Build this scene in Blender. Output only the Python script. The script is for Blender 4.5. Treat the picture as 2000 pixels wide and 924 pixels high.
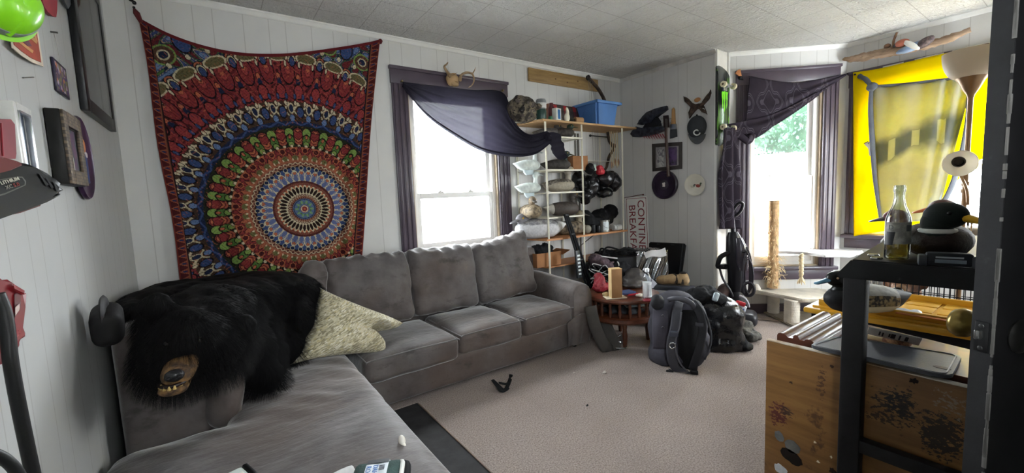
import bpy, bmesh, math, random
from math import sin, cos, pi, radians, sqrt, atan2, exp
from mathutils import Vector as V, Matrix, noise, Euler
import numpy as np
for o in list(bpy.data.objects): bpy.data.objects.remove(o)
S = bpy.context.scene
COL = S.collection
random.seed(7)

# ------------------------------------------------------------------ camera
EYE = 1.27
FPX, YAW, PIT, ROL = 818.735, 0.615360, 0.0962010, -0.0412813
_F = V((sin(YAW)*cos(PIT), cos(YAW)*cos(PIT), -sin(PIT)))
_R0 = V((cos(YAW), -sin(YAW), 0)); _U0 = _R0.cross(_F)
_R = _R0*cos(ROL) + _U0*sin(ROL); _U = -_R0*sin(ROL) + _U0*cos(ROL)
cd = bpy.data.cameras.new('camera'); cam = bpy.data.objects.new('camera', cd); COL.objects.link(cam)
cd.sensor_width = 36; cd.lens = 36*FPX/2000; cd.clip_start = 0.02; cd.clip_end = 200
cam.matrix_world = Matrix(((_R.x, _U.x, -_F.x, 0), (_R.y, _U.y, -_F.y, 0), (_R.z, _U.z, -_F.z, EYE), (0, 0, 0, 1)))
S.camera = cam
# ------------------------------------------------------------------ daylight and exposure
SKY = 8.0
w = bpy.data.worlds.new('sky'); S.world = w; w.use_nodes = True
wb = w.node_tree.nodes['Background']; wb.inputs[0].default_value = (0.90, 0.96, 1.0, 1); wb.inputs[1].default_value = SKY
S.view_settings.view_transform = 'Standard'; S.view_settings.look = 'None'
S.view_settings.exposure = 2.3; S.view_settings.gamma = 1; S.view_settings.use_curve_mapping = False

# ------------------------------------------------------------------ measuring helpers: a real distance plus a sight line
def ray(x, y): return _F*FPX + _R*(x-1000) - _U*(y-462)
E0 = V((0, 0, EYE))
def onZ(x, y, z): d = ray(x, y); return E0 + d*((z-EYE)/d.z)
def onY(x, y, Y): d = ray(x, y); return E0 + d*(Y/d.y)
def onX(x, y, X): d = ray(x, y); return E0 + d*(X/d.x)
def onP(x, y, p, n): d = ray(x, y); return E0 + d*((p-E0).dot(n)/d.dot(n))
def atD(x, y, D): return E0 + ray(x, y)*(D/FPX)          # D: distance along the view axis

# ------------------------------------------------------------------ materials
def lin(c):
    if isinstance(c, str): c = [int(c[i:i+2], 16) for i in (0, 2, 4)]
    o = []
    for v in c[:3]:
        v = v/255; o.append(v/12.92 if v <= .04045 else ((v+.055)/1.055)**2.4)
    return (*o, 1)
class NT:
    def __init__(s, name):
        s.m = bpy.data.materials.new(name); s.m.use_nodes = True; s.t = s.m.node_tree
        s.b = s.t.nodes['Principled BSDF']; s.out = s.t.nodes['Material Output']
    def n(s, typ, ins=None, **kw):
        nd = s.t.nodes.new(typ)
        for k, v in kw.items(): setattr(nd, k, v)
        for k, v in (ins or {}).items():
            if hasattr(v, 'is_output') or isinstance(v, bpy.types.NodeSocket): s.t.links.new(v, nd.inputs[k])
            else: nd.inputs[k].default_value = v
        return nd
    def math(s, op, a, b=0.0, c=0.0): return s.n('ShaderNodeMath', {0: a, 1: b, 2: c}, operation=op).outputs[0]
    def mix(s, f, a, b, bt='MIX'): return s.n('ShaderNodeMix', {0: f, 6: a, 7: b}, data_type='RGBA', blend_type=bt).outputs[2]
    def ramp(s, f, stops, interp='LINEAR'):
        r = s.n('ShaderNodeValToRGB', {0: f}); e = r.color_ramp.elements; r.color_ramp.interpolation = interp
        while len(e) < len(stops): e.new(.5)
        for i, (p, c) in enumerate(stops): e[i].position = p; e[i].color = c
        return r.outputs[0]
    def pos(s, obj=False):
        if obj: return s.n('ShaderNodeTexCoord').outputs['Object']
        return s.n('ShaderNodeNewGeometry').outputs['Position']
    def noise(s, vec, scale, detail=4, rough=.55): return s.n('ShaderNodeTexNoise', {'Vector': vec, 'Scale': scale, 'Detail': detail, 'Roughness': rough}).outputs[0]
    def set(s, **kw):
        for k, v in kw.items():
            k = k.replace('_', ' ')
            if isinstance(v, bpy.types.NodeSocket): s.t.links.new(v, s.b.inputs[k])
            else: s.b.inputs[k].default_value = v
    def bump(s, h, strength=.3, dist=.01):
        b = s.n('ShaderNodeBump', {'Height': h, 'Strength': strength, 'Distance': dist}); s.t.links.new(b.outputs[0], s.b.inputs['Normal'])
_mats = {}
def mat(c, rough=.6, metal=0, var=.12, vs=9, bump=0, bs=80, sheen=0, coat=0, spec=.5, c2=None, name=None):
    if max(lin(c)[:3]) < .03 and spec == .5 and not metal: spec = .3
    key = (str(c), rough, metal, var, vs, bump, bs, sheen, coat, spec, str(c2))
    if key in _mats: return _mats[key]
    k = NT(name or 'surface'); col = lin(c)
    p = k.pos(True)
    if c2 is not None: k.set(Base_Color=k.ramp(k.noise(p, vs), [(.42, col), (.58, lin(c2))]))
    elif var:
        nz = k.noise(p, vs); dk = tuple(v*(1-var*1.6) for v in col[:3])+(1,); lt = tuple(min(1, v*(1+var*1.6)) for v in col[:3])+(1,)
        k.set(Base_Color=k.ramp(nz, [(.3, dk), (.7, lt)]))
    else: k.set(Base_Color=col)
    k.set(Roughness=rough, Metallic=metal, Sheen_Weight=sheen, Coat_Weight=coat); k.b.inputs['Specular IOR Level'].default_value = spec
    if bump: k.bump(k.noise(p, bs, 3), bump, .004)
    _mats[key] = k.m; return k.m
def glass_mat(name, tint=(1, 1, 1, 1), gloss=.08):
    k = NT(name); t = k.n('ShaderNodeBsdfTransparent', {0: tint}); g = k.n('ShaderNodeBsdfGlossy', {'Roughness': .03})
    fr = k.n('ShaderNodeLayerWeight', {'Blend': .12}); f = k.math('ADD', k.math('MULTIPLY', fr.outputs[0], .8), gloss*.5)
    mx = k.n('ShaderNodeMixShader', {0: f, 1: t.outputs[0], 2: g.outputs[0]}); k.t.links.new(mx.outputs[0], k.out.inputs[0]); return k.m
def cloth_mat(name, c, trans=.4, rough=.85, bump=.15, wave=None, var=.12, tcol=None, thru=0):
    """thin cloth that lets daylight through"""
    k = NT(name); p = k.pos(True); col = lin(c)
    nz = k.noise(p, 14); base = k.ramp(nz, [(.3, tuple(v*(1-var) for v in col[:3])+(1,)), (.7, tuple(min(1, v*(1+var)) for v in col[:3])+(1,))])
    if wave: base = wave(k, p, base)
    k.set(Base_Color=base, Roughness=rough); k.b.inputs['Specular IOR Level'].default_value = .1
    k.bump(k.noise(p, 260, 2), bump, .002)
    tr = k.n('ShaderNodeBsdfTranslucent', {0: lin(tcol) if tcol else base})
    mx = k.n('ShaderNodeMixShader', {0: trans, 1: k.b.outputs[0], 2: tr.outputs[0]})
    if thru: mx = k.n('ShaderNodeMixShader', {0: thru, 1: mx.outputs[0], 2: k.n('ShaderNodeBsdfTransparent').outputs[0]})
    k.t.links.new(mx.outputs[0], k.out.inputs[0]); return k.m
def attr_mat(name, rough=.9, trans=0, bump=.2):
    k = NT(name); a = k.n('ShaderNodeVertexColor', layer_name='Col').outputs[0]
    k.set(Base_Color=a, Roughness=rough); k.b.inputs['Specular IOR Level'].default_value = .15
    k.bump(k.noise(k.pos(True), 300, 2), bump, .002); return k.m

# ------------------------------------------------------------------ mesh builder
WM = {}
def frame(o, x, y=None, z=None):
    """matrix with origin o, x axis, approx z axis"""
    x = V(x).normalized(); z = V(z or (0, 0, 1)); yv = z.cross(x).normalized(); z = x.cross(yv)
    return Matrix(((x.x, yv.x, z.x, o[0]), (x.y, yv.y, z.y, o[1]), (x.z, yv.z, z.z, o[2]), (0, 0, 0, 1)))
class B:
    def __init__(s, m=None): s.bm = bmesh.new(); s.M = m or Matrix(); s.cols = None
    def _tr(s, vs, m=None):
        mm = s.M @ m if m is not None else s.M
        for v in vs: v.co = mm @ v.co
    def _mi(s, fs, mi):
        for f in fs: f.material_index = mi
    def box(s, c, d, rot=None, bev=0, mi=0, seg=2):
        r = bmesh.ops.create_cube(s.bm, size=1); vs = r['verts']
        for v in vs: v.co = V((v.co.x*d[0], v.co.y*d[1], v.co.z*d[2]))
        fs = list({f for v in vs for f in v.link_faces}); s._mi(fs, mi)
        if bev:
            es = list({e for v in vs for e in v.link_edges})
            q = bmesh.ops.bevel(s.bm, geom=es, offset=bev, segments=seg, profile=.5, affect='EDGES', clamp_overlap=True)
            vs = list({v for f in q['faces'] for v in f.verts} | {v for v in vs if v.is_valid})
            s._mi({f for v in vs for f in v.link_faces}, mi)
        m = Matrix.Translation(c)
        if rot is not None: m = m @ (rot if isinstance(rot, Matrix) else Euler(rot).to_matrix().to_4x4())
        s._tr(vs, m); return s
    def bx(s, x0, x1, y0, y1, z0, z1, **k): return s.box(((x0+x1)/2, (y0+y1)/2, (z0+z1)/2), (abs(x1-x0), abs(y1-y0), abs(z1-z0)), **k)
    def ring(s, c, u, v, seg): return [s.bm.verts.new(s.M @ (c + u*cos(2*pi*i/seg) + v*sin(2*pi*i/seg))) for i in range(seg)]
    def skin(s, rings, closed=False, caps=True, mi=0):
        n = len(rings[0]); fs = []
        for a, b in zip(rings, rings[1:] + ([rings[0]] if closed else [])):
            for i in range(n): fs.append(s.bm.faces.new((a[i], a[(i+1) % n], b[(i+1) % n], b[i])))
        if caps and not closed:
            fs.append(s.bm.faces.new(rings[0][::-1])); fs.append(s.bm.faces.new(rings[-1]))
        s._mi(fs, mi); return s
    def tube(s, pts, r, seg=8, closed=False, mi=0, flat=1.0, up=None):
        pts = [V(p) for p in pts]; n = len(pts); rs = r if isinstance(r, (list, tuple)) else [r]*n; rings = []
        nrm = None
        for i, p in enumerate(pts):
            a = pts[i-1] if (i or closed) else p; b = pts[(i+1) % n] if (i < n-1 or closed) else p
            t = (b-a)
            t = t.normalized() if t.length > 1e-9 else V((0, 0, 1))
            if up is not None: nrm = (V(up) - t*V(up).dot(t))
            elif nrm is None: nrm = t.orthogonal()
            else: nrm = nrm - t*nrm.dot(t)
            if nrm.length < 1e-6: nrm = t.orthogonal()
            nrm = nrm.normalized(); bn = t.cross(nrm)
            rings.append(s.ring(p, nrm*rs[i]*flat, bn*rs[i], seg))
        return s.skin(rings, closed, True, mi)
    def cyl(s, p0, p1, r0, r1=None, seg=16, mi=0): return s.tube([p0, p1], [r0, r0 if r1 is None else r1], seg, mi=mi)
    def lathe(s, prof, m=None, seg=24, mi=0, sx=1, sy=1):
        m = m or Matrix(); rings = []
        for r, z in prof: rings.append([s.bm.verts.new(s.M @ m @ V((max(r, .0002)*cos(2*pi*i/seg)*sx, max(r, .0002)*sin(2*pi*i/seg)*sy, z))) for i in range(seg)])
        return s.skin(rings, mi=mi)
    def ell(s, c, r, rot=None, sub=3, mi=0):
        q = bmesh.ops.create_icosphere(s.bm, subdivisions=sub, radius=1); vs = q['verts']
        if not isinstance(r, (tuple, list)): r = (r, r, r)
        for v in vs: v.co = V((v.co.x*r[0], v.co.y*r[1], v.co.z*r[2]))
        m = Matrix.Translation(c)
        if rot is not None: m = m @ (rot if isinstance(rot, Matrix) else Euler(rot).to_matrix().to_4x4())
        s._mi({f for v in vs for f in v.link_faces}, mi); s._tr(vs, m); return s
    def prism(s, poly, t, m=None, mi=0, bev=0):
        """2D outline in local xz, thickness t along local y"""
        m = m or Matrix(); a = [s.bm.verts.new(s.M @ m @ V((x, -t/2, z))) for x, z in poly]; b = [s.bm.verts.new(s.M @ m @ V((x, t/2, z))) for x, z in poly]
        n = len(poly); fs = [s.bm.faces.new(a), s.bm.faces.new(b[::-1])]
        for i in range(n): fs.append(s.bm.faces.new((a[(i+1) % n], a[i], b[i], b[(i+1) % n])))
        s._mi(fs, mi)
        if bev:
            es = [e for e in {e for f in fs[:2] for e in f.edges}]
            bmesh.ops.bevel(s.bm, geom=es, offset=bev, segments=2, profile=.5, affect='EDGES', clamp_overlap=True)
        return s
    def grid(s, fn, nu, nv, mi=0, thick=0, nrm=None):
        g = [[s.bm.verts.new(s.M @ V(fn(i/nu, j/nv))) for j in range(nv+1)] for i in range(nu+1)]
        fs = [s.bm.faces.new((g[i][j], g[i+1][j], g[i+1][j+1], g[i][j+1])) for i in range(nu) for j in range(nv)]
        s._mi(fs, mi)
        if thick:
            bmesh.ops.recalc_face_normals(s.bm, faces=fs)
            bmesh.ops.solidify(s.bm, geom=fs, thickness=thick)
        return s
    def sbox(s, c, d, r=.05, n=10, puff=0, nz=0, nf=6, rot=None, mi=0, seed=0, axis=2, pinch=0):
        """soft stuffed block: rounded box, puffed along one axis, wrinkled"""
        t = bmesh.new(); q = bmesh.ops.create_cube(t, size=2); es = t.edges[:]
        bmesh.ops.subdivide_edges(t, edges=es, cuts=n, use_grid_fill=True)
        vs = t.verts[:]; h = V(d)/2; rr = min(r, min(h)*.98)
        for v in vs:
            p = v.co.copy(); fac = [1-abs(p[i])**2 for i in range(3)]
            P = V((p.x*h.x, p.y*h.y, p.z*h.z)); Q = V([max(-(h[i]-rr), min(h[i]-rr, P[i])) for i in range(3)])
            D = P-Q
            if D.length > 1e-6: P = Q + D.normalized()*rr*min(1, max(abs(D.x), abs(D.y), abs(D.z))/rr)
            a = axis; b, e = [i for i in range(3) if i != a]
            k = max(0, fac[b])*max(0, fac[e])
            P[a] *= 1 + puff*k
            if pinch:
                cc = (abs(p[b])*abs(p[e]))**2; edge = max(abs(p[b]), abs(p[e]))
                P[a] *= 1 - pinch*edge**3
                P[b] *= 1 - .10*pinch*(1-abs(p[e])**2)*abs(p[b])**2; P[e] *= 1 - .10*pinch*(1-abs(p[b])**2)*abs(p[e])**2
            if nz:
                f = noise.noise(P*nf + V((seed*3.1, seed*1.7, seed))) + .5*noise.noise(P*nf*2.3 + V((seed, 5, 2)))
                nd = P.normalized() if P.length > 0 else V((0, 0, 1)); P = P + nd*f*nz
            v.co = P
        s._mi(t.faces, mi)
        m = Matrix.Translation(c)
        if rot is not None: m = m @ (rot if isinstance(rot, Matrix) else Euler(rot).to_matrix().to_4x4())
        s._tr(vs, m); me = bpy.data.meshes.new('t'); t.to_mesh(me); t.free(); s.bm.from_mesh(me); bpy.data.meshes.remove(me); return s
    def text(s, body, size, m, ext=.0008, mi=0, font_bold=False, sx=1.0, align='LEFT'):
        c = bpy.data.curves.new('t', 'FONT'); c.body = body; c.size = size; c.extrude = ext; c.align_x = align; c.resolution_u = 3
        if font_bold: c.offset = size*.018
        o = bpy.data.objects.new('t', c); COL.objects.link(o); dg = bpy.context.evaluated_depsgraph_get(); dg.update()
        me = bpy.data.meshes.new_from_object(o.evaluated_get(dg)); bpy.data.objects.remove(o); bpy.data.curves.remove(c)
        n0 = len(s.bm.verts); s.bm.from_mesh(me); s.bm.verts.ensure_lookup_table(); vs = s.bm.verts[n0:]
        for v in vs: v.co = s.M @ m @ V((v.co.x*sx, v.co.y, v.co.z))
        s._mi({f for v in vs for f in v.link_faces}, mi); bpy.data.meshes.remove(me); return s
    def disp(s, amp, f, seed=0, only=None):
        s.bm.normal_update()
        for v in s.bm.verts:
            p = v.co*f + V((seed*7.3, seed*2.9, seed)); v.co += v.normal*amp*(noise.noise(p)+.5*noise.noise(p*2.1))
        return s
    def remesh(s, vox=.012, smooth=4):
        """fuse everything so far into one continuous skin"""
        me = bpy.data.meshes.new('r'); s.bm.to_mesh(me); o = bpy.data.objects.new('r', me); COL.objects.link(o)
        md = o.modifiers.new('r', 'REMESH'); md.mode = 'VOXEL'; md.voxel_size = vox
        if smooth: sm = o.modifiers.new('s', 'SMOOTH'); sm.iterations = smooth; sm.factor = .5
        dg = bpy.context.evaluated_depsgraph_get(); dg.update(); m2 = bpy.data.meshes.new_from_object(o.evaluated_get(dg))
        s.bm.free(); s.bm = bmesh.new(); s.bm.from_mesh(m2); bpy.data.objects.remove(o); bpy.data.meshes.remove(me); bpy.data.meshes.remove(m2)
        return s
    def paint(s, fn):
        for f in s.bm.faces: f.material_index = fn(f.calc_center_median())
        return s
    def build(s, name, mats, parent=None, smooth=40, local=False, recalc=True, colfn=None, loc=None):
        if recalc: bmesh.ops.recalc_face_normals(s.bm, faces=s.bm.faces)
        pm = WM.get(parent.name, Matrix()) if parent else (Matrix.Translation(loc) if loc is not None else Matrix())
        if not local: s.bm.transform(pm.inverted())
        me = bpy.data.meshes.new(name); s.bm.to_mesh(me); s.bm.free()
        for m in (mats if isinstance(mats, (list, tuple)) else [mats]): me.materials.append(m)
        o = bpy.data.objects.new(name, me); COL.objects.link(o)
        if parent: o.parent = parent; WM[o.name] = pm
        else:
            if loc is not None: o.location = loc
            WM[o.name] = pm
        if smooth:
            me.shade_smooth(); me.set_sharp_from_angle(angle=radians(smooth))
        return o
def _island(v0):
    seen = {v0}; st = [v0]
    while st:
        v = st.pop()
        for e in v.link_edges:
            u = e.other_vert(v)
            if u not in seen: seen.add(u); st.append(u)
    return list(seen)
def tag(o, label, cat, group=None, kind=None):
    o['label'] = label; o['category'] = cat
    if group: o['group'] = group
    if kind: o['kind'] = kind
    return o
def thing(name, label, cat, loc=(0, 0, 0), rz=0, group=None, rot=None):
    o = bpy.data.objects.new(name, None); COL.objects.link(o); o.location = loc; o.rotation_euler = rot or (0, 0, rz); o.empty_display_size = .05
    WM[o.name] = Matrix.Translation(loc) @ Euler(rot or (0, 0, rz)).to_matrix().to_4x4()
    return tag(o, label, cat, group)
def copy_tree(o, loc, rz=None, label=None, rot=None, scale=None, parent=None):
    c = o.copy(); COL.objects.link(c)
    if parent: c.parent = parent
    else:
        c.location = loc
        if rz is not None: c.rotation_euler = (0, 0, rz)
        if rot is not None: c.rotation_euler = rot
        if scale: c.scale = (scale,)*3
        if label: c['label'] = label
    for ch in list(o.children): copy_tree(ch, None, parent=c)
    return c
def struct(o): o['kind'] = 'structure'; return o
def lerp(a, b, t): return a + (b-a)*t
def interp(pts, t):
    """smooth curve through points, t in 0..1"""
    n = len(pts)-1; x = min(max(t, 0), 1)*n; i = min(int(x), n-1); f = x-i
    p0, p1, p2, p3 = [V(pts[max(0, min(n, k))]) for k in (i-1, i, i+1, i+2)]
    return .5*((2*p1) + (p2-p0)*f + (2*p0-5*p1+4*p2-p3)*f*f + (3*p1-p0-3*p2+p3)*f**3)
def curve(pts, n): return [interp(pts, i/n) for i in range(n+1)]
# ================================================================== THE ROOM
CEIL = 2.54; XL = -.40; YB = 3.278; XF = 3.912; YA = 2.143
BX = 4.905                                    # bay front wall
A0, A1 = V((4.124, YA, 0)), V((BX, 1.447, 0)) # angled bay wall
AD = (A1-A0).normalized(); AN = V((-AD.y, AD.x, 0))   # along, outward
def panel_mat(name, d, c='d2d1ce', off=0.0):
    k = NT(name); p = k.pos(); s = k.n('ShaderNodeVectorMath', {0: p, 1: d}, operation='DOT_PRODUCT').outputs['Value']
    g = None
    for o in (0, .10, .262):
        t = k.math('MODULO', k.math('ADD', s, 8.12-o+off), .406); a = k.math('LESS_THAN', t, .005)
        g = a if g is None else k.math('ADD', g, a)
    nz = k.noise(p, 3.0); base = k.ramp(nz, [(.3, lin(c)), (.75, tuple(v*.90 for v in lin(c)[:3])+(1,))])
    col = k.mix(k.math('MULTIPLY', g, .30), base, lin('6d675e')); k.set(Base_Color=col, Roughness=.42)
    fine = k.noise(k.n('ShaderNodeVectorMath', {0: p, 1: (60, 60, 3)}, operation='MULTIPLY').outputs[0], 3.0, 2)
    k.bump(k.math('ADD', k.math('MULTIPLY', g, -1), k.math('MULTIPLY', fine, .06)), .5, .004); return k.m
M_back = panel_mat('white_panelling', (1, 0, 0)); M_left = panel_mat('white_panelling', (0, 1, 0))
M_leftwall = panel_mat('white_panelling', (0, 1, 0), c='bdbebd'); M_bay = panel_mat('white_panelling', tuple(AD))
def ceil_mat():
    k = NT('stucco_ceiling_tile'); p = k.pos(); sp = k.n('ShaderNodeSeparateXYZ', {0: p})
    g = None
    for ax, off, per in ((0, 1.30, .3115), (1, 2.122, .3085)):
        t = k.math('MODULO', k.math('ADD', sp.outputs[ax], 10*per-off), per); a = k.math('LESS_THAN', t, .0055); g = a if g is None else k.math('MAXIMUM', g, a)
    n1 = k.noise(p, 42, 3, .6); n2 = k.noise(p, 1.2)
    base = k.ramp(n2, [(.3, lin('d8d7d3')), (.7, lin('cbcac5'))]); col = k.mix(k.math('MULTIPLY', g, .42), base, lin('77736a'))
    k.set(Base_Color=col, Roughness=.8); k.bump(k.math('SUBTRACT', k.ramp(n1, [(.42, (0, 0, 0, 1)), (.6, (1, 1, 1, 1))]), g), 1.0, .010); return k.m
def carpet_mat():
    k = NT('taupe_carpet'); p = k.pos(); n1 = k.noise(p, 130, 3, .7); n2 = k.noise(p, 2.2, 5); n3 = k.noise(p, 420, 2)
    c = k.ramp(n1, [(.34, lin('8a786d')), (.5, lin('bdaca2')), (.68, lin('ddd0c7'))])
    c = k.mix(k.ramp(n2, [(.35, (0, 0, 0, 1)), (.75, (.35, .35, .35, 1))]), c, lin('8a776c'))
    k.set(Base_Color=c, Roughness=1.0, Sheen_Weight=.25); k.b.inputs['Specular IOR Level'].default_value = .05; k.bump(k.math('ADD', n1, n3), .9, .012); return k.m
def wood_mat(name, c1, c2, ax=(1, 14, 14), rough=.5, bump=.1, scale=3.0, coat=0, stains=None):
    k = NT(name); p = k.pos(True); q = k.n('ShaderNodeVectorMath', {0: p, 1: ax}, operation='MULTIPLY').outputs[0]
    n = k.noise(q, scale, 6, .65); c = k.ramp(n, [(.28, lin(c1)), (.72, lin(c2))])
    if stains: c = stains(k, p, c)
    k.set(Base_Color=c, Roughness=rough, Coat_Weight=coat); k.bump(n, bump, .003); return k.m
M_carpet = carpet_mat(); M_ceil = ceil_mat()
M_dkfloor = mat('2c2b2c', .75, var=.2, vs=14, bump=.3, bs=40)
M_white = mat('e4e3de', .45, var=.03); M_vinyl = mat('eceae6', .3, var=.02)
M_plum = mat('4a3f4a', .38, var=.10, vs=5, coat=.15); M_plum2 = mat('5d4a50', .4, var=.1, vs=5)
M_black = mat('0d0d0e', .45, var=.1); M_dark = mat('1a1a1c', .6, var=.15)

def wallbox(name, boxes, m):
    b = B()
    for q in boxes: b.bx(*q)
    return struct(b.build(name, m, smooth=0))
wallbox('floor', [(.94, 5.1, -.5, YB+.1, -.10, 0), (-.5, .94, 2.44, YB+.1, -.10, 0)], M_carpet)
wallbox('floor_edge', [(-.5, .94, -.5, 2.44, -.10, -.004)], M_dkfloor).name = 'trim_1'
wallbox('ceiling', [(-.5, 5.1, -.5, YB+.1, CEIL, CEIL+.1)], M_ceil)
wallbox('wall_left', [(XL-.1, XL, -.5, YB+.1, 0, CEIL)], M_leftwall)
W1 = (1.345, 2.185, .80, 2.185)
wallbox('wall_back', [(XL, W1[0], YB, YB+.12, 0, CEIL), (W1[1], XF+.1, YB, YB+.12, 0, CEIL), (W1[0], W1[1], YB, YB+.12, 0, W1[2]), (W1[0], W1[1], YB, YB+.12, W1[3], CEIL)], M_back)
wallbox('wall_right', [(XF, XF+.14, YA+.001, YB, 0, CEIL)], M_left)
wallbox('wall_alcove', [(XF+.02, A0.x+.05, YA, YA+.139, 0, CEIL-.001)], mat('e2dfda', .5, var=.05))
# angled bay wall with its window opening (local x along the wall, y outward)
MA = frame(A0, AD); LA = (A1-A0).length
def pa(px, py, out=0): return onP(px, py, A0+AN*out, AN)
def la(px, py, out=0): q = MA.inverted() @ pa(px, py, out); return q.x, q.z
wx0, wx1 = .20, la(1604, 300)[0]; wz0, wz1 = la(1530, 520)[1], la(1560, 160)[1]
W2 = (wx0, wx1, wz0, wz1)
b = B(MA)
for q in ((0, wx0, 0, .12, 0, CEIL), (wx1, LA+.05, 0, .12, 0, CEIL), (wx0, wx1, 0, .12, 0, wz0), (wx0, wx1, 0, .12, wz1, CEIL)): b.bx(*q)
struct(b.build('wall_bay_left', M_bay, smooth=0))
# bay front
MFr = frame((BX, A1.y, 0), (0, -1, 0)); 
def lf(px, py): q = onX(px, py, BX); return A1.y-q.y, q.z
W3 = (.17, 1.13, .78, 2.13)
LF = 1.30
b = B(MFr)
for q in ((0, W3[0], 0, .12, 0, CEIL), (W3[1], LF+.05, 0, .12, 0, CEIL), (W3[0], W3[1], 0, .12, 0, W3[2]), (W3[0], W3[1], 0, .12, W3[3], CEIL)): b.bx(*q)
struct(b.build('wall_bay_front', M_left, smooth=0))
C0, C1 = V((BX, A1.y-LF, 0)), V((A0.x, -.26, 0)); MC = frame(C0, (C1-C0)); LC = (C1-C0).length
W4 = (.10, LC-.12, wz0, wz1)
b = B(MC)
for q in ((-.05, W4[0], 0, .12, 0, CEIL), (W4[1], LC+.2, 0, .12, 0, CEIL), (W4[0], W4[1], 0, .12, 0, wz0), (W4[0], W4[1], 0, .12, wz1, CEIL)): b.bx(*q)
struct(b.build('wall_bay_right', M_bay, smooth=0))
DX0, DX1, YFR = 1.02, 1.86, -.22
W_FILL = (.05, .80, 1.0, 2.05)  # opening for an invented window behind the camera, sized to set the fill
wallbox('wall_front', [(XL-.1, W_FILL[0], YFR-.12, YFR, 0, CEIL), (W_FILL[0], W_FILL[1], YFR-.12, YFR, 0, W_FILL[2]), (W_FILL[0], W_FILL[1], YFR-.12, YFR, W_FILL[3], CEIL), (W_FILL[1], DX0, YFR-.12, YFR, 0, CEIL), (DX1, 4.25, YFR-.12, YFR, 0, CEIL), (DX0, DX1, YFR-.12, YFR, 2.06, CEIL)], M_back)
wallbox('wall_hall', [(.5, .6, -1.9, YFR-.12, 0, CEIL), (2.4, 2.5, -1.9, YFR-.12, 0, CEIL), (.5, 2.5, -2.0, -1.9, 0, CEIL), (.5, 2.5, -2.0, YFR-.12, CEIL, CEIL+.1), (.5, 2.5, -2.0, YFR-.12, -.1, 0)], M_back)
# crown mouldings and base trim
def rail(name, p0, p1, prof, n, m):
    """profile (out, up) swept from p0 to p1, n = direction into the room"""
    p0, p1, n = V(p0), V(p1), V(n); bb = B(); r = []
    for p in (p0, p1): r.append([bb.bm.verts.new(p + n*a + V((0, 0, c))) for a, c in prof])
    bb.skin(r); return struct(bb.build(name, m, smooth=50))
crown = [(0, 0), (.030, 0), (.030, -.008), (.018, -.014), (.014, -.030), (.006, -.036), (0, -.036)]
rail('trim_2', (XL, YB, CEIL), (XF, YB, CEIL), crown, (0, -1, 0), M_white)
rail('trim_3', (XL, -.3, CEIL), (XL, YB, CEIL), crown, (1, 0, 0), M_white)
rail('trim_4', (XF, YA, CEIL), (XF, YB, CEIL), crown, (-1, 0, 0), mat('c9c6c0', .5))
rail('trim_5', A0+V((0, 0, CEIL)), A1+V((0, 0, CEIL)), crown, -AN, M_white)
rail('trim_6', (BX, A1.y, CEIL), (BX, A1.y-LF, CEIL), crown, (-1, 0, 0), M_white)
b = B(); b.bx(XF-.010, XF+.012, YA-.012, YA+.016, 0, CEIL, bev=.004); struct(b.build('trim_7', M_white))
b = B(); b.cyl((A0.x-.008, YA-.008, 0), (A0.x-.008, YA-.008, CEIL), .012); struct(b.build('trim_8', M_white))
b = B(); b.bx(.937, .943, -.2, 2.42, -.006, .003, bev=.001); struct(b.build('trim_9', mat('8a776c', .95)))
p, q = onZ(1453, 622, 0), onZ(1690, 645, 0)
b = B(); b.tube([p+V((0, 0, .004)), (p+q)/2+V((.01, .01, .004)), q+V((0, 0, .004))], .007, 6, flat=.5); struct(b.build('trim_10', mat('d8cfc2', .7)))
for nm, y0, y1 in (('baseboard_right', YA, YB),):
    b = B(); b.bx(XF-.014, XF, y0, y1, 0, .09, bev=.004); struct(b.build(nm, M_plum))
b = B(); b.bx(2.5, XF-.014, YB-.014, YB, 0, .09, bev=.004); struct(b.build('baseboard_back', M_plum))
b = B(MA); b.bx(0, LA-.01, -.014, 0, 0, .10, bev=.004); struct(b.build('baseboard_bay', M_plum))

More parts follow.
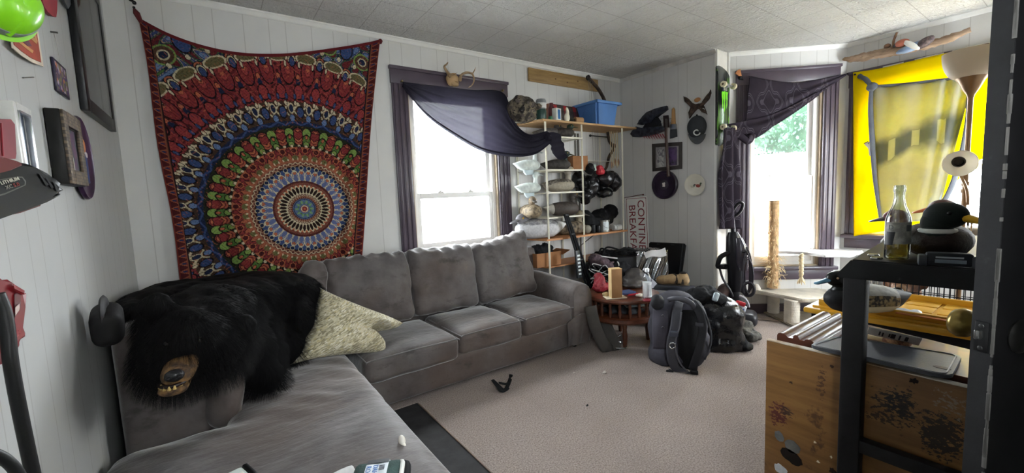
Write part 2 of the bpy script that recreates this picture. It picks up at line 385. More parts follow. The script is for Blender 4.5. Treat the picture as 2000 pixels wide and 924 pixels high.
M_pane = glass_mat('window_glass')
def make_window(name, M, w, rail_z, case=.13, casing=True, sill=True, glassy=True, mat_case=None):
    x0, x1, z0, z1 = w; mc = mat_case or M_plum
    root = bpy.data.objects.new(name, None); COL.objects.link(root); WM[root.name] = Matrix(); root['kind'] = 'structure'
    if casing:
        b = B(M); t = .022
        for a0, a1 in ((x0-case, x0), (x1, x1+case)):
            b.bx(a0, a1, -t, -.001, z0-.10 if not sill else z0, z1+.001, bev=.004)
            for f in (.18, .5, .82): b.bx(lerp(a0, a1, f)-.011, lerp(a0, a1, f)+.011, -t-.007, -t+.002, z0, z1, bev=.003)
        b.bx(x0-case-.005, x1+case+.005, -t-.004, -.001, z1, z1+case, bev=.004); b.bx(x0-case-.012, x1+case+.012, -t-.016, -.001, z1+case-.022, z1+case+.004, bev=.004)
        if sill:
            b.bx(x0-case-.02, x1+case+.02, -.06, .02, z0-.035, z0, bev=.006); b.bx(x0-case, x1+case, -.018, -.001, z0-.13, z0-.035, bev=.004)
        b.build('casing', mc, root)
    # jamb liners in the depth of the wall
    b = B(M); j = .012
    b.bx(x0, x0+j, 0, .115, z0, z1); b.bx(x1-j, x1, 0, .115, z0, z1); b.bx(x0+j, x1-j, 0, .115, z1-j, z1); b.bx(x0+j, x1-j, 0, .115, z0, z0+j)
    b.build('jamb', mat('b5a58c', .6), root)
    X0, X1, Z0, Z1 = x0+j, x1-j, z0+j, z1-j; f = .035
    b = B(M); b.bx(X0, X0+f, .03, .11, Z0, Z1, bev=.003); b.bx(X1-f, X1, .03, .11, Z0, Z1, bev=.003); b.bx(X0+f, X1-f, .03, .11, Z1-f, Z1); b.bx(X0+f, X1-f, .03, .11, Z0, Z0+f)
    b.build('vinyl_frame', M_vinyl, root)
    def sash(nm, y0, y1, za, zb, rb, rt):
        b = B(M); s = .038; a0, a1 = X0+f-.004, X1-f+.004
        b.bx(a0, a0+s, y0, y1, za, zb, bev=.003); b.bx(a1-s, a1, y0, y1, za, zb, bev=.003); b.bx(a0+s, a1-s, y0, y1, zb-rt, zb); b.bx(a0+s, a1-s, y0, y1, za, za+rb)
        o = b.build(nm, M_vinyl, root)
        g = B(M); g.bx(a0+s-.004, a1-s+.004, (y0+y1)/2-.003, (y0+y1)/2+.003, za+rb-.004, zb-rt+.004); g.build('pane', M_pane, o, smooth=0)
    sash('upper_sash', .075, .10, rail_z-.02, Z1-f+.004, .04, .05)
    sash('lower_sash', .042, .068, Z0+f-.004, rail_z+.022, .055, .045)
    for k in (.3, .7):
        b = B(M); xx = lerp(X0+f, X1-f, k); b.bx(xx-.028, xx+.028, .040, .068, rail_z+.022, rail_z+.034, bev=.004); b.box((xx, .050, rail_z+.040), (.03, .012, .012), bev=.004); b.build('sash_lock', M_vinyl, root)
    pl = bpy.data.lights.new('sky_portal', 'AREA'); pl.shape = 'RECTANGLE'; pl.size = x1-x0; pl.size_y = z1-z0; pl.cycles.is_portal = True
    po = bpy.data.objects.new('sky_portal', pl); COL.objects.link(po)
    c = M @ V(((x0+x1)/2, .16, (z0+z1)/2)); d = -(M.to_3x3() @ V((0, 1, 0))); po.matrix_world = Matrix.Translation(c) @ d.to_track_quat('-Z', 'Z').to_matrix().to_4x4()
    return root
MB_ = frame((0, YB, 0), (1, 0, 0))
make_window('window_1', MB_, W1, 1.30)
make_window('window_2', MA, W2, la(1530, 349)[1], case=.13)
make_window('window_3', MFr, W3, 1.35, case=.14)
make_window('added_fill_window', frame((0, YFR, 0), (-1, 0, 0)), (-W_FILL[1], -W_FILL[0], W_FILL[2], W_FILL[3]), 1.45, case=.08)  # made up: unseen glazed opening behind the camera, added as daylight fill
make_window('added_bay_window', MC, W4, la(1530, 349)[1], case=.08)  # unseen, mirrors the other angled bay wall; put in for extra daylight
# ================================================================== SECTIONAL SOFA
def sofa_mat():
    k = NT('charcoal_microfibre'); p = k.pos(True); n1 = k.noise(p, 5, 6, .62); n2 = k.noise(p, 1.7, 3); n3 = k.noise(p, 55, 3)
    c = k.ramp(n1, [(.30, lin('4a4545')), (.55, lin('625d5c')), (.75, lin('726c6a'))])
    c = k.mix(k.ramp(n2, [(.42, (0, 0, 0, 1)), (.66, (.7, .7, .7, 1))]), c, lin('57483f'))
    st = k.noise(k.n('ShaderNodeVectorMath', {0: p, 1: (2.6, 5, 5)}, operation='MULTIPLY').outputs[0], 2.1, 5, .7)
    c = k.mix(k.ramp(st, [(.56, (0, 0, 0, 1)), (.68, (.65, .65, .65, 1))]), c, lin('3b3533'))
    k.set(Base_Color=c, Roughness=.62, Sheen_Weight=.55, Sheen_Roughness=.35); k.b.inputs['Specular IOR Level'].default_value = .25
    wr = k.noise(k.n('ShaderNodeVectorMath', {0: p, 1: (4, 10, 9)}, operation='MULTIPLY').outputs[0], 1.6, 4, .6)
    k.bump(k.math('ADD', k.math('MULTIPLY', wr, 1.0), k.math('MULTIPLY', n3, .10)), .30, .02); return k.m
M_sofa = sofa_mat()
M_piping = mat('5d5857', .6, sheen=.4, var=.1)
SF = 2.415; sofa = thing('sectional_sofa', 'charcoal grey sectional sofa with chaise along the panelled back wall', 'sofa', (1.0, 2.8, 0))
b = B(); b.sbox((1.46, 2.82, .145), (1.86, .80, .21), r=.035, n=14, nz=.006, nf=5); b.sbox((.10, 2.85, .15), (.92, .74, .21), r=.03, n=6)
b.build('base', M_sofa, sofa)
b = B(); b.sbox((.08, 1.55, .13), (.86, 1.66, .22), r=.03, n=10, nz=.004); b.build('chaise_base', M_sofa, sofa)
for x, y in ((2.36, 2.50), (2.36, 3.1), (.9, 3.1), (.40, .80), (-.28, .80)):
    b = B(); b.lathe([(.018, 0), (.022, .02), (.028, .045)], Matrix.Translation((x, y, 0))); b.build('foot', M_black, sofa)
# backs
b = B(); b.sbox((1.05, 3.13, .44), (2.82, .20, .74), r=.07, n=12, nz=.006, nf=4); b.build('back', M_sofa, sofa)
b = B(); b.sbox((-.215, 2.64, .425), (.29, 1.12, .79), r=.055, n=14, nz=.008, nf=5, seed=4); b.build('side_back', M_sofa, sofa)
# arm, slightly flared with a rounded roll
def armsec(y, f):
    x0, x1, zt = 2.275 - .01*f, 2.475, .535 + .03*(1-f)
    pr = [(x0, .045), (x0, zt-.09)] + [((x0+x1)/2 - (x1-x0)/2*cos(a)*1.02, zt-.09 + .10*sin(a)) for a in [pi*i/10 for i in range(1, 10)]] + [(x1+.006, zt-.10), (x1+.004, .045)]
    return [(x, y, z) for x, z in pr]
b = B(); rings = []
for y, f, sc in ((3.22, 0, .97), (3.0, .1, 1), (2.8, .3, 1), (2.6, .6, 1), (2.46, .9, 1), (2.415, 1, .985), (2.40, 1, .93)):
    c = V((2.375, y, .30)); rings.append([b.bm.verts.new(c + (V(q)-c)*sc) for q in armsec(y, f)])
b.skin(rings); bmesh.ops.subdivide_edges(b.bm, edges=[e for e in b.bm.edges if e.calc_length() > .08], cuts=4, use_grid_fill=True); b.disp(.006, 6, 3)
b.build('arm', M_sofa, sofa, smooth=60)
# the hanging fabric gathered under the arm front
b = B()
def drape(u, v):
    x = lerp(2.20, 2.46, u); z = lerp(.25, .06, v); return (x, 2.408 - .012*sin(u*14 + v*3)*v*(1-u*.3) - .012*sin(pi*u), z + .05*sin(u*3)*(1-v))
b.grid(drape, 26, 12, thick=.008); b.build('torn_skirt', M_sofa, sofa, smooth=60)
# seat cushions
for i, (x0, x1, zz, yy) in enumerate(((.62, 1.238, .292, 2.385), (1.240, 1.772, .300, 2.40), (1.776, 2.282, .300, 2.405))):
    b = B(); b.sbox(((x0+x1)/2, (yy+2.99)/2, zz), (x1-x0, 2.99-yy, .160), r=.045, n=16, puff=.26, nz=.010, nf=5, seed=i+1)
    c = b.build('seat_cushion', M_sofa, sofa, smooth=70)
    b = B(); zz2 = zz+.066; xs = (x0+.012, x1-.012); pts = [(xs[0], 2.9, zz2), (xs[0], yy+.03, zz2), (xs[0]+.03, yy+.006, zz2), (lerp(*xs, .5), yy+.003, zz2+.004), (xs[1]-.03, yy+.006, zz2), (xs[1], yy+.03, zz2), (xs[1], 2.9, zz2)]
    b.tube(curve(pts, 30), .004, 6); b.build('piping', M_piping, c)
# back cushions, slumped and wrinkled
for i, (x0, x1, top, roll) in enumerate(((.545, 1.135, .905, .02), (1.138, 1.688, .912, .01), (1.69, 2.262, .925, -.06))):
    b = B(); b.sbox(((x0+x1)/2, 2.985, .645), (x1-x0, .20, .50), r=.05, n=20, puff=.35, nz=.020, nf=7, seed=i+11, axis=1, rot=(radians(-13), roll, 0))
    for v in b.bm.verts:                                     # gathered ripples along the upper edge
        t = max(0, (v.co.z-.74)/.17)
        if t > 0: v.co.z += .020*t*sin(v.co.x*62 + i*2 + v.co.y*20) * (.5 + .5*noise.noise(V((v.co.x*7, i, 0)))); v.co.y += .008*t*cos(v.co.x*48+i)
        if i == 2 and t > 0: v.co.z += .055*t*max(0, (v.co.x-1.85)/.4)
    b.build('back_cushion', M_sofa, sofa, smooth=75)
b = B(); b.sbox((.475, 2.97, .69), (.16, .24, .36), r=.06, n=12, puff=.2, nz=.022, nf=9, seed=23, rot=(radians(-12), .15, 0)); b.build('back_cushion', M_sofa, sofa, smooth=75)
b = B(); b.sbox((-.03, 2.30, .475), (.13, .50, .24), r=.055, n=14, puff=.25, nz=.022, nf=7, seed=29, axis=0, rot=(0, .18, 0)); b.build('side_cushion', M_sofa, sofa, smooth=75)
# T shaped chaise cushion, fused and softly rumpled
b = B(); b.sbox((.085, 1.34, .325), (.95, 1.36, .17), r=.055, n=14, puff=.08); b.sbox((.265, 2.18, .325), (.60, .78, .17), r=.055, n=12, puff=.08)
b.remesh(.016, 6)
for v in b.bm.verts:
    if v.co.z > .34:
        q = v.co; a = q.x*.9+q.y
        v.co.z += .005*sin(a*34 + 2*noise.noise(q*3))*max(0, min(1, (q.y-1.75)*4))*(.4+noise.noise(q*5)) + .010*noise.noise(q*3.3)
b.build('chaise_cushion', M_sofa, sofa, smooth=80)
# ================================================================== MANDALA TAPESTRY (a generic mandala)
def hexc(h): return np.array(lin(h)[:3])
RED, DRED, MAROON, NAVY, BLUE, LBLUE, CREAM, ORANGE, RUST, GREEN, LGREEN, OLIVE, BROWN, INK = [hexc(h) for h in ('8e2326', '6f1a1f', '4d161a', '1c2748', '2f4a80', '5f7eae', 'd6c69c', 'c4632f', '94452a', '4f7c2c', '7ea23f', '6a6a34', '5a3a28', '1d1216')]
def tapestry_colours(x, z):
    r = np.hypot(x, z); th = np.arctan2(z, x); C = np.zeros(x.shape+(3,)); C[:] = RED
    rng = np.random.RandomState(3)
    def band(a, b, c): C[(r >= a) & (r < b)] = c
    def K(n, rc): return int(round(n*1.38)) if rc > .34 else n
    def cell(n, rc, ph=0):
        t = (th*n/(2*pi)+ph) % 1-.5; return t*2*pi*r/n, r-rc, np.floor(th*n/(2*pi)+ph)
    def ring(n, rc, rx, ry, c, out=None, w=.007, ph=0, pw=2):
        if rc > .34: rx = rx*.74; w = w*.75
        a, b_, _ = cell(K(n, rc), rc, ph); d = (np.abs(a)/rx)**pw+(np.abs(b_)/ry)**pw
        if out is not None: C[d < (1+w/min(rx, ry))**pw] = out
        C[d < 1] = c
    def heart(n, rc, s, c, out, ph=0):
        if rc > .34: s = s*.8
        a, b_, _ = cell(K(n, rc), rc, ph)
        for k, cc in ((1.3, out), (1.0, c)):
            X_ = a/(s*k); Y_ = b_/(s*k)+.1; C[((X_**2+Y_**2-.5)**3 - X_**2*Y_**3 < 0)] = cc
    def zig(n, rc, amp, w, c, ph=0, edge=None):
        t = (th*K(n, rc)/(2*pi)+ph) % 1; y = rc+amp*(np.abs(t-.5)*4-1)
        if edge is not None: C[np.abs(r-y) < w*1.8] = edge
        C[np.abs(r-y) < w] = c
    # outer field: red with dark line work
    q = np.sin(x*61+3*np.sin(z*33))*np.sin(z*57+3*np.sin(x*29)); C[q > .52] = DRED; C[q < -.62] = MAROON; C[np.abs(q-.2) < .05] = hexc('b04a34')
    ring(34, .94, .052, .085, RED, INK, ph=.5); ring(34, .955, .022, .04, hexc('a83630'), DRED, .005, ph=.5); ring(34, .90, .014, .02, ORANGE, INK, .004); ring(34, .86, .018, .03, NAVY, None)
    ring(34, .80, .035, .045, hexc('9c2a2a'), INK); ring(68, .77, .010, .018, BLUE, INK, .004); heart(34, .955, .018, ORANGE, DRED, ph=.5)
    # far corners
    m = r > 1.03; q2 = np.sin(x*44+2*np.cos(z*25))*np.cos(z*47+2*np.sin(x*22)); C[m] = NAVY; C[m & (q2 > .25)] = BLUE; C[m & (q2 > .62)] = LBLUE; C[m & (q2 < -.35)] = DRED; C[m & (np.abs(q2+.15) < .07)] = GREEN; C[m & (np.abs(q2-.2) < .05)] = CREAM*.75
    ring(22, 1.16, .07, .05, BROWN, LGREEN, .012); ring(22, 1.16, .032, .022, NAVY, CREAM, .010, ph=0); ring(22, 1.18, .05, .055, BLUE, INK, .01, ph=.5); ring(44, 1.10, .016, .016, CREAM, INK, .004)
    band(1.045, 1.06, NAVY); ring(26, 1.03, .075, .028, hexc('6b6238'), CREAM, .010); ring(26, 1.045, .030, .016, ORANGE, INK, .006, ph=.5); ring(26, 1.01, .03, .035, CREAM, INK, .006, ph=.5); ring(26, 1.0, .02, .028, BLUE, INK, .005, ph=.5); ring(52, .985, .008, .02, CREAM, INK, .004)
    # cream zigzag band with blue motifs
    band(.60, .735, hexc('4a3322')); zig(56, .70, .022, .012, CREAM); zig(56, .655, .018, .008, hexc('c9b98c'), .5); ring(28, .665, .026, .034, BLUE, INK, .008); ring(28, .69, .018, .026, NAVY, CREAM, .006, ph=.5); ring(56, .725, .010, .016, CREAM, INK, .004, ph=.25); ring(28, .625, .020, .022, LBLUE, INK, .006, ph=.5)
    band(.572, .604, NAVY); zig(28, .590, .012, .006, BLUE)
    # green and heart ring
    band(.425, .574, hexc('2a2d1c')); ring(22, .50, .046, .056, hexc('b4522f'), INK, .008); ring(22, .505, .033, .042, ORANGE, DRED, .006); heart(22, .505, .040, RED, MAROON)
    ring(22, .525, .034, .032, LGREEN, INK, .007, ph=.5); ring(22, .475, .030, .036, GREEN, INK, .007, ph=.5); ring(22, .448, .022, .018, LGREEN, INK, .006, ph=.5); ring(22, .498, .010, .012, ORANGE, INK, .004, ph=.5); ring(44, .435, .012, .010, CREAM, INK, .004, ph=.25)
    # orange ring
    band(.335, .428, hexc('b35a30')); zig(26, .385, .032, .012, RED, edge=INK*1.5); ring(26, .405, .020, .016, MAROON, ORANGE, .006); heart(26, .405, .017, RED, MAROON, ph=.5); ring(26, .357, .026, .016, OLIVE, RUST, .006); ring(52, .345, .006, .010, CREAM, None)
    # brown medallion
    band(.322, .338, hexc('a35a38')); band(.0, .325, hexc('6a3528')); zig(60, .318, .006, .003, CREAM); zig(60, .306, .008, .003, hexc('b98a64'), .5)
    ring(36, .265, .019, .026, BLUE, INK, .006); ring(36, .285, .012, .012, NAVY, CREAM, .003, ph=.5); ring(36, .228, .018, .034, hexc('5a6a9c'), CREAM, .005, ph=.5); zig(36, .235, .030, .003, CREAM); heart(36, .25, .011, ORANGE, RUST, ph=.5)
    band(.183, .196, hexc('58201f')); band(.12, .184, hexc('6d3a2a')); q3 = np.sin(th*90)*np.sin(r*260); C[(r > .158) & (r < .184) & (q3 > .3)] = hexc('9a5b38'); C[(r > .158) & (r < .184) & (q3 < -.5)] = RED
    ring(36, .133, .0095, .024, hexc('2a1714'), CREAM, .0045, ph=0); ring(36, .158, .006, .007, ORANGE, None, ph=.5)
    band(.072, .105, hexc('642c24')); zig(36, .098, .008, .003, CREAM); zig(36, .085, .006, .003, hexc('b77a50'))
    band(0, .073, LBLUE*.75); zig(10, .045, .012, .005, GREEN); ring(10, .048, .007, .012, hexc('79a06a'), None, ph=.5); band(.064, .069, NAVY); band(0, .027, RED); band(.018, .024, CREAM); band(0, .007, ORANGE)
    C *= (.93+.1*np.sin(x*400)*np.sin(z*400))[..., None]
    q4 = np.sin(x*150+2.2*np.sin(z*83))*np.sin(z*160+2.2*np.sin(x*77)); m4 = (np.abs(q4) < .10) & (r > .335); C[m4] = C[m4]*.5; q5 = np.sin(x*97+3*np.sin(z*61)+1)*np.sin(z*103+3*np.sin(x*57)); m5 = (q5 > .86) & (r > .335); C[m5] = C[m5]*.6+ORANGE*.4; m6 = (q5 < -.88) & (r > .60); C[m6] = C[m6]*.5+NAVY*.5
    g = C.mean(-1, keepdims=True); C = (C*.82+g*.18)*.80
    return np.clip(C, 0, 1)
TY = 3.252
top = [onY(x, y, TY) for x, y in ((270, 34), (330, 66), (400, 90), (470, 104), (540, 106), (610, 100), (680, 90), (742, 78))]
NU, NV = 430, 430; zb = .72
def tap(u, v):
    t = interp(top, u); xl = lerp(t.x, lerp(-.195, .862, u), v); z = lerp(t.z, zb + .01*sin(u*9), v)
    if u > .93: xl += -.010*sin(v*5)*(u-.93)/.07
    if u < .05: xl += .006*sin(v*11)
    y = TY - .012*sin(u*17+v*2)*(.3+v*.7) - .010*sin(u*41+1)*v - .03*exp(-((u-.90)/.025)**2)*min(1, v*3) - .02*exp(-((u-.985)/.02)**2)
    y -= .014*sin(pi*u)*exp(-v*6)
    return V((xl, min(y, TY+.012), z))
b = B(); b.grid(tap, NU, NV)
cen = onY(595, 408, TY); tloc = (.45, TY, 1.5)
t = b.build('tapestry', attr_mat('printed_cotton'), loc=tloc, smooth=180, recalc=False)
P_ = np.zeros(len(t.data.vertices)*3); t.data.vertices.foreach_get('co', P_); P_ = P_.reshape(-1, 3)
ui = np.repeat(np.linspace(0, 1, NU+1), NV+1); vi = np.tile(np.linspace(0, 1, NV+1), NU+1)
cols = tapestry_colours(P_[:, 0]+tloc[0]-cen.x, P_[:, 2]+tloc[2]-cen.z)
edge = (ui < .055) | (ui > .945); ce = np.where(ui < .5, ui/.055, (1-ui)/.055); fr2 = (vi*34) % 1; d_ = np.abs(fr2-.5)*2-ce*.9; eb = np.where((d_ < -.12)[:, None], hexc('6e2c26')*.9, hexc('43181a')); eb[np.abs(d_+.12) < .10] = hexc('9a5a3c')*.8; eb[np.hypot(fr2-.5, (ce-.55)*.5) < .11] = NAVY; eb[(np.abs(ce-.88) < .05)] = hexc('7d4a34')*.8; cols[edge] = eb[edge]
cols[((ui > .05) & (ui < .058)) | ((ui > .942) & (ui < .95))] = INK; cols[(vi < .012)] = hexc('5a1c20'); cols[ui < .008] = hexc('6a2a24'); cols[ui > .992] = hexc('6a2a24')
ca = t.data.color_attributes.new('Col', 'FLOAT_COLOR', 'POINT'); ca.data.foreach_set('color', np.c_[cols, np.ones(len(cols))].ravel())
tag(t, 'large red, blue and green circular mandala tapestry pinned to the panelled wall', 'tapestry')
# the twisted corners and their pins
for pa_, pb_, nm in (((262, 17), (272, 36), 'corner_tie'), ((744, 82), (741, 79), 'corner_tie')):
    b = B(); p0 = onY(*pa_, 3.268); p1 = onY(*pb_, TY-.004); b.tube([p0, lerp(p0, p1, .5)+V((0, -.008, 0)), p1+V((.006, 0, -.02))], [.006, .016, .010], 8); b.build(nm, mat('5a1c20', .9), t)
    b = B(); b.cyl(p0+V((0, .009, .004)), p0+V((0, -.006, .004)), .004); b.ell(p0+V((0, -.008, .004)), .007, sub=2); b.build('push_pin', M_black, t)
h = onY(262, 5, 3.27); b = B(); b.cyl(h+V((0, .007, 0)), h+V((0, -.02, 0)), .005); b.ell(h+V((-.01, -.02, .002)), (.012, .009, .007), sub=2); b.cyl(h+V((0, -.004, 0)), h+V((0, .007, 0)), .010)
tag(b.build('wall_hook', M_black, loc=h), 'small black hook on the back wall above the tapestry corner', 'hook')
# ================================================================== BEAR HIDE RUG
M_fur = mat('0b0a0b', .55, var=.25, spec=.3); 
def fur_mat():
    k = NT('black_fur'); k.set(Base_Color=lin('070607'), Roughness=.7); k.b.inputs['Specular IOR Level'].default_value = .18; return k.m
bear = thing('bear_rug', 'black bear hide with mounted head lying over the sofa corner', 'bear rug', (.1, 2.6, .6))
b = B(); R = lambda *a: Euler(a).to_matrix().to_4x4()
HC = onY(368, 668, 1.90)
for c, r, rot in ((HC, (.135, .135, .128), R(-.2, .25, 0)), (HC+V((-.025, -.06, -.045)), (.088, .10, .080), None), (HC+V((.075, .03, -.045)), (.105, .11, .10), None), (HC+V((-.075, .02, -.04)), (.075, .10, .095), None),
                  (HC+V((.05, .17, .02)), (.15, .19, .115), None), (HC+V((.06, .30, .04)), (.19, .22, .115), None), (HC+V((-.03, .22, .045)), (.13, .15, .08), None),
                  ((-.02, 2.48, .80), (.19, .22, .12), None), ((.06, 2.62, .78), (.23, .24, .12), None), ((-.14, 2.66, .82), (.17, .22, .08), None), ((.16, 2.82, .78), (.28, .24, .115), None), ((.32, 2.86, .72), (.20, .22, .14), None),
                  ((.34, 2.72, .60), (.11, .20, .18), None), ((.25, 2.56, .50), (.11, .14, .13), None), ((.30, 2.66, .48), (.08, .12, .12), None), ((.08, 2.36, .70), (.12, .17, .13), None),
                  ((.10, 2.22, .62), (.10, .10, .13), None), ((.125, 2.18, .50), (.082, .075, .082), None), ((.06, 2.14, .67), (.085, .09, .10), None), ((.02, 2.9, .82), (.3, .18, .07), None), ((-.2, 2.95, .80), (.2, .2, .08), None), ((.12, 2.55, .58), (.16, .18, .15), None),
                  ((-.27, 2.55, .86), (.12, .16, .05), None), ((-.33, 2.42, .85), (.065, .13, .050), R(0, 0, .15))): b.ell(c, r, rot)
for e, s in ((onY(306, 602, 1.93), 1), (onY(470, 640, 1.95), -1)):
    b.ell(e, (.060, .032, .060), R(.2, .3, 0))
b.remesh(.014, 5); b.disp(.008, 14, 2)
hide = b.build('hide', fur_mat(), bear, smooth=180)
ps = hide.modifiers.new('fur', 'PARTICLE_SYSTEM').particle_system; st = ps.settings; st.type = 'HAIR'; st.count = 11000; st.hair_length = .014; st.emit_from = 'FACE'; st.use_even_distribution = True
st.child_type = 'INTERPOLATED'; st.rendered_child_count = 9; st.child_percent = 1; st.child_length = 1; st.clump_factor = .35; st.roughness_1 = .010; st.roughness_2 = .012; st.hair_step = 3; st.render_step = 3
st.root_radius = .5; st.tip_radius = .1; st.radius_scale = .0012; st.tangent_factor = .0; st.normal_factor = .010; st.object_align_factor[1] = -.004; st.object_align_factor[2] = -.012; st.brownian_factor = .002
# muzzle: short tan hair, its own skin
def muz_mat():
    k = NT('tan_muzzle'); p = k.pos(True); n = k.noise(p, 30, 4); sp = k.n('ShaderNodeSeparateXYZ', {0: p}); k.set(Base_Color=k.ramp(n, [(.35, lin('3a281c')), (.65, lin('8a673c'))]), Roughness=.8); k.bump(k.noise(p, 220), .5, .004); return k.m
N_ = onY(340, 740, 1.70); b = B(); md = (N_-HC).normalized()
b.tube([N_+V((.028, .15, .030)), N_+V((.02, .09, .020)), N_+V((.010, .045, .006)), N_+V((.003, .014, .0)), N_], [.054, .051, .047, .041, .027], 20, flat=.85, up=(0, 0, 1))
bmesh.ops.subdivide_edges(b.bm, edges=b.bm.edges[:], cuts=2, use_grid_fill=True); b.disp(.003, 30)
mz = b.build('muzzle', muz_mat(), bear, smooth=180)
b = B(); b.ell(N_+V((.002, -.006, .012)), (.027, .018, .020), sub=3); b.ell(N_+V((-.014, -.022, .010)), (.008, .006, .006), sub=2); b.ell(N_+V((.018, -.022, .010)), (.008, .006, .006), sub=2)
b.build('nose', mat('18171a', .35, bump=.3, bs=250, coat=.2), mz, smooth=180)
J = N_+V((-.008, .016, -.043)); b = B(); b.tube([J+V((.006, .10, .004)), J+V((.002, .05, 0)), J, J+V((-.003, -.022, .004))], [.045, .043, .039, .024], 16, flat=.45, up=(0, 0, 1)); b.build('lower_jaw', muz_mat(), bear, smooth=180)
b = B(); b.tube(curve([J+V((-.034, .02, .020)), J+V((-.02, -.016, .022)), J+V((.006, -.024, .022)), J+V((.030, -.012, .024)), J+V((.038, .02, .022))], 12), .006, 8); b.build('mouth', mat('1f0f0d', .4), bear)
for k in range(7):
    p = interp([J+V((-.032, .012, .020)), J+V((-.018, -.020, .020)), J+V((.008, -.028, .020)), J+V((.034, .008, .022))], k/6)
    b = B(); b.cyl(p+V((0, 0, -.007)), p+V((0, -.001, .005 if k not in (1, 5) else .010)), .0055, .002, 8); b.build('tooth', mat('b59a5c', .35, var=.1), bear)
for ex, ey in ((322, 672), (392, 664)):
    e = HC+(onY(ex, ey, 1.78)-HC)*.93; b = B(); b.ell(e, .0105, sub=2); b.build('eye', mat('100c0a', .08, coat=.8), bear)
# ------------------------------------------------------------------ rolled cloth beside the left wall
q = onX(208, 622, -.335); rl = thing('fabric_roll', 'dark grey rolled pad wedged between the white left wall and the sofa', 'roll', (q.x, q.y, q.z))
b = B(); b.sbox(q+V((.0, 0, -.02)), (.085, .15, .125), r=.035, n=8, nz=.004, rot=(.2, 0, .1)); b.build('pad', mat('1d1b1c', .7, sheen=.0, bump=.2), rl, smooth=70)
b = B(); b.tube([q+V((0, .060*cos(a)*(.55+.06*a)-.01, .060*sin(a)*(.55+.06*a)+.02)) for a in [i*.35 for i in range(20)]], [.026]*20, 8, flat=.35, up=(1, 0, 0)); b.build('rolled_edge', mat('252324', .6, sheen=.0), rl, smooth=70)
# ------------------------------------------------------------------ patterned throw pillow
def pillow_mat():
    k = NT('woven_pattern'); p = k.pos(True); q = k.n('ShaderNodeVectorMath', {0: k.n('ShaderNodeMapping', {'Vector': p, 'Rotation': (0, .35, 0)}).outputs[0], 1: (56, 56, 210)}, operation='MULTIPLY').outputs[0]
    v = k.n('ShaderNodeTexVoronoi', {'Vector': q, 'Scale': 1.0}); n = k.noise(p, 7, 3); f = k.math('ADD', k.n('ShaderNodeSeparateColor', {0: v.outputs['Color']}).outputs[0], k.math('MULTIPLY', k.math('SUBTRACT', n, .5), 1.3))
    c = k.ramp(f, [(.10, lin('8d8469')), (.28, lin('aaa286')), (.45, lin('bdb597')), (.62, lin('d0c9af')), (.78, lin('b7a878')), (.92, lin('dad5c3'))])
    k.set(Base_Color=c, Roughness=.85, Sheen_Weight=.2); k.bump(v.outputs['Distance'], .35, .004); return k.m
def quad_pillow(name, TL, TR, BR, BL, T, m, crease=True, n=44, parent=None, loc=None):
    TL, TR, BR, BL = map(V, (TL, TR, BR, BL)); nr = (TR-TL).cross(BL-TL).normalized()
    if nr.dot(E0-TL) < 0: nr = -nr
    b = B(); sides = []
    for sg in (1, -1):
        g = []
        for i in range(n+1):
            row = []
            for j in range(n+1):
                u, v = i/n, j/n; p = lerp(lerp(TL, TR, u), lerp(BL, BR, u), v); a, c = 2*u-1, 2*v-1
                p = p + ((lerp(TL, BL, v)+lerp(TR, BR, v))/2-p)*.10*(1-c*c)*a*a + ((lerp(TL, TR, u)+lerp(BL, BR, u))/2-p)*.12*(1-a*a)*c*c
                h = T*max(0, (1-abs(a)**3.2))**.6*max(0, (1-abs(c)**3.2))**.6
                if crease:
                    vc = .50+.05*(u-1); d = (v-vc)/.075; k = max(0, (u-.42)/.58)**.8
                    h *= 1-.97*k*exp(-d*d)
                    pull = max(0, (u-.6)/.4)**1.5*exp(-((v-vc)/.16)**2); p = p + (TL-TR).normalized()*.15*pull
                    h += .035*k*exp(-((v-vc+.15)/.1)**2)*(1-abs(a)**6)
                h += .006*noise.noise(p*9)*(1-a*a)*(1-c*c)
                row.append(b.bm.verts.new(p + nr*h*sg*(1 if sg > 0 else .6)))
            g.append(row)
        sides.append(g)
        for i in range(n):
            for j in range(n): b.bm.faces.new((g[i][j], g[i+1][j], g[i+1][j+1], g[i][j+1]))
    bmesh.ops.remove_doubles(b.bm, verts=b.bm.verts, dist=.0012)
    return b.build(name, m, parent, smooth=180, loc=loc)
cs = [onY(624, 561, 2.78), onY(788, 631, 2.62), onY(752, 687, 2.47), onY(566, 713, 2.44)]
tag(quad_pillow('throw_pillow', *cs, .085, pillow_mat(), loc=sum(cs, V())/4), 'cream and olive patterned throw pillow creased at one side on the grey sofa', 'pillow')
# ------------------------------------------------------------------ small things on the chaise
ZC = .418
q = onZ(785, 864, ZC); b = B(); b.ell(q+V((0, 0, .008)), (.012, .018, .016), R(.5, 0, 0)); b.tube([q+V((.0, -.010, .002)), q+V((.002, -.026, -.004))], [.008, .004], 8); tag(b.build('bone_chip', mat('e3ddd2', .5), loc=q), 'small white bone chip lying on the grey chaise cushion', 'bone')
# pale device at the very bottom edge
q0, q1 = onZ(392, 962, ZC+.022), onZ(462, 928, ZC+.022); d = (q1-q0).normalized(); m = frame((q0+q1)/2-V((0, 0, .004)), d)
dv = thing('handheld_device', 'pale grey plastic handheld device with black end lying on the chaise cushion', 'device', tuple((q0+q1)/2))
b = B(m); b.box((-.06, -.02, 0), (.26, .085, .028), bev=.008); b.build('body', mat('d4dcd6', .35, var=.03), dv)
b = B(m); b.box((.078, -.02, 0), (.018, .090, .033), bev=.007); b.build('end_cap', M_black, dv)
b = B(m); b.box((.045, -.03, .0145), (.03, .03, .004), bev=.0015); b.build('button', mat('eeeae0', .4), dv)
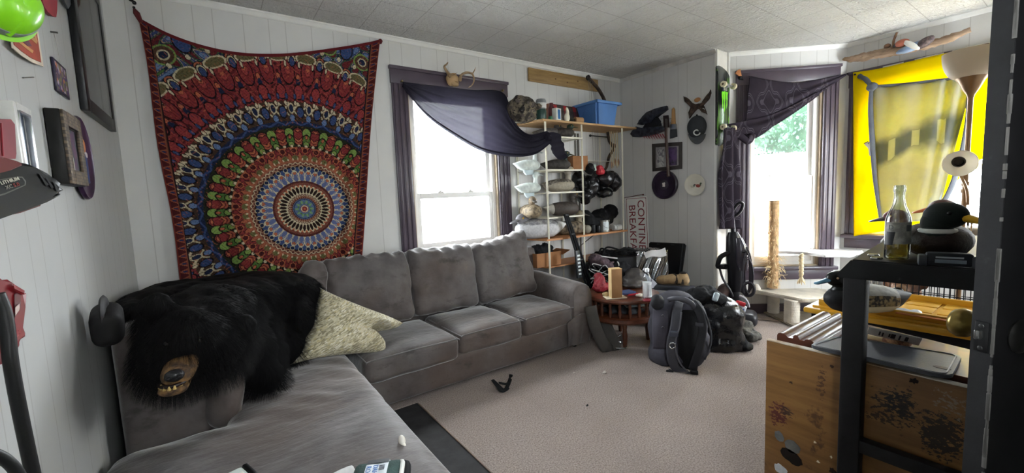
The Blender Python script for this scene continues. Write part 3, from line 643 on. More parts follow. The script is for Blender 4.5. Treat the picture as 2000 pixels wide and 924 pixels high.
# camouflage glove pack
q = onZ(738, 936, ZC+.034); gp = thing('glove_pack', 'dark green packaged gloves with white and blue label on the chaise cushion', 'gloves', tuple(q))
m = frame(q, (1, -.50, 0)); b = B(m); b.sbox((0, -.02, 0), (.145, .15, .055), r=.022, n=10, nz=.006, nf=14); b.build('knit', mat('39504c', .9, var=.3, vs=20, bump=.5, bs=200), gp, smooth=70)
b = B(m); b.grid(lambda u, v: (lerp(-.035, .03, u), lerp(.062, -.09, v), .0325 - .012*exp(-((v)/.16)**2)*1.4 + .001*sin(u*9)), 8, 16, thick=.0012); lb = b.build('label', mat('dfe6ec', .4, var=.02), gp)
b = B(m); b.grid(lambda u, v: (lerp(-.034, .029, u), lerp(.055, .030, v), .0325-.010*exp(-((.1+v*.1)/.16)**2)+.0018), 6, 4, thick=.0006); b.build('label_band', mat('2a2d35', .4), lb)
mt = m @ Matrix.Translation((-.012, .018, .0335)) @ Matrix.Rotation(-pi/2, 4, 'Z')
b = B(); b.text('DAHLIA', .020, mt, ext=.0005); b.text('ROOL', .020, mt @ Matrix.Translation((0, -.022, 0)), ext=.0005) if False else b.text('ROOL', .021, mt @ Matrix.Translation((0.002, -.020, 0)), ext=.0005); b.build('label_print', mat('3f6fb0', .5, var=0), lb)
for k in range(4):
    b = B(m); b.box((.013, .012-k*.006, .0338), (.016, .0022, .001)); b.build('label_rule', mat('30343c', .5, var=0), lb, smooth=0)
b = B(m); b.tube(curve([(.062, .055, .01), (.070, .03, .022), (.072, -.03, .026), (.070, -.09, .02)], 14), .007, 8); b.build('white_cuff', mat('e6e6e2', .8, bump=.4), gp)
b = B(m); b.tube(curve([(.073, .058, .0), (.083, .03, .010), (.086, -.03, .012), (.083, -.09, .01)], 14), .011, 8); b.build('knit_edge', mat('17181a', .9, bump=.4), gp)
q = onZ(662, 944, ZC+.014); m = frame(q, (1, .1, 0)); b = B(m); b.sbox((0, 0, 0), (.12, .10, .024), r=.010, n=8, nz=.006, nf=20); tag(b.build('cloth_glove', mat('d8d8d8', .9, bump=.3), loc=q, smooth=70), 'white cloth glove beside the dark green glove pack', 'glove')
# ================================================================== WINDOW DRAPE, ANTLERS, BOARD
def sheet(name, top, bot, m, n=(60, 24), thick=.002, fold=.012, nf=5, parent=None, loc=None, seed=0, sag=0):
    """cloth hung between two space curves, with soft folds running along it"""
    b = B()
    def fn(u, v):
        a, c = interp(top, u), interp(bot, u); p = lerp(a, c, v); d = (c-a)
        nrm = V((0, -1, 0)) if d.length < 1e-4 else V((0, -1, 0))
        k = sin(pi*v)
        return p + nrm*(sag*k + fold*(sin(v*nf*2*pi + 2*u + seed) + .6*sin(v*nf*3.7*pi+5*u))*min(1, d.length*5)*(.35+.65*k) + .006*noise.noise(p*8)*k)
    b.grid(fn, *n, thick=thick)
    return b.build(name, m, parent, smooth=180, loc=loc)
M_navy = cloth_mat('navy_cloth', '2e2c36', trans=.45, tcol='575463', thru=.075)
dl = onY(880, 210, 3.22)
drape1 = thing('window_drape', 'dark navy drape swagged across the first window and tied to the rack post', 'curtain', tuple(dl))
ct = [onY(784, 160, 3.245), onY(850, 168, 3.24), onY(920, 176, 3.235), onY(982, 182, 3.235), onY(1004, 236, 3.13), onY(1032, 262, 3.0), onY(1068, 256, 2.905)]
cb = [onY(786, 168, 3.235), onY(832, 222, 3.20), onY(884, 260, 3.17), onY(942, 292, 3.13), onY(1000, 303, 3.05), onY(1045, 299, 2.96), onY(1078, 276, 2.895)]
sheet('swag', ct, cb, M_navy, (90, 40), fold=.010, nf=4, parent=drape1, sag=.03)
b = B(); b.tube(curve(cb, 50), [.004+.012*sin(pi*i/50) for i in range(51)], 8); b.build('rolled_hem', M_navy, drape1, smooth=180)
t0 = [onY(1066, 262, 2.90), onY(1078, 258, 2.90), onY(1094, 262, 2.91)]; t1 = [onY(1080, 300, 2.90), onY(1092, 312, 2.90), onY(1108, 308, 2.92)]
sheet('tail', t0, t1, M_navy, (14, 20), fold=.010, nf=2, parent=drape1)
q = onY(1070, 268, 2.89); b = B(); b.sbox(q, (.075, .06, .07), r=.03, n=8, nz=.012, nf=25); b.build('knot', M_navy, drape1, smooth=180)
for px, py, yy in ((784, 160, 3.243), (981, 178, 3.24)):
    q = onY(px, py, yy); b = B(); b.cyl(q+V((0, .014, .004)), q+V((0, -.012, .004)), .006); b.ell(q+V((0, -.014, .004)), .010, sub=2); b.build('hook', mat('8c7c58', .4, metal=.6), drape1)

M_antler = wood_mat('antler_bone', '7a5f44', 'b49a78', (3, 3, 3), .55, .3, 6)
q0 = onY(884, 156, 3.225); an = thing('antlers', 'pair of deer antlers on a skull cap above the first window', 'antlers', tuple(q0))
b = B(); b.ell(q0, (.060, .030, .055), sub=3); b.ell(q0+V((.01, -.012, -.028)), (.038, .022, .03), sub=3); b.disp(.010, 30); b.build('skull_cap', mat('a88a62', .6, bump=.5, bs=60), an, smooth=180)
def apx(*l): return [onY(x, y, yy) for x, y, yy in l]
def tines(main, r0, subs):
    b = B(); c = curve(main, 28); b.tube(c, [r0*(1-.75*(i/28)**1.3) for i in range(29)], 10)
    for pts, r in subs: cc = curve(pts, 10); b.tube(cc, [r*(1-.8*i/10) for i in range(11)], 8)
    b.disp(.0015, 60); b.build('antler', M_antler, an, smooth=180)
tines(apx((880, 152, 3.215), (872, 138, 3.19), (868, 130, 3.16), (872, 126, 3.13), (875, 122, 3.11)), .013, [(apx((874, 142, 3.19), (884, 146, 3.16), (893, 142, 3.13)), .008), (apx((882, 153, 3.215), (878, 146, 3.2), (877, 140, 3.20)), .012)])
tines(apx((899, 158, 3.215), (900, 148, 3.19), (910, 142, 3.16), (922, 144, 3.13), (926, 156, 3.10), (922, 166, 3.08), (915, 171, 3.07)), .012, [(apx((922, 145, 3.13), (926, 139, 3.12), (929, 131, 3.11)), .008), (apx((900, 156, 3.2), (901, 150, 3.18), (900, 145, 3.16)), .008)])

M_pine = wood_mat('knotty_pine', '7d6038', 'ad8d58', (1.2, 16, 16), .55, .12)
a, c = onY(1032, 145, 3.265), onY(1167, 168, 3.265); h = .125; b = B(frame((a+c)/2, c-a)); b.box((0, 0, 0), ((c-a).length, .022, .125), bev=.002)
for kx, kz in ((-.14, -.005), (.02, -.02), (.17, .01)): b.ell((kx, -.0115, kz), (.010, .0008, .007), sub=2, mi=1)
tag(b.build('pine_board', [M_pine, mat('5c3a1c', .6)], loc=(a+c)/2), 'knotty pine board fixed high on the back wall above the rack', 'board')

# ================================================================== STORAGE RACK
YR = 2.95; rack = thing('storage_rack', 'white wire storage rack with plywood top crammed with decoys', 'rack', (3.0, 3.1, 0))
M_wire = mat('dcd8c6', .4, var=.05); M_ply = wood_mat('plywood', 'a07a4c', 'c9a678', (2, 12, 12), .6, .1); M_shelfwood = wood_mat('shelf_pine', 'a86f42', 'c98f5c', (1.5, 14, 14), .55, .1)
def plate(b, poly, z0, z1, mi=0):
    lo = [b.bm.verts.new((x, y, z0)) for x, y in poly]; hi = [b.bm.verts.new((x, y, z1)) for x, y in poly]; n = len(poly)
    fs = [b.bm.faces.new(lo[::-1]), b.bm.faces.new(hi)] + [b.bm.faces.new((lo[i], lo[(i+1) % n], hi[(i+1) % n], hi[i])) for i in range(n)]
    b._mi(fs, mi); return b
ZT = 1.925; XP = [2.502, 2.957, 3.545]
b = B(); fr = onY(1243, 246, 2.925); plate(b, [(2.375, 3.268), (onY(1060, 232, 2.925).x, 2.925), (fr.x, 2.925), (fr.x, 3.268)], ZT, ZT+.018); b.build('plywood_top', M_ply, rack)
XBk = [2.405, 2.957, 3.545]
for i in range(3):
    for x, y in ((XP[i], YR), (XBk[i], 3.262)):
        b = B(); b.cyl((x-.006, y, .0), (x-.006, y, ZT), .0045, seg=8); b.cyl((x+.006, y, .0), (x+.006, y, ZT), .0045, seg=8)
        for k in range(6): b.box((x, y, .2+k*.32), (.014, .006, .02))
        b.build('post', M_wire, rack)
SH = [1.795, 1.492, 1.284, 1.052]
for z in SH:
    b = B(); f0, f1, g0, g1 = V((XP[0], YR, z)), V((XP[1], YR, z)), V((XBk[0], 3.255, z)), V((XBk[1], 3.255, z))
    b.tube([f0, f1, g1, g0], .005, 8, closed=True); b.box(tuple((f0+f1)/2+V((0, -.003, 0))), ((f1-f0).length, .006, .014))
    for k in range(1, 16): t = k/16; b.tube([lerp(f0, f1, t), lerp(g0, g1, t)], .0018, 6)
    for k in (.33, .66): b.tube([lerp(f0, g0, k)-V((0, 0, .004)), lerp(f1, g1, k)-V((0, 0, .004))], .0025, 6)
    b.build('wire_shelf', M_wire, rack)
b = B(); plate(b, [(2.42, 3.26), (2.47, 2.94), (3.60, 2.94), (3.60, 3.26)], .842, .860); b.build('wooden_shelf', M_shelfwood, rack)
for z, x0 in ((1.284, 3.1), (1.60, 3.05)):
    b = B(); b.tube([(x0, 3.10, z), (XP[2], 3.10, z)], .0025, 6); b.tube([(x0, 3.24, z), (XP[2], 3.24, z)], .0025, 6)
    for k in range(8): x = lerp(x0, XP[2], k/7); b.tube([(x, 3.10, z), (x, 3.25, z)], .0015, 6)
    b.build('wire_shelf', M_wire, rack)
for x in (3.18, 3.225):
    b = B(); b.bx(x-.007, x+.007, 3.262, 3.276, .5, 1.9); b.build('wall_track', mat('6f6a62', .4, metal=.5), rack)
b = B(); b.tube([(3.2, 3.26, .83), (3.2, 3.0, .835)], .006, 6); b.tube([(3.2, 3.26, .70), (3.2, 3.05, .832)], .005, 6); b.build('bracket', mat('6f6a62', .4, metal=.5), rack)

# ------------------------------------------------------------------ decoys
def duck(name, label, loc, rz, L=.36, body='6b5a46', body2=None, head='1f3527', bill='6d6a44', breast=None, tail=None, side=None, neck=0, group=None, tilt=0, keel=None, bump=.25, sleep=False, ring=None, flank_y=None, belly=None, eye='d8a52c', headrot=0, rot=None, fat=1.0, hs=1.0):
    t = thing(name, label, 'decoy', loc, rz, group, rot or (tilt, 0, rz)); s = L/.36; M = WM[t.name]
    st = [(-.205, .010, .082, .092), (-.18, .03, .062, .10), (-.14, .055, .028, .112), (-.09, .078, .004, .126), (-.03, .090, 0, .136), (.04, .090, 0, .137), (.10, .078, .002, .130), (.14, .058, .015, .115), (.165, .034, .038, .095), (.176, .012, .058, .078)]
    b = B(M @ Matrix.Scale(s, 4)); rings = []; n = 22
    for x, w_, z0, z1 in st:
        w_ *= fat; rings.append([b.bm.verts.new(b.M @ V((x, w_*abs(cos(a))**.85*(1 if cos(a) >= 0 else -1), (z0+z1)/2 + (z1-z0)/2*abs(sin(a))**.9*(1 if sin(a) >= 0 else -1)))) for a in [2*pi*i/n for i in range(n)]])
    b.skin(rings); bmesh.ops.subdivide_edges(b.bm, edges=b.bm.edges[:], cuts=1, use_grid_fill=True, smooth=.6)
    ms = [mat(body, .65, c2=body2, vs=38, bump=bump, bs=120), mat(breast or body, .6, c2=None if breast else body2, vs=38, bump=bump, bs=120), mat(tail or body, .6, c2=None if tail else body2, vs=38), mat(side[0] if isinstance(side, tuple) else (side or body), .6, c2=side[1] if isinstance(side, tuple) else (None if side else body2), vs=60, bump=bump, bs=120), mat(belly or (body if isinstance(side, tuple) else side) or body, .6)]
    Mi = M.inverted()
    def reg(p):
        q = (Mi @ p)/s
        if q.x > .105 and breast: return 1
        if q.x < -.125 and tail: return 2
        if belly and q.z < .045: return 4
        if side and q.z < .098 - .35*max(0, -q.x-.06): return 3
        return 0
    b.paint(reg); bd = b.build('body', ms, t, smooth=180)
    hx, hz = (.112, .185+neck) if not sleep else (.05, .165)
    b = B(M @ Matrix.Scale(s, 4) @ Matrix.Translation((hx, 0, hz)) @ Matrix.Rotation(headrot, 4, 'Z') @ Matrix.Scale(hs, 4))
    b.ell((.012, 0, .012), (.050, .035, .039), sub=3); b.ell((-.005, 0, -.01), (.038, .032, .04), sub=3)
    b.tube([(.002, 0, 0), (-.004, 0, -.03-neck*.5), (-.006, 0, -.062-neck), (-.004, 0, -.09-neck)], [.031, .028-neck*.03, .034-neck*.04, .048], 16)
    hd = b.build('head', mat(head, .35 if head in ('1f3527', '101412') else .6, var=.15, bump=.08, bs=90), t, smooth=180)
    Hm = M @ Matrix.Scale(s, 4) @ Matrix.Translation((hx, 0, hz)) @ Matrix.Rotation(headrot, 4, 'Z') @ Matrix.Scale(hs, 4)
    b = B(Hm); r2 = []
    for x, w_, z0, z1 in ((.046, .020, -.006, .022), (.064, .018, -.008, .014), (.088, .020, -.012, .004), (.106, .019, -.015, -.004), (.114, .010, -.014, -.008)):
        r2.append([b.bm.verts.new(b.M @ V((x, w_*cos(a), (z0+z1)/2+(z1-z0)/2*sin(a)))) for a in [2*pi*i/14 for i in range(14)]])
    b.skin(r2); b.build('bill', mat(bill, .35, var=.08), hd, smooth=180)
    for sg in (-1, 1): b = B(Hm); b.ell((.030, sg*.032, .020), .0055, sub=2); b.build('eye', mat(eye, .12, coat=.5, var=0), hd)
    if ring: b = B(Hm); b.tube([V((-.004+.036*cos(a), .035*sin(a), -.045-max(neck, -.012))) for a in [2*pi*i/20 for i in range(20)]], .007, 8, closed=True); b.build('neck_ring', mat(ring, .6), hd)
    if keel:
        b = B(M @ Matrix.Scale(s, 4)); b.prism([(-.07, .01), (.08, .01), (.07, -.055), (-.03, -.062), (-.06, -.03)], .05, bev=.01); b.build('keel', mat(keel, .5, var=.03), t, smooth=50)
    return t
ZS = {k: z+.006 for k, z in enumerate(SH)}
def rk(px, z, y=3.1): q = onY(px, 300, y); return (q.x, y, z)
GD = 'decoys on the rack shelves'
g = duck('goose_decoy', 'pale snow goose decoy upper of the two white ones on the wire shelves', rk(1030, ZS[1], 3.08), -.20, .255, 'd7e0dc', None, 'd7e0dc', 'c9d2cf', neck=.05, keel='cfe0e6', bump=.1, group=GD, eye='30343a')
copy_tree(g, rk(1030, ZS[2], 3.08), -.12, 'pale snow goose decoy lower of the two white ones on the wire shelves')
duck('duck_decoy', 'dark green headed drake decoy on the topmost wire shelf', rk(1098, ZS[0], 3.05), -.9, .25, '4b453f', '322d2a', '1f3527', '5d5a3a', group=GD, neck=-.05)
duck('duck_decoy', 'dull grey decoy on the topmost wire shelf behind the drape', rk(1072, ZS[0], 3.12), -.5, .27, '6a6663', '55514e', '3c3a38', '55534b', group=GD, neck=-.05)
duck('duck_decoy', 'dark drake decoy beside the cardboard box on the rack', rk(1086, ZS[1], 3.08), -.7, .28, '4a4540', '36322f', '24332b', '54523a', group=GD)
duck('duck_decoy', 'speckled grey hen decoy looking right on the wire shelf', rk(1090, ZS[2], 3.07), -.28, .335, '8d867a', '4c463f', '9c9384', '4b4640', neck=.03, group=GD, side='98907f')
duck('duck_decoy', 'sleeping brown hen decoy at the left of the rack', rk(1032, ZS[3], 3.10), -1.9, .34, '9b8a70', '5f5342', '7b6c58', '4f4a42', sleep=True, group=GD, fat=1.1, tail='c9c2b4')
duck('duck_decoy', 'dark brown decoy with white wing patch on the lowest wire shelf', rk(1096, ZS[3], 3.07), -.3, .36, '4d443d', '38312c', '3a332e', '4b4640', group=GD, side='453c36', tail='b9b4aa')
duck('duck_decoy', 'speckled brown hen decoy on the wooden shelf', rk(1108, .862, 3.10), -.35, .36, '8a7b64', '4a4034', '8b8069', '4b4640', group=GD, breast='6b5c48')
duck('goose_decoy', 'grey and white goose decoy with hollow neck on the wooden shelf', rk(1048, .862, 3.08), pi-.25, .50, 'a3a2a2', '77757a', '7f7d82', '5e5c60', group=GD, side='c3c2c4', tail='e4e2de', neck=-.06, headrot=.3)
q = rk(1143, .862, 3.02); b = B(); b.ell((q[0], q[1], q[2]+.043), (.046, .042, .043)); b.ell((q[0]-.03, q[1]+.03, q[2]+.07), (.03, .03, .03)); b.disp(.002, 30)
tag(b.build('decoy_head', mat('8f8a7c', .6, bump=.2), loc=q, smooth=180), 'round grey loose decoy head on the wooden shelf', 'decoy')
# cardboard box
M_card = mat('9a6a42', .8, var=.08, bump=.1); q = onY(1127, 320, 3.12)
bx_ = thing('cardboard_box', 'small brown cardboard box on the rack beside the dark drake', 'box', (q.x, q.y, ZS[1])); m = Matrix.Translation((q.x, q.y, ZS[1])) @ Matrix.Rotation(-.25, 4, 'Z')
b = B(m); b.box((0, 0, .07), (.17, .14, .14), bev=.002); b.build('body', M_card, bx_); b = B(m); b.box((-.045, 0, .1415), (.085, .14, .003), rot=(0, .06, 0)); b.box((.045, 0, .1415), (.085, .14, .003), rot=(0, -.04, 0)); b.build('flap', M_card, bx_)
# ------------------------------------------------------------------ on the plywood top
ZP = ZT+.0185
def camo_mat():
    k = NT('camo_cloth'); p = k.pos(True); n1 = k.noise(p, 14, 2); n2 = k.noise(p, 23, 2)
    c = k.ramp(n1, [(.40, lin('3b352f')), (.46, lin('6d6353')), (.56, lin('8a7f6b')), (.60, lin('2b2826'))], 'CONSTANT'); c = k.mix(k.ramp(n2, [(.55, (0, 0, 0, 1)), (.57, (1, 1, 1, 1))]), c, lin('57504a')); k.set(Base_Color=c, Roughness=.9); k.bump(k.noise(p, 160), .3, .004); return k.m
M_camo = camo_mat()
q = onY(1021, 216, 3.10); b = B(); b.sbox((q.x, 3.10, ZP+.105), (.26, .22, .21), r=.09, n=18, nz=.026, nf=9, puff=.1); b.disp(.004, 26)
for k in range(4): b.tube(curve([(q.x-.10+.05*k, 3.0, ZP+.06+.02*k), (q.x-.05+.05*k, 2.975, ZP+.12), (q.x+.02*k, 2.985, ZP+.16-.02*k), (q.x+.06, 3.0, ZP+.11)], 14), .022, 10)
tag(b.build('camo_jacket', M_camo, loc=(q.x, 3.10, ZP), smooth=180), 'crumpled camouflage jacket bundled at the left of the plywood top', 'jacket')
q = onY(1057, 215, 3.0); jar = thing('spice_jar', 'green jar with grey lid and white label on the plywood top', 'jar', (q.x, 3.0, ZP)); T0 = Matrix.Translation((q.x, 3.0, ZP))
b = B(T0); b.lathe([(.0, 0), (.042, 0), (.046, .01), (.046, .085), (.043, .095), (.0, .095)]); b.build('body', mat('24423a', .35), jar)
b = B(T0); b.lathe([(.043, .095), (.045, .10), (.047, .17), (.040, .185), (0, .187)]); b.build('lid', mat('7f8284', .4), jar); b = B(T0); b.lathe([(.0475, .105), (.048, .11), (.048, .145), (.0475, .15)]); b.build('label', mat('d5d5d2', .5), jar)
q = onY(1077, 214, 3.06); b = B(); b.lathe([(0, 0), (.03, 0), (.032, .01), (.032, .13), (.02, .155), (.018, .18), (0, .18)], Matrix.Translation((q.x, 3.06, ZP))); tag(b.build('flask', mat('5d2026', .3, coat=.4), loc=(q.x, 3.06, ZP)), 'dark red metal flask behind the green jar', 'flask')
q = onY(1087, 217, 2.98); bc = thing('carton', 'white and blue small carton standing on the plywood top', 'carton', (q.x, 2.98, ZP))
b = B(); b.box((q.x, 2.98, ZP+.058), (.075, .05, .115), bev=.003, rot=(0, 0, .2)); b.build('body', mat('dcdcd4', .5), bc); b = B(Matrix.Translation((q.x, 2.98, ZP)) @ Matrix.Rotation(.2, 4, 'Z')); b.box((.004, -.0255, .06), (.036, .002, .085)); b.build('label', mat('2f6ea8', .5), bc)
q = onY(1075, 230, 2.97); b = B(); b.lathe([(0, 0), (.02, 0), (.022, .02), (.018, .035), (0, .037)], Matrix.Translation((q.x, 2.97, ZP))); tag(b.build('green_cap', mat('2d6e4c', .5), loc=(q.x, 2.97, ZP)), 'small green bottle cap lying before the flask', 'cap')
q = onY(1107, 220, 2.97); wb_ = thing('white_bird', 'small white bird figurine standing beside the blue tote', 'figurine', (q.x, 2.97, ZP))
b = B(); b.ell((q.x, 2.97, ZP+.04), (.030, .026, .045)); b.ell((q.x+.006, 2.968, ZP+.085), (.018, .016, .035)); b.ell((q.x-.004, 2.965, ZP+.118), (.017, .015, .016)); b.remesh(.006, 3); b.build('body', mat('e4e0cc', .4), wb_, smooth=180); b = B(); b.cyl((q.x-.018, 2.962, ZP+.117), (q.x-.036, 2.957, ZP+.113), .006, .001, 8); b.build('beak', mat('c8842c', .5), wb_)
q = onY(1131, 227, 2.99); b = B(); b.cyl((q.x-.05, 3.0, ZP+.03), (q.x+.04, 2.99, ZP+.03), .030, seg=24); b.cyl((q.x-.052, 3.0, ZP+.03), (q.x-.049, 3.0, ZP+.03), .014, mi=1); tag(b.build('brown_roll', [mat('a5805c', .7), mat('4a3524', .7)], loc=(q.x, 3, ZP)), 'brown paper roll lying in front of the blue tote', 'roll')
q = onY(1120, 226, 3.03); b = B(); b.sbox((q.x, 3.04, ZP+.03), (.08, .07, .06), r=.025, n=8, nz=.012, nf=18); tag(b.build('cloth_pouch', mat('4a4a40', .9), loc=(q.x, 3.04, ZP), smooth=180), 'dark olive cloth pouch between the white bird and the roll', 'pouch')
# skateboard deck with red plaid
def plaid_mat():
    k = NT('red_plaid'); p = k.pos(True); sp = k.n('ShaderNodeSeparateXYZ', {0: p}); col = lin('3a2f2a')
    a = k.math('LESS_THAN', k.math('MODULO', k.math('ADD', sp.outputs[0], 5), .13), .045); z = k.math('LESS_THAN', k.math('MODULO', k.math('ADD', sp.outputs[2], 5), .10), .05); n = k.noise(p, 40, 3)
    c = k.mix(a, lin('423a36'), lin('a3262c')); c = k.mix(k.math('MULTIPLY', z, .65), c, lin('231d1c')); c = k.mix(k.math('LESS_THAN', sp.outputs[0], -.23), c, lin('7a4a38')); c = k.mix(k.ramp(n, [(.5, (0, 0, 0, 1)), (.65, (.5, .5, .5, 1))]), c, lin('5a5148')); k.set(Base_Color=c, Roughness=.45); return k.m
q = onY(1105, 202, 3.2); L = .34; H = .105; pts = [(-L+H*1.2*(1-sin(a)), H*cos(a)) for a in [pi*i/12 for i in range(13)]]
pts = [(-L+H*(1-sin(pi*i/12)), H*cos(pi*i/12)) for i in range(13)] + [(L-H*(1-sin(pi*i/12)), -H*cos(pi*i/12)) for i in range(13)]
b = B(); b.prism(pts, .012, Matrix.Translation((q.x+.05, 3.215, ZP+.115)) @ Matrix.Rotation(-.22, 4, 'X') @ Matrix.Rotation(.03, 4, 'Y'), bev=.003)
tag(b.build('plaid_deck', plaid_mat(), loc=(q.x+.05, 3.215, ZP+.115)), 'red and black plaid skateboard deck leaning on the wall above the rack', 'skateboard')
# blue tote
tb = thing('blue_tote', 'open blue plastic storage tote on the plywood top', 'tote', (3.27, 3.10, ZP)); c0 = onY(1167, 238, 2.945)
x0, x1, y0, y1, hh = c0.x, c0.x+.325, 2.945, 3.262, .235
M_blue = mat('4a78b4', .4, var=.05)
b = B(); ins = .028
def shell(b, X0, X1, Y0, Y1, Z0, Z1, fl, th):
    lo = [(X0+fl, Y0+fl), (X1-fl, Y0+fl), (X1-fl, Y1-fl), (X0+fl, Y1-fl)]; hi = [(X0, Y0), (X1, Y0), (X1, Y1), (X0, Y1)]; hin = [(X0+th, Y0+th), (X1-th, Y0+th), (X1-th, Y1-th), (X0+th, Y1-th)]; lin_ = [(X0+fl+th, Y0+fl+th), (X1-fl-th, Y0+fl+th), (X1-fl-th, Y1-fl-th), (X0+fl+th, Y1-fl-th)]
    R_ = [[b.bm.verts.new((x, y, z)) for x, y in pl] for pl, z in ((lo, Z0), (hi, Z1), (hin, Z1), (lin_, Z0+th))]
    b.skin(R_)
shell(b, x0, x1, y0, y1, ZP, ZP+hh, ins, .004); bmesh.ops.bevel(b.bm, geom=[e for e in b.bm.edges if abs((e.verts[0].co-e.verts[1].co).z) > .1], offset=.02, segments=4, affect='EDGES'); b.build('body', M_blue, tb, smooth=45)
b = B(); e_ = .012; zr = ZP+hh; loop = [(x0-e_, y0-e_), (x1+e_, y0-e_), (x1+e_, y1+.004), (x0-e_, y1+.004)]
for i in range(4):
    p, r = loop[i], loop[(i+1) % 4]; mid = ((p[0]+r[0])/2, (p[1]+r[1])/2); hx = abs(p[0]-r[0]) > .01
    b.box((mid[0], mid[1], zr-.012), (abs(p[0]-r[0])+.022 if hx else .022, abs(p[1]-r[1])+.022 if not hx else .022, .028), bev=.006)
b.build('rim', mat('5584bf', .4, var=.04), tb)
b = B(); b.tube(curve([(x0-.006+.014, y0+.10, ZP+.10), (x0-.002+.010, y0+.17, ZP+.16), (x0+.008, y0+.24, ZP+.12)], 12), .005, 6); b.build('moulded_rib', M_blue, tb)
# compound bow hanging from the board
M_bow = mat('2b2320', .5, c2='4a3a2e', vs=30); bw = thing('compound_bow', 'dark compound bow hanging from the pine board behind the rack', 'bow', tuple(onY(1180, 260, 3.17)))
def bp(x, y, yy=3.19): return onY(x, y, yy)
b = B(); b.tube(curve([bp(1147, 150), bp(1158, 162), bp(1170, 176), bp(1182, 200), bp(1190, 232)], 20), [.010, .014]+[.018]*18+[.014], 8, flat=.5); b.build('limb', M_bow, bw)
b = B(); b.tube(curve([bp(1190, 232), bp(1187, 255), bp(1190, 275), bp(1198, 290), bp(1190, 305), bp(1187, 318)], 24), .016, 10, flat=.8); b.ell(bp(1199, 285), (.022, .02, .03), sub=2); b.build('riser', M_bow, bw, smooth=180)
b = B(); b.tube(curve([bp(1187, 316), bp(1184, 328), bp(1174, 338), bp(1162, 345)], 16), .014, 8, flat=.5); b.build('limb', M_bow, bw)
for x, y in ((1149, 152), (1161, 346)): b = B(); q = bp(x, y); b.cyl(q+V((0, -.008, 0)), q+V((0, .008, 0)), .028, seg=24); b.cyl(q+V((0, -.012, 0)), q+V((0, .012, 0)), .008); b.build('cam', M_black, bw)
for dx in (0, 5, 10): b = B(); b.tube([bp(1149+dx*.6, 152), bp(1157+dx, 260), bp(1160+dx*.6, 345)], .0018, 6); b.build('bowstring', mat('8f8c88', .6), bw)
b = B(); b.cyl(bp(1186, 268, 3.16), bp(1154, 265, 3.1), .006, seg=10); b.ell(bp(1153, 265, 3.1), .014, sub=2); b.build('stabilizer', M_black, bw)
qv = onY(1200, 290, 3.14)
for k in range(5):
    x = 1191+k*3.4; t = tag(B().build('x', M_black), 'x', 'x') if False else None
    a, c = onY(x, 252, 3.14), onY(x+4, 330-3*k % 7, 3.13); ar = thing('arrow', 'pale wooden arrow hanging in the bundle under the plywood top', 'arrow', tuple(a), 0, 'arrow bundle hanging beside the bow')
    b = B(); b.cyl(a, c, .0045, seg=8); b.build('shaft', mat('cdb993', .5), ar)
    b = B(); d = (a-c).normalized(); u = d.orthogonal().normalized(); v = d.cross(u)
    for j in range(3):
        w_ = u*cos(j*2.1+k)+v*sin(j*2.1+k); b.grid(lambda s, r: c + d*(.012+.07*s) + w_*(.004+.007*r*sin(pi*(s*.8+.1))), 5, 2, thick=.0008)
    b.build('fletching', mat('e2dac4' if k % 2 else '8a4a34', .7), ar)
# black bags, tins and boxes at the right of the rack
def bagmat(): 
    k = NT('black_plastic'); p = k.pos(True); n = k.noise(p, 7, 5, .6); n2 = k.noise(p, 26, 4); k.set(Base_Color=lin('121214'), Roughness=k.ramp(n, [(.3, (.16, .16, .16, 1)), (.7, (.34, .34, .34, 1))]), Specular_IOR_Level=.6); k.bump(k.math('ADD', n, k.math('MULTIPLY', n2, .25)), .45, .03); return k.m
M_bag = bagmat(); M_black_cloth = mat('141416', .85, var=.3, vs=12, bump=.4, bs=120)
def lump(name, label, cat, parts, m, vox=.014, amp=.02, f=9, group=None, seed=0, sm=3, amp2=.008):
    b = B(); c = sum((V(p[0]) for p in parts), V())/len(parts); zmin = min(p[0][2]-(p[1][2] if isinstance(p[1], tuple) else p[1]) for p in parts)
    for p in parts: b.ell(*p)
    b.remesh(vox, sm); b.disp(amp, f, seed); b.disp(amp2, f*3, seed+5)
    for v in b.bm.verts: v.co.z = max(v.co.z, zmin+.002)
    return tag(b.build(name, m, loc=(c.x, c.y, zmin), smooth=180), label, cat, group)
q1, q2, q3 = onY(1150, 365, 3.1), onY(1175, 350, 3.08), onY(1195, 355, 3.06); q0 = onY(1140, 385, 3.08)
lump('dry_bag', 'shiny black plastic bag stuffed onto the rack above the paint can', 'bag', [(q1, (.09, .11, .12)), (q2, (.11, .12, .10)), (q3, (.09, .10, .11)), (q0, (.07, .09, .08)), (onY(1130, 350, 3.1), (.06, .08, .09)), (onY(1180, 378, 3.06), (.10, .08, .05))], M_bag, seed=2)
q1, q2, q3 = onY(1160, 430, 3.1), onY(1180, 415, 3.1), onY(1195, 405, 3.1)
lump('cloth_bag', 'black cloth bag slumped on the wooden shelf behind the paint can', 'bag', [((q1.x, 3.12, .95), (.14, .12, .088)), ((q2.x, 3.13, 1.0), (.12, .11, .10)), ((q3.x, 3.12, 1.06), (.08, .09, .07)), ((onY(1148, 420, 3.1).x, 3.12, .98), (.08, .1, .10))], M_black_cloth, seed=5)
q = onY(1172, 332, 3.02); b = B(); b.sbox(q, (.085, .07, .095), r=.03, n=10, nz=.014, nf=20); tag(b.build('red_pouch', mat('b0202c', .5, bump=.3), loc=q, smooth=180), 'crumpled bright red pouch on top of the shiny black bag', 'pouch')
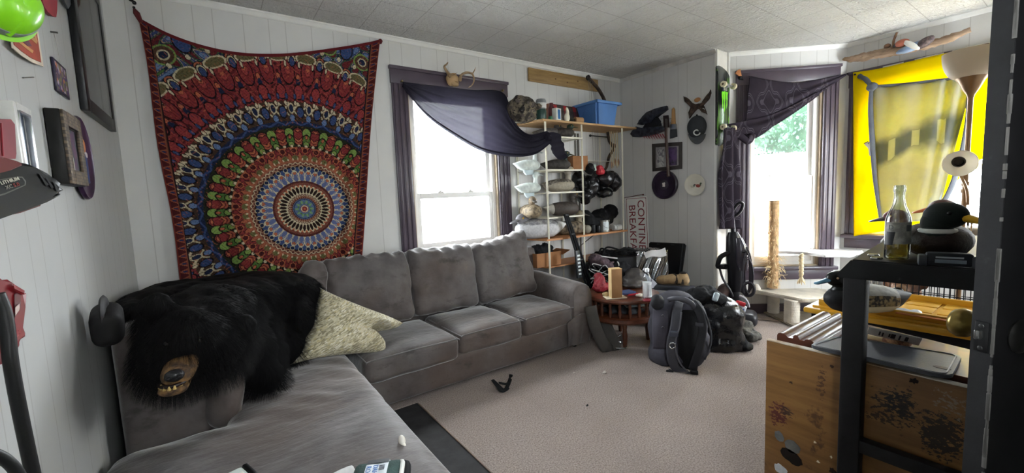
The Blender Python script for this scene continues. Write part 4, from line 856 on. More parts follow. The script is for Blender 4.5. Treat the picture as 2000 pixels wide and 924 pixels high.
q = onY(1152, 330, 3.03); b = B(); b.lathe([(0, -.03), (.05, -.03), (.055, 0), (.045, .04), (0, .06)], Matrix.Translation(q) @ Matrix.Rotation(.9, 4, 'X')); b.tube([q+V((.015, -.05, .04)), q+V((.02, -.058, -.02))], .012, 8, flat=.3, mi=1); tag(b.build('round_tin', [M_dark, mat('b4c3b4', .4)], loc=q), 'round black tin with pale stripe beside the red pouch', 'tin')
q = onY(1180, 443, 2.99); pc = thing('paint_can', 'dented metal paint can with white label on the wooden shelf', 'can', (q.x, 2.99, .862)); T0 = Matrix.Translation((q.x, 2.99, .862))
b = B(T0); b.lathe([(0, 0), (.053, 0), (.055, .003), (.053, .006), (.053, .112), (.056, .115), (.056, .120), (.050, .122), (.047, .117), (0, .117)], seg=32); b.build('can', mat('a3a19c', .3, metal=.7), pc)
b = B(T0); b.grid(lambda u, v: (.0545*cos(-2.6+u*1.2), .0545*sin(-2.6+u*1.2), .02+v*.085), 14, 2); b.build('label', mat('d6dde0', .5), pc)
b = B(T0); b.tube(curve([(.056, 0, .10), (.05, -.045, .06), (0, -.062, .04), (-.05, -.045, .06), (-.056, 0, .10)], 20), .0016, 6); b.build('bail_handle', mat('8a8884', .3, metal=.9), pc)
q = onY(1203, 444, 3.0); b = B(); b.cyl((q.x-.045, 3.0, .892), (q.x+.05, 2.98, .892), .030, seg=24); b.cyl((q.x+.049, 2.98, .892), (q.x+.053, 2.98, .892), .013, mi=1)
for k in (-.02, .02): b.cyl((q.x+k-.003, 2.99, .892), (q.x+k+.003, 2.99, .892), .032, seg=24)
tag(b.build('plastic_spool', [mat('dcdcd8', .4), M_dark], loc=(q.x, 3, .862)), 'white ribbed plastic spool lying right of the paint can', 'spool')
for px, hh_ in ((1158, .075), (1168, .06)):
    q = onY(px, 446, 3.0); b = B(); b.lathe([(0, 0), (.028, 0), (.03, .004), (.03, hh_), (.026, hh_+.01), (0, hh_+.012)], Matrix.Translation((q.x, 3.0, .862))); tag(b.build('black_jar', M_black, loc=(q.x, 3, .862)), 'taller black jar left of the paint can' if px == 1158 else 'shorter black jar next to the paint can', 'jar')
# box of dark gear under the wooden shelf, partly behind the sofa
q = onY(1062, 495, 3.05); gb = thing('gear_box', 'open cardboard box of dark gear under the wooden shelf', 'box', (q.x, 3.08, .60)); z0 = .60
b = B(); shell(b, q.x-.14, q.x+.16, 2.98, 3.24, z0, z0+.13, .004, .004); b.build('carton', M_card, gb)
b = B(); b.box((q.x+.20, 3.05, z0+.115), (.10, .2, .004), rot=(0, -.35, 0)); b.build('flap', M_card, gb)
b = B(); plate(b, [(2.40, 3.25), (2.50, 2.96), (3.55, 2.96), (3.55, 3.25)], z0-.016, z0-.002); b.build('low_shelf', M_shelfwood, rack)
lump('camera_gear', 'tangle of black straps and gear heaped in the cardboard box', 'gear', [((q.x-.03, 3.09, z0+.12), (.10, .09, .08)), ((q.x+.05, 3.08, z0+.13), (.07, .08, .075)), ((q.x-.08, 3.08, z0+.15), (.05, .05, .05)), ((q.x, 3.10, z0+.06), (.12, .10, .05))], M_black_cloth, .010, .02, 20, seed=8)
# ================================================================== THINGS ON THE RIGHT WALL
def fx(px, py, out=.01): return onX(px, py, XF-out)
FM = lambda px, py, out=.01: frame(fx(px, py, out), (0, -1, 0))          # local x to the right along the wall, y into the wall, z up
def fpoly(pts, c, out): # outline in pixels to wall coordinates about c
    o = fx(*c, out); return [(-(fx(x, y, out).y-o.y), fx(x, y, out).z-o.z) for x, y in pts]
# carved fish skin mount
fs_ = thing('fish_mount', 'dark open mouthed fish head mount with pink fins on the right wall', 'fish mount', tuple(fx(1268, 240)))
c = (1268, 240); M_fish = mat('23232c', .35, c2='3a3c46', vs=22, bump=.6, bs=60, coat=.3)
b = B(FM(*c, .03)); b.prism(fpoly([(1246, 243), (1250, 236), (1256, 227), (1264, 219), (1280, 213), (1295, 209), (1303, 207), (1304, 214), (1298, 218), (1288, 222), (1280, 232), (1274, 240), (1268, 242), (1262, 240), (1256, 244)], c, .03), .05, bev=.012); b.disp(.006, 25); b.build('upper_jaw', M_fish, fs_, smooth=60)
b = B(FM(*c, .03)); b.prism(fpoly([(1233, 262), (1236, 255), (1244, 247), (1254, 250), (1266, 252), (1280, 249), (1292, 246), (1302, 250), (1296, 256), (1282, 262), (1266, 266), (1248, 268), (1238, 268)], c, .03), .055, bev=.014); b.disp(.006, 25, 3); b.build('lower_jaw', M_fish, fs_, smooth=60)
b = B(FM(*c, .035)); b.prism(fpoly([(1262, 240), (1274, 238), (1284, 228), (1290, 236), (1292, 246), (1280, 250), (1266, 252), (1256, 250)], c, .03), .03, bev=.008); b.build('gill', mat('17171c', .5), fs_, smooth=60)
for k in range(9):
    x = 1254+k*5; b = B(); b.tube([fx(x, 262, .03), fx(x+3, 267, .05), fx(x+6, 273-abs(k-4)*.5, .055)], [.006, .005, .001], 6); b.build('fin_ray', mat('9a3f46', .5), fs_)
b = B(); b.ell(fx(1272, 218, .055), .009, sub=2); b.build('eye', mat('0d0d10', .1, coat=.7), fs_)
b = B(FM(1237, 263, .04)); b.ell((0, 0, 0), (.022, .02, .02), sub=2); b.build('lip', mat('5a3436', .5), fs_)
# paint brush
pbr = thing('paint_brush', 'wide paint brush with pale wooden handle hanging on the right wall', 'brush', tuple(fx(1315, 240)))
c = (1315, 240); b = B(FM(*c, .012)); b.prism(fpoly([(1312.5, 213), (1316, 210), (1318.5, 214), (1318, 230), (1320, 243), (1310, 243), (1313, 230)], c, .012), .014, bev=.004); b.build('handle', mat('b78c58', .5), pbr)
b = B(FM(*c, .012)); b.prism(fpoly([(1309.5, 243), (1320.5, 242), (1321.5, 252), (1309.5, 253)], c, .012), .018, bev=.002); b.build('ferrule', mat('8e8f92', .3, metal=.8), pbr)
b = B(FM(*c, .012)); b.prism(fpoly([(1309.5, 253), (1321.5, 252), (1322.5, 267), (1309, 271)], c, .012), .016, bev=.003); b.build('bristles', mat('3c3f42', .8, bump=.8, bs=200), pbr)
# picture behind the banjo
pf = thing('picture_frame', 'square dark framed purple picture behind the banjo', 'picture', tuple(fx(1303, 306)))
c = (1303, 306); b = B(FM(*c, .010)); o4 = fpoly([(1274, 281), (1332, 277), (1332, 330), (1275, 335)], c, .01); i4 = fpoly([(1281, 288), (1325, 285), (1325, 323), (1281, 328)], c, .01)
b.prism(o4, .018, bev=.003); b.build('frame', mat('3a3431', .5), pf); b = B(FM(*c, .021)); b.prism(i4, .004); b.build('mat', mat('8d8a8a', .7, var=.15, vs=25), pf)
b = B(FM(*c, .025)); b.prism(fpoly([(1303, 288), (1322, 287), (1322, 322), (1303, 324)], c, .02), .003); b.build('print', mat('5b4370', .5, c2='2e2c36', vs=20), pf)
b = B(FM(*c, .026)); b.prism(fpoly([(1284, 292), (1297, 291), (1297, 325), (1284, 327)], c, .02), .003); b.build('print', mat('b9b8b4', .6, c2='6d6870', vs=30), pf)
# banjo-like instrument: dark purple round body with long neck
bj = thing('banjo', 'dark purple round banjo hanging by its neck over the picture', 'banjo', tuple(fx(1298, 360)))
cb_ = fx(1298, 361, .035); rpx = abs(fx(1274, 361, .035).y-fx(1323, 361, .035).y)/2; Mx = Matrix.Translation(cb_) @ Matrix.Rotation(-pi/2, 4, 'Y')
b = B(Mx); b.lathe([(0, -.03), (rpx*.9, -.03), (rpx*.98, -.02), (rpx, 0), (rpx*.99, .012), (rpx*.93, .018), (rpx*.80, .014), (rpx*.78, .006), (0, .004)], seg=48); b.build('body', mat('2b1d33', .3, var=.3, coat=.4), bj)
b = B(Mx); b.lathe([(0, .006), (rpx*.34, .006), (rpx*.35, .009), (rpx*.30, .012), (0, .012)], seg=32); b.build('centre_disc', mat('3a3440', .35), bj)
for dy, dz, r in ((-.006, .014, .011), (.010, .012, .011), (0, -.004, .016), (-.008, -.016, .007), (.010, -.014, .007)): b = B(); b.ell(cb_+V((-.014, dy, dz)), (.003, r, r), sub=2); b.build('inlay', mat('cfc9c4', .5), bj)
b = B(); b.tube([fx(1306, 345, .055), fx(1303, 300, .05), fx(1301, 262, .045), fx(1301, 250, .04)], [.020, .015, .014, .014], 10, flat=.6, up=(-1, 0, 0)); b.build('neck', wood_mat('dark_mahogany', '3a2019', '5a3226', (10, 10, 1), .4, .05), bj, smooth=60)
b = B(FM(1300, 238, .04)); b.prism(fpoly([(1296, 226), (1305, 225), (1307, 249), (1297, 250)], (1300, 238), .04), .022, bev=.004); b.build('headstock', mat('2a1d1b', .4), bj)
for k in range(4):
    b = B(); q = fx(1295.5 if k % 2 else 1307, 231+5*(k//2)*1.6, .04); b.cyl(q, q+V((0, .018 if k % 2 else -.018, 0)), .004, seg=8); b.ell(q+V((0, .02 if k % 2 else -.02, 0)), .007, sub=2); b.build('tuning_peg', mat('b9b4a8', .35), bj)
for k in range(4): b = B(); b.tube([fx(1299.5+k*1.2, 232, .056), fx(1302.0+k*1.2, 300, .064), fx(1304.5+k*1.0, 343, .068)], .0008, 5); b.build('string', mat('b5b2aa', .3, metal=.8), bj)
# crossed wing mount
wm = thing('wing_mount', 'pair of crossed dark bird wings mounted on the right wall', 'wings', tuple(fx(1362, 203)))
M_feather = mat('2a211f', .7, c2='4a382e', vs=26, bump=.6, bs=80)
for tag_, pts in (('wing', [(1336, 188), (1340, 192), (1352, 201), (1362, 206), (1374, 200), (1384, 186), (1389, 175), (1390, 182), (1386, 194), (1376, 204), (1366, 213), (1358, 214), (1346, 206), (1338, 198)]), ('wing', [(1338, 194), (1344, 202), (1350, 210), (1345, 220), (1347, 232), (1353, 222), (1362, 212), (1370, 209), (1374, 216), (1382, 224), (1379, 216), (1375, 206), (1366, 202), (1354, 205)])):
    c = (1362, 206); b = B(FM(*c, .03)); b.prism(fpoly(pts, c, .03), .014, bev=.003)
    for v in b.bm.verts: v.co.x -= .06*abs((v.co.y-fx(*c).y))**1.2
    b.build('wing', M_feather, wm, smooth=50)
for x0_, y0_, x1_, y1_ in ((1372, 200, 1388, 178), (1370, 204, 1389, 184), (1368, 207, 1386, 192), (1352, 203, 1338, 189), (1350, 207, 1340, 197), (1352, 212, 1346, 230), (1355, 214, 1349, 226), (1370, 211, 1381, 223), (1367, 212, 1376, 221)):
    b = B(); a, e = fx(x0_, y0_, .040), fx(x1_, y1_, .055); b.tube([a, lerp(a, e, .6), e], [.010, .012, .002], 6, flat=.25, up=(-1, 0, 0)); b.build('feather', mat('35291f', .7, c2='5b463a', vs=40), wm)
b = B(); b.ell(fx(1362, 195, .02), (.008, .035, .022), sub=2); b.build('plaque', mat('b07a48', .6), wm); b = B(); b.ell(fx(1374, 213, .042), (.004, .014, .008), R(.6, 0, 0), sub=2); b.build('white_patch', mat('d9d4cc', .7), wm)
# baseball cap hung on the wall
cp = thing('baseball_cap', 'grey baseball cap with pale emblem hung below the crossed wings', 'cap', tuple(fx(1361, 250)))
c = (1361, 248); q = fx(*c, .05); ry = abs(fx(1344, 248).y-fx(1378, 248).y)/2; rz_ = abs(fx(1361, 224).z-fx(1361, 268).z)/2
b = B(); b.ell(q, (.075, ry, rz_), sub=4)
for v in b.bm.verts: v.co.x = min(v.co.x, XF-.004)
b.build('crown', mat('33363a', .85, var=.15, bump=.3, bs=200), cp, smooth=180)
b = B(); b.grid(lambda u, v: fx(lerp(1344, 1379, u), lerp(262, 262+20*sin(pi*u)**.6, v), .055+.05*v*sin(pi*u)), 20, 8, thick=.004); b.build('brim', mat('505256', .85, bump=.3, bs=200), cp, smooth=180)
b = B(); pts = [fx(1361+6*cos(a)*(1 if a < 5 else .6), 259+5*sin(a), .128) for a in [i*.35 for i in range(17)]]; b.tube(pts, .006, 6); b.build('emblem', mat('c9c9c6', .7), cp)
b = B(); b.ell(fx(1361, 225, .07), .009, sub=2); b.build('button', M_dark, cp)
# duck plate
dp = thing('duck_plate', 'cream round plate with two painted ducks on the right wall', 'plate', tuple(fx(1358, 361)))
q = fx(1358, 361, .012); rp = abs(fx(1338, 361).y-fx(1378, 361).y)/2; Mx = Matrix.Translation(q) @ Matrix.Rotation(-pi/2, 4, 'Y')
b = B(Mx); b.lathe([(0, -.008), (rp*.6, -.008), (rp, .010), (rp*1.0, .015), (rp*.97, .016), (rp*.66, .002), (0, .001)], seg=48); b.build('plate', mat('ddd8c8', .25, var=.03, coat=.3), dp)
for px, py, s_, col, hc in ((1352, 364, .75, 'c8c0a8', '2c4a38'), (1363, 362, 1.0, '8c3a2c', '3b4a2f')):
    m_ = frame(fx(px, py, .016), (0, -1, 0)); b = B(m_ @ Matrix.Scale(s_, 4)); b.prism([(-.036, .014), (-.022, .0), (-.014, -.018), (.010, -.022), (.028, -.010), (.024, .006), (.0, .010), (-.02, .008)], .002); b.build('painted_body', mat(col, .4), dp)
    b = B(m_ @ Matrix.Scale(s_, 4)); b.prism([(.020, -.005), (.018, .016), (.026, .026), (.036, .024), (.046, .016), (.034, .014), (.032, -.004)], .0024); b.build('painted_head', mat(hc, .4), dp)
    b = B(m_ @ Matrix.Scale(s_, 4)); b.prism([(-.012, -.020), (.002, -.030), (.016, -.021)], .0018); b.build('painted_wing', mat('e6e2d6', .4), dp)
# CONTINENTAL BREAKFAST sign, hung on its end
sg = thing('metal_sign', 'white metal sign with red CONTINENTAL BREAKFAST lettering standing on end', 'sign', tuple(fx(1243, 435)))
c0, c1 = fx(1221, 386, .02), fx(1264, 383, .02); dn = (fx(1268, 490, .02)-c1); wv = V((0, c1.y-c0.y, c1.z-c0.z)); W_ = wv.length; H_ = W_*3.6
m_ = frame(c0, wv); m_ = m_ @ Matrix.Translation((0, 0, 0))       # local x across the sign, z up
def rr(x0, x1, z0, z1, r): return [(x1-r+r*cos(a), z1-r+r*sin(a)) for a in [pi/2*i/6 for i in range(7)]] + [(x0+r+r*cos(a), z1-r+r*sin(a)) for a in [pi/2+pi/2*i/6 for i in range(7)]] + [(x0+r+r*cos(a), z0+r+r*sin(a)) for a in [pi+pi/2*i/6 for i in range(7)]] + [(x1-r+r*cos(a), z0+r+r*sin(a)) for a in [1.5*pi+pi/2*i/6 for i in range(7)]]
b = B(m_); b.prism(rr(0, W_, -H_, 0, .018), .004); b.build('plate', mat('efede8', .4, var=.03), sg)
M_red = mat('8a2a30', .5, var=.05)
b = B(m_)
for x0_, x1_, z0_, z1_ in ((.014, .019, -H_+.02, -.014), (W_-.019, W_-.014, -H_+.02, -.014), (.014, W_-.014, -.019, -.014), (.014, W_-.014, -H_+.018, -H_+.023)): b.bx(x0_, x1_, -.0032, -.0018, z0_, z1_)
b.build('border', M_red, sg, smooth=0)
mt = m_ @ Matrix.Rotation(pi/2, 4, 'X') @ Matrix.Rotation(-pi/2, 4, 'Z')      # letters read downwards
fsz = W_*.42
for body, xo, st_ in (('CONTINENTAL', W_*.57, .035), ('BREAKFAST', W_*.17, .085)):
    b = B(); b.text(body, fsz, mt @ Matrix.Translation((st_, xo, .0026)), ext=.0006, sx=1.0); b.build('lettering', M_red, sg, smooth=0)
for x, z in ((.02, -.02), (W_-.02, -.02)):
    b = B(m_); b.ell((x, -.004, z), (.006, .003, .006), sub=2); b.build('screw', mat('6e6a66', .4, metal=.7), sg)
b = B(); b.tube([c0+V((0, .01, -.003)), lerp(c0, c1, .5)+V((-.006, 0, .012)), lerp(c0, c1, .8)+V((-.006, 0, .020))], .004, 6); b.ell(lerp(c0, c1, .84)+V((-.006, 0, .018)), .010, sub=2); b.build('hanger', mat('6a3a34', .5), sg)
# black case leaning on the wall
cs_ = thing('flat_case', 'flat black case leaning against the right wall beside the sign', 'case', tuple(onX(1308, 510, XF-.08)))
p0, p1, p2, p3 = onX(1272, 474, XF-.03), onX(1342, 477, XF-.03), onX(1331, 556, XF-.16), onX(1268, 556, XF-.16)
p2 = p1 + (p2-p1)*1.55; p3 = p0+(p3-p0)*1.55
b = B(); n_ = (p1-p0).cross(p3-p0).normalized(); n_ = n_ if n_.x < 0 else -n_
vs_ = [b.bm.verts.new(p) for p in (p0, p1, p2, p3)]; vs2 = [b.bm.verts.new(p+n_*.05) for p in (p0, p1, p2, p3)]; b.skin([vs_, vs2]); bmesh.ops.bevel(b.bm, geom=b.bm.edges[:], offset=.012, segments=3, affect='EDGES'); b.build('shell', mat('131417', .32, var=.1), cs_)
b = B(); b.tube([lerp(p0, p1, .97)+n_*.052+V((0, 0, -.01)), lerp(p2, p1, .12)+n_*.052], .006, 6); b.build('edge_seam', mat('2a2c30', .3), cs_)
for t_ in (.3, .7): b = B(); q = lerp(p0, p1, t_)+n_*.053-V((0, 0, .03)); b.box(q, (.012, .04, .03), bev=.003); b.build('latch', mat('2c2d30', .35, metal=.4), cs_)
# ================================================================== BAY: SKATEBOARD, CURTAIN, VACUUM, CAT TREE, FLAG, LAMP
sk = thing('skateboard', 'skateboard with green claw logo hung upright on the alcove wall', 'skateboard', tuple(onY(1416, 200, 2.08)))
top_, bot_ = onY(1411, 124, 2.085), onY(1405.5, 284, 2.085); ctr = (top_+bot_)/2+V((.055, 0, 0)); LL = (top_-bot_).length/2; wx = V((1, 0, 0))
MS = frame(ctr, wx); hw = .10
pts = [(hw*cos(a), LL-hw+hw*sin(a)) for a in [pi*i/14 for i in range(15)]] + [(hw*cos(a), -LL+hw+hw*sin(a)) for a in [pi+pi*i/14 for i in range(15)]]
def sk_mat():
    k = NT('skate_graphic'); p = k.pos(True); n = k.n('ShaderNodeTexWave', {'Vector': k.n('ShaderNodeVectorMath', {0: p, 1: (3.0, 3.0, .55)}, operation='MULTIPLY').outputs[0], 'Scale': 6.0, 'Distortion': 7.0, 'Detail': 2.0}).outputs[1]
    n2 = k.noise(p, 6, 2); c = k.ramp(n, [(.30, lin('15181a')), (.55, lin('24291f')), (.72, lin('7b8084')), (.80, lin('1b1f1c'))]); g = k.ramp(n, [(.62, (0, 0, 0, 1)), (.70, (1, 1, 1, 1))])
    c = k.mix(k.math('MULTIPLY', g, k.ramp(n2, [(.45, (0, 0, 0, 1)), (.58, (1, 1, 1, 1))])), c, lin('62a02a')); k.set(Base_Color=c, Roughness=.3, Coat_Weight=.4); return k.m
b = B(MS); b.prism(pts, .011, bev=.003)
for v in b.bm.verts:
    q = MS.inverted() @ v.co; e = max(0, abs(q.z)-(LL-.16)); v.co = MS @ (q + V((0, e*e*2.2, 0)))
b.build('deck', [sk_mat()], sk, smooth=50)
b = B(MS); b.prism([(x*.97, z*.995) for x, z in pts], .003, Matrix.Translation((0, .008, 0))); 
for v in b.bm.verts:
    q = MS.inverted() @ v.co; e = max(0, abs(q.z)-(LL-.16)); v.co = MS @ (q + V((0, e*e*2.2, 0)))
b.build('grip_tape', M_black, sk, smooth=50)
# claw mark: three ragged vertical strokes
for k, (x, zt, zb) in enumerate(((-.035, .075, -.075), (-.006, .082, -.105), (.028, .078, -.070))):
    b = B(MS); b.prism([(x*1.15-.017, zt-.004), (x*1.15-.005, zt+.005), (x*1.15+.019, zt), (x*1.15+.014, zt-.03), (x*1.15+.017, zt-.06), (x*1.15+.011, (zt+zb)/2), (x*1.15+.012, zb+.03), (x*1.15+.001, zb), (x*1.15-.007, zb+.035), (x*1.15-.004, (zt+zb)/2), (x*1.15-.012, zt-.05)], .0012, Matrix.Translation((0, -.0064, .04))); b.build('claw_mark', mat('7be02a', .35, var=.04), sk, smooth=0)
b = B(MS); b.prism([(-.05, .15), (0, .26), (.05, .15), (.03, .02), (0, -.02), (-.03, .02)], .0008, Matrix.Translation((0, -.0061, 0))); b.build('dark_emblem', mat('1a2030', .3), sk, smooth=0)
for zz in (LL-.20, -LL+.16):
    b = B(MS); b.box((0, -.010, zz), (.055, .008, .08), bev=.002); b.box((0, -.026, zz), (.03, .03, .035), bev=.006); b.cyl(MS.inverted() @ (MS @ V((-.10, -.042, zz))), V((.10, -.042, zz)), .007); 
    tr = b.build('truck', mat('b4b6b8', .3, metal=.9), sk)
    for sx in (-.088, .088):
        b = B(MS); b.tube([(sx-.017, -.042, zz), (sx-.013, -.042, zz), (sx+.013, -.042, zz), (sx+.017, -.042, zz)], [.021, .027, .027, .021], 24); b.build('wheel', mat('d9cfae', .45), tr); b = B(MS); b.cyl((sx-.019, -.042, zz), (sx+.019, -.042, zz), .009); b.build('bearing', mat('6b5c44', .4, metal=.5), tr)
# small orange webbed clip
q = pa(1443, 143, -.04); b = B(frame(q, AD)); b.prism([(-.035, .0), (-.01, .03), (.012, .035), (.03, -.05), (.012, -.03), (-.004, -.022)], .012, bev=.003); tag(b.build('webbed_foot', mat('b9784a', .6), loc=q), 'small orange webbed foot hung beside the skateboard wheels', 'ornament')
q = pa(1446, 152, -.03); b = B(); b.ell(q, (.028, .02, .02), sub=2); b.cyl(q, q+V((.06, -.02, -.045)), .012, .004); tag(b.build('dark_clamp', M_black, loc=q), 'small black clamp below the orange webbed foot', 'clamp')
# patterned curtain, tied up across the second window
def damask(k, p, base):
    s = k.n('ShaderNodeSeparateXYZ', {0: p}); u = k.math('MULTIPLY', k.math('ADD', k.math('MULTIPLY', s.outputs[0], AD.x), k.math('MULTIPLY', s.outputs[1], AD.y)), 26.0); v = k.math('MULTIPLY', s.outputs[2], 19.0)
    f = k.math('ADD', k.math('ADD', k.math('COSINE', u), k.math('COSINE', v)), k.math('MULTIPLY', k.math('COSINE', k.math('MULTIPLY', u, 3.0)), .35))
    m = None
    for o in (-.15, .22, .95):
        a = k.math('LESS_THAN', k.math('ABSOLUTE', k.math('SUBTRACT', f, o)), .075); m = a if m is None else k.math('MAXIMUM', m, a)
    return k.mix(k.math('MULTIPLY', m, .42), base, lin('7b7580'))
M_cur = cloth_mat('damask_cloth', '3a333c', trans=.22, wave=damask)
cu = thing('patterned_curtain', 'dark purple curtain with pale ogee pattern tied across the second window', 'curtain', tuple(pa(1500, 200, -.06)))
ct = [pa(1463, 148, -.05), pa(1500, 156, -.055), pa(1550, 161, -.055), pa(1600, 155, -.05), pa(1651, 144, -.035)]
cb = [pa(1452, 274, -.09), pa(1480, 268, -.10), pa(1530, 232, -.10), pa(1590, 190, -.08), pa(1652, 148, -.035)]
def tsheet(name, top, bot, m, n, fold, nf, parent, nr, seed=0, sag=0):
    b = B()
    def fn(u, v):
        a, c = interp(top, u), interp(bot, u); p = lerp(a, c, v); L_ = (c-a).length
        return p + nr*(sag*sin(pi*v) + fold*(sin(v*nf*2*pi+1.5*u+seed)+.5*sin(u*9+v*nf*3))*min(1, L_*6))
    b.grid(fn, *n, thick=.002); return b.build(name, m, parent, smooth=180)
tsheet('swag', ct, cb, M_cur, (60, 40), .010, 2.2, cu, -AN, sag=.02)
tsheet('gathered_band', [pa(1420, 243, -.13), pa(1455, 236, -.12), pa(1500, 226, -.12), pa(1550, 205, -.11), pa(1600, 178, -.09)], [pa(1420, 258, -.13), pa(1455, 262, -.13), pa(1500, 252, -.13), pa(1550, 222, -.11), pa(1600, 186, -.09)], M_cur, (40, 14), .012, 1.5, cu, -AN, 2)
b = B(); b.tube(curve([pa(1420, 248, -.12), pa(1446, 266, -.12), pa(1462, 276, -.12), pa(1470, 262, -.12)], 16), [.03]*17, 10, flat=.6); b.build('gathered_fold', M_cur, cu, smooth=180)
def hang(u, v):
    y = lerp(250, 447, v); w_ = lerp(10, 24, min(1, v*2.2)) - 3*v; x = 1424 + (u-.5)*2*w_ + lerp(0, -1, v); p = onY(x, y, 2.03)
    return p + V((0, -1, 0))*(.042*sin(u*16+1.5*sin(v*3))*(.35+.65*min(1, v*2)) + .02*sin(pi*u))
b = B(); b.grid(hang, 46, 50, thick=.002); b.build('hanging_tail', M_cur, cu, smooth=180)
q = pa(1651, 146, -.012); b = B(); b.cyl(q, q+AN*.02-AN*.045, .004); b.ell(q-AN*.028, .009, sub=2); b.build('pin', M_black, cu)

# ------------------------------------------------------------------ upright vacuum cleaner
def vplane(P0):
    d = (P0-E0); n = V((d.x, d.y, 0)).normalized()
    return (lambda px, py, off=0: onP(px, py, P0-n*off, n)), n
PV = V((3.98, 1.90, 0)); vq, vn = vplane(PV); vr = V((vn.y, -vn.x, 0))
vc = thing('vacuum_cleaner', 'black upright vacuum cleaner standing under the curtain tail', 'vacuum cleaner', tuple(PV))
M_vac = mat('1d1c20', .35, var=.1); M_vac2 = mat('45424a', .3, var=.08)
b = B(); b.tube(curve([vq(1432, 455), vq(1430, 430), vq(1429, 418), vq(1436, 404), vq(1445, 396), vq(1451, 399), vq(1448, 410), vq(1439, 420), vq(1431, 424)], 40), [.020]*10+[.013]*31, 10); b.build('handle', M_vac, vc, smooth=180)
def taper(name, pts, m, seg=20, flat=.75, parent=vc):
    b = B(); b.tube([p for p, r in pts], [r for p, r in pts], seg, flat=flat, up=vn); return b.build(name, m, parent, smooth=60)
taper('motor_body', [(vq(1431, 453), .040), (vq(1432, 462), .060), (vq(1434, 490), .072), (vq(1437, 520), .075), (vq(1437, 550), .070), (vq(1437, 572), .060)], M_vac)
taper('dust_bin', [(vq(1442, 465, .05), .030), (vq(1446, 480, .06), .045), (vq(1449, 510, .06), .050), (vq(1451, 528, .06), .040)], mat('3a373f', .15, coat=.5))
b = B(); b.tube(curve([vq(1420, 522, .03), vq(1405, 521, .03), vq(1402, 518, .03), vq(1407, 503, .03), vq(1418, 496, .03), vq(1426, 494, .03)], 20), .022, 10); b.box(vq(1413, 519, .03), (.10, .06, .03), bev=.01); b.build('carry_handle', M_vac, vc, smooth=60)
b = B(); b.tube(curve([vq(1405, 522), vq(1412, 545, .05), vq(1425, 565, .07), vq(1434, 585, .06)], 20), .010, 8); b.build('hose', M_vac2, vc)
for k in range(6):
    cx = 1459+1.2*(k % 3); b = B(); pts = [vq(cx + (5+k*1.0)*cos(a), 528 + (46-3*k)*sin(a)+k*2, .09+.004*k) for a in [2*pi*i/28 for i in range(28)]]; b.tube(pts, .006, 6, closed=True); b.build('cord_loop', mat('2c2a31', .45), vc)
b = B(); pts = [vq(1462+11*cos(a), 565+13*sin(a), .11) for a in [2*pi*i/24 for i in range(24)]]; b.tube(pts, .014, 8, closed=True); b.build('cord_loop', mat('26242a', .45), vc)
for z_ in (493, 570): b = B(); b.tube([vq(1448, z_, .08), vq(1458, z_-2, .11), vq(1462, z_+6, .12)], .010, 8); b.build('cord_hook', M_vac, vc)
b = B(); P1 = vq(1450, 608, .12); b.sbox((P1.x, P1.y, .075), (.24, .24, .12), r=.05, n=10, rot=(0, 0, atan2(vr.y, vr.x))); b.build('floor_head', mat('2b2a2e', .4), vc, smooth=60)
b = B(); pts = [vq(1440+22*cos(a), 600-22*sin(a) if a < 2 else 600, .26) for a in [i*.2 for i in range(8)]]; b.tube(pts, .012, 8); b.build('bumper', mat('8b8a90', .4), vc)
for px in (1432, 1472): b = B(); q = vq(px, 610, .06); q.z = .05; b.cyl(q-vr*.018, q+vr*.018, .05, seg=28); b.build('wheel', M_black, vc)
taper('neck', [(vq(1437, 570), .055), (vq(1438, 585, .04), .065), (vq(1440, 598, .08), .08)], mat('19181b', .5))
# shoes, carton and bag by the vacuum
PS = V((3.60, 1.72, 0)); sq_, sn = vplane(PS)
q = sq_(1431, 610); b = B(); 
for c, r in (((q.x, q.y, .045), (.07, .13, .045)), ((q.x+.02, q.y+.06, .09), (.055, .06, .06)), ((q.x-.02, q.y-.08, .04), (.055, .07, .04))): b.ell(c, r, R(0, 0, -.9))
b.remesh(.012, 4); b.disp(.006, 25)
tag(b.build('dark_shoe', mat('3a3a38', .8, c2='23221f', vs=25), loc=(q.x, q.y, 0), smooth=180), 'dark worn shoe lying in front of the vacuum cleaner', 'shoe')
q = sq_(1447, 602, .06); ct_ = thing('juice_carton', 'small white carton with red cap lying by the vacuum cleaner', 'carton', (q.x, q.y, q.z-.04)); 
b = B(); b.box((q.x, q.y, q.z-.01), (.07, .07, .075), bev=.006, rot=(.3, .25, .5)); b.build('body', mat('dfe3e8', .4), ct_); b = B(); b.box((q.x-.008, q.y, q.z+.042), (.072, .072, .036), bev=.008, rot=(.3, .25, .5)); b.build('cap', mat('c3222e', .4), ct_)
b = B(); b.box((q.x-.03, q.y-.03, q.z-.012), (.035, .002, .04), rot=(.3, .25, .9)); b.build('label', mat('3d5fa0', .5), ct_)
lump('cap_pile', 'pile of dark caps and gloves beneath the small white carton', 'clothing', [((q.x, q.y, .06), (.10, .10, .058)), ((q.x-.09, q.y+.05, .05), (.08, .08, .048)), ((q.x+.03, q.y-.02, .10), (.06, .06, .05)), ((q.x-.02, q.y-.10, .04), (.09, .07, .038))], mat('5c5a54', .85, c2='2b2a28', vs=14, bump=.4), .012, .012, 18, seed=3)
q = onP(1412, 585, PV+vn*.02, vn); lump('brown_bag', 'brown leather bag slumped behind the vacuum cleaner', 'bag', [((q.x, q.y, .16), (.09, .09, .155)), ((q.x+.02, q.y-.02, .28), (.07, .07, .09)), ((q.x-.02, q.y-.03, .08), (.11, .10, .078))], mat('5a4540', .5, var=.2), .014, .014, 10, seed=9)

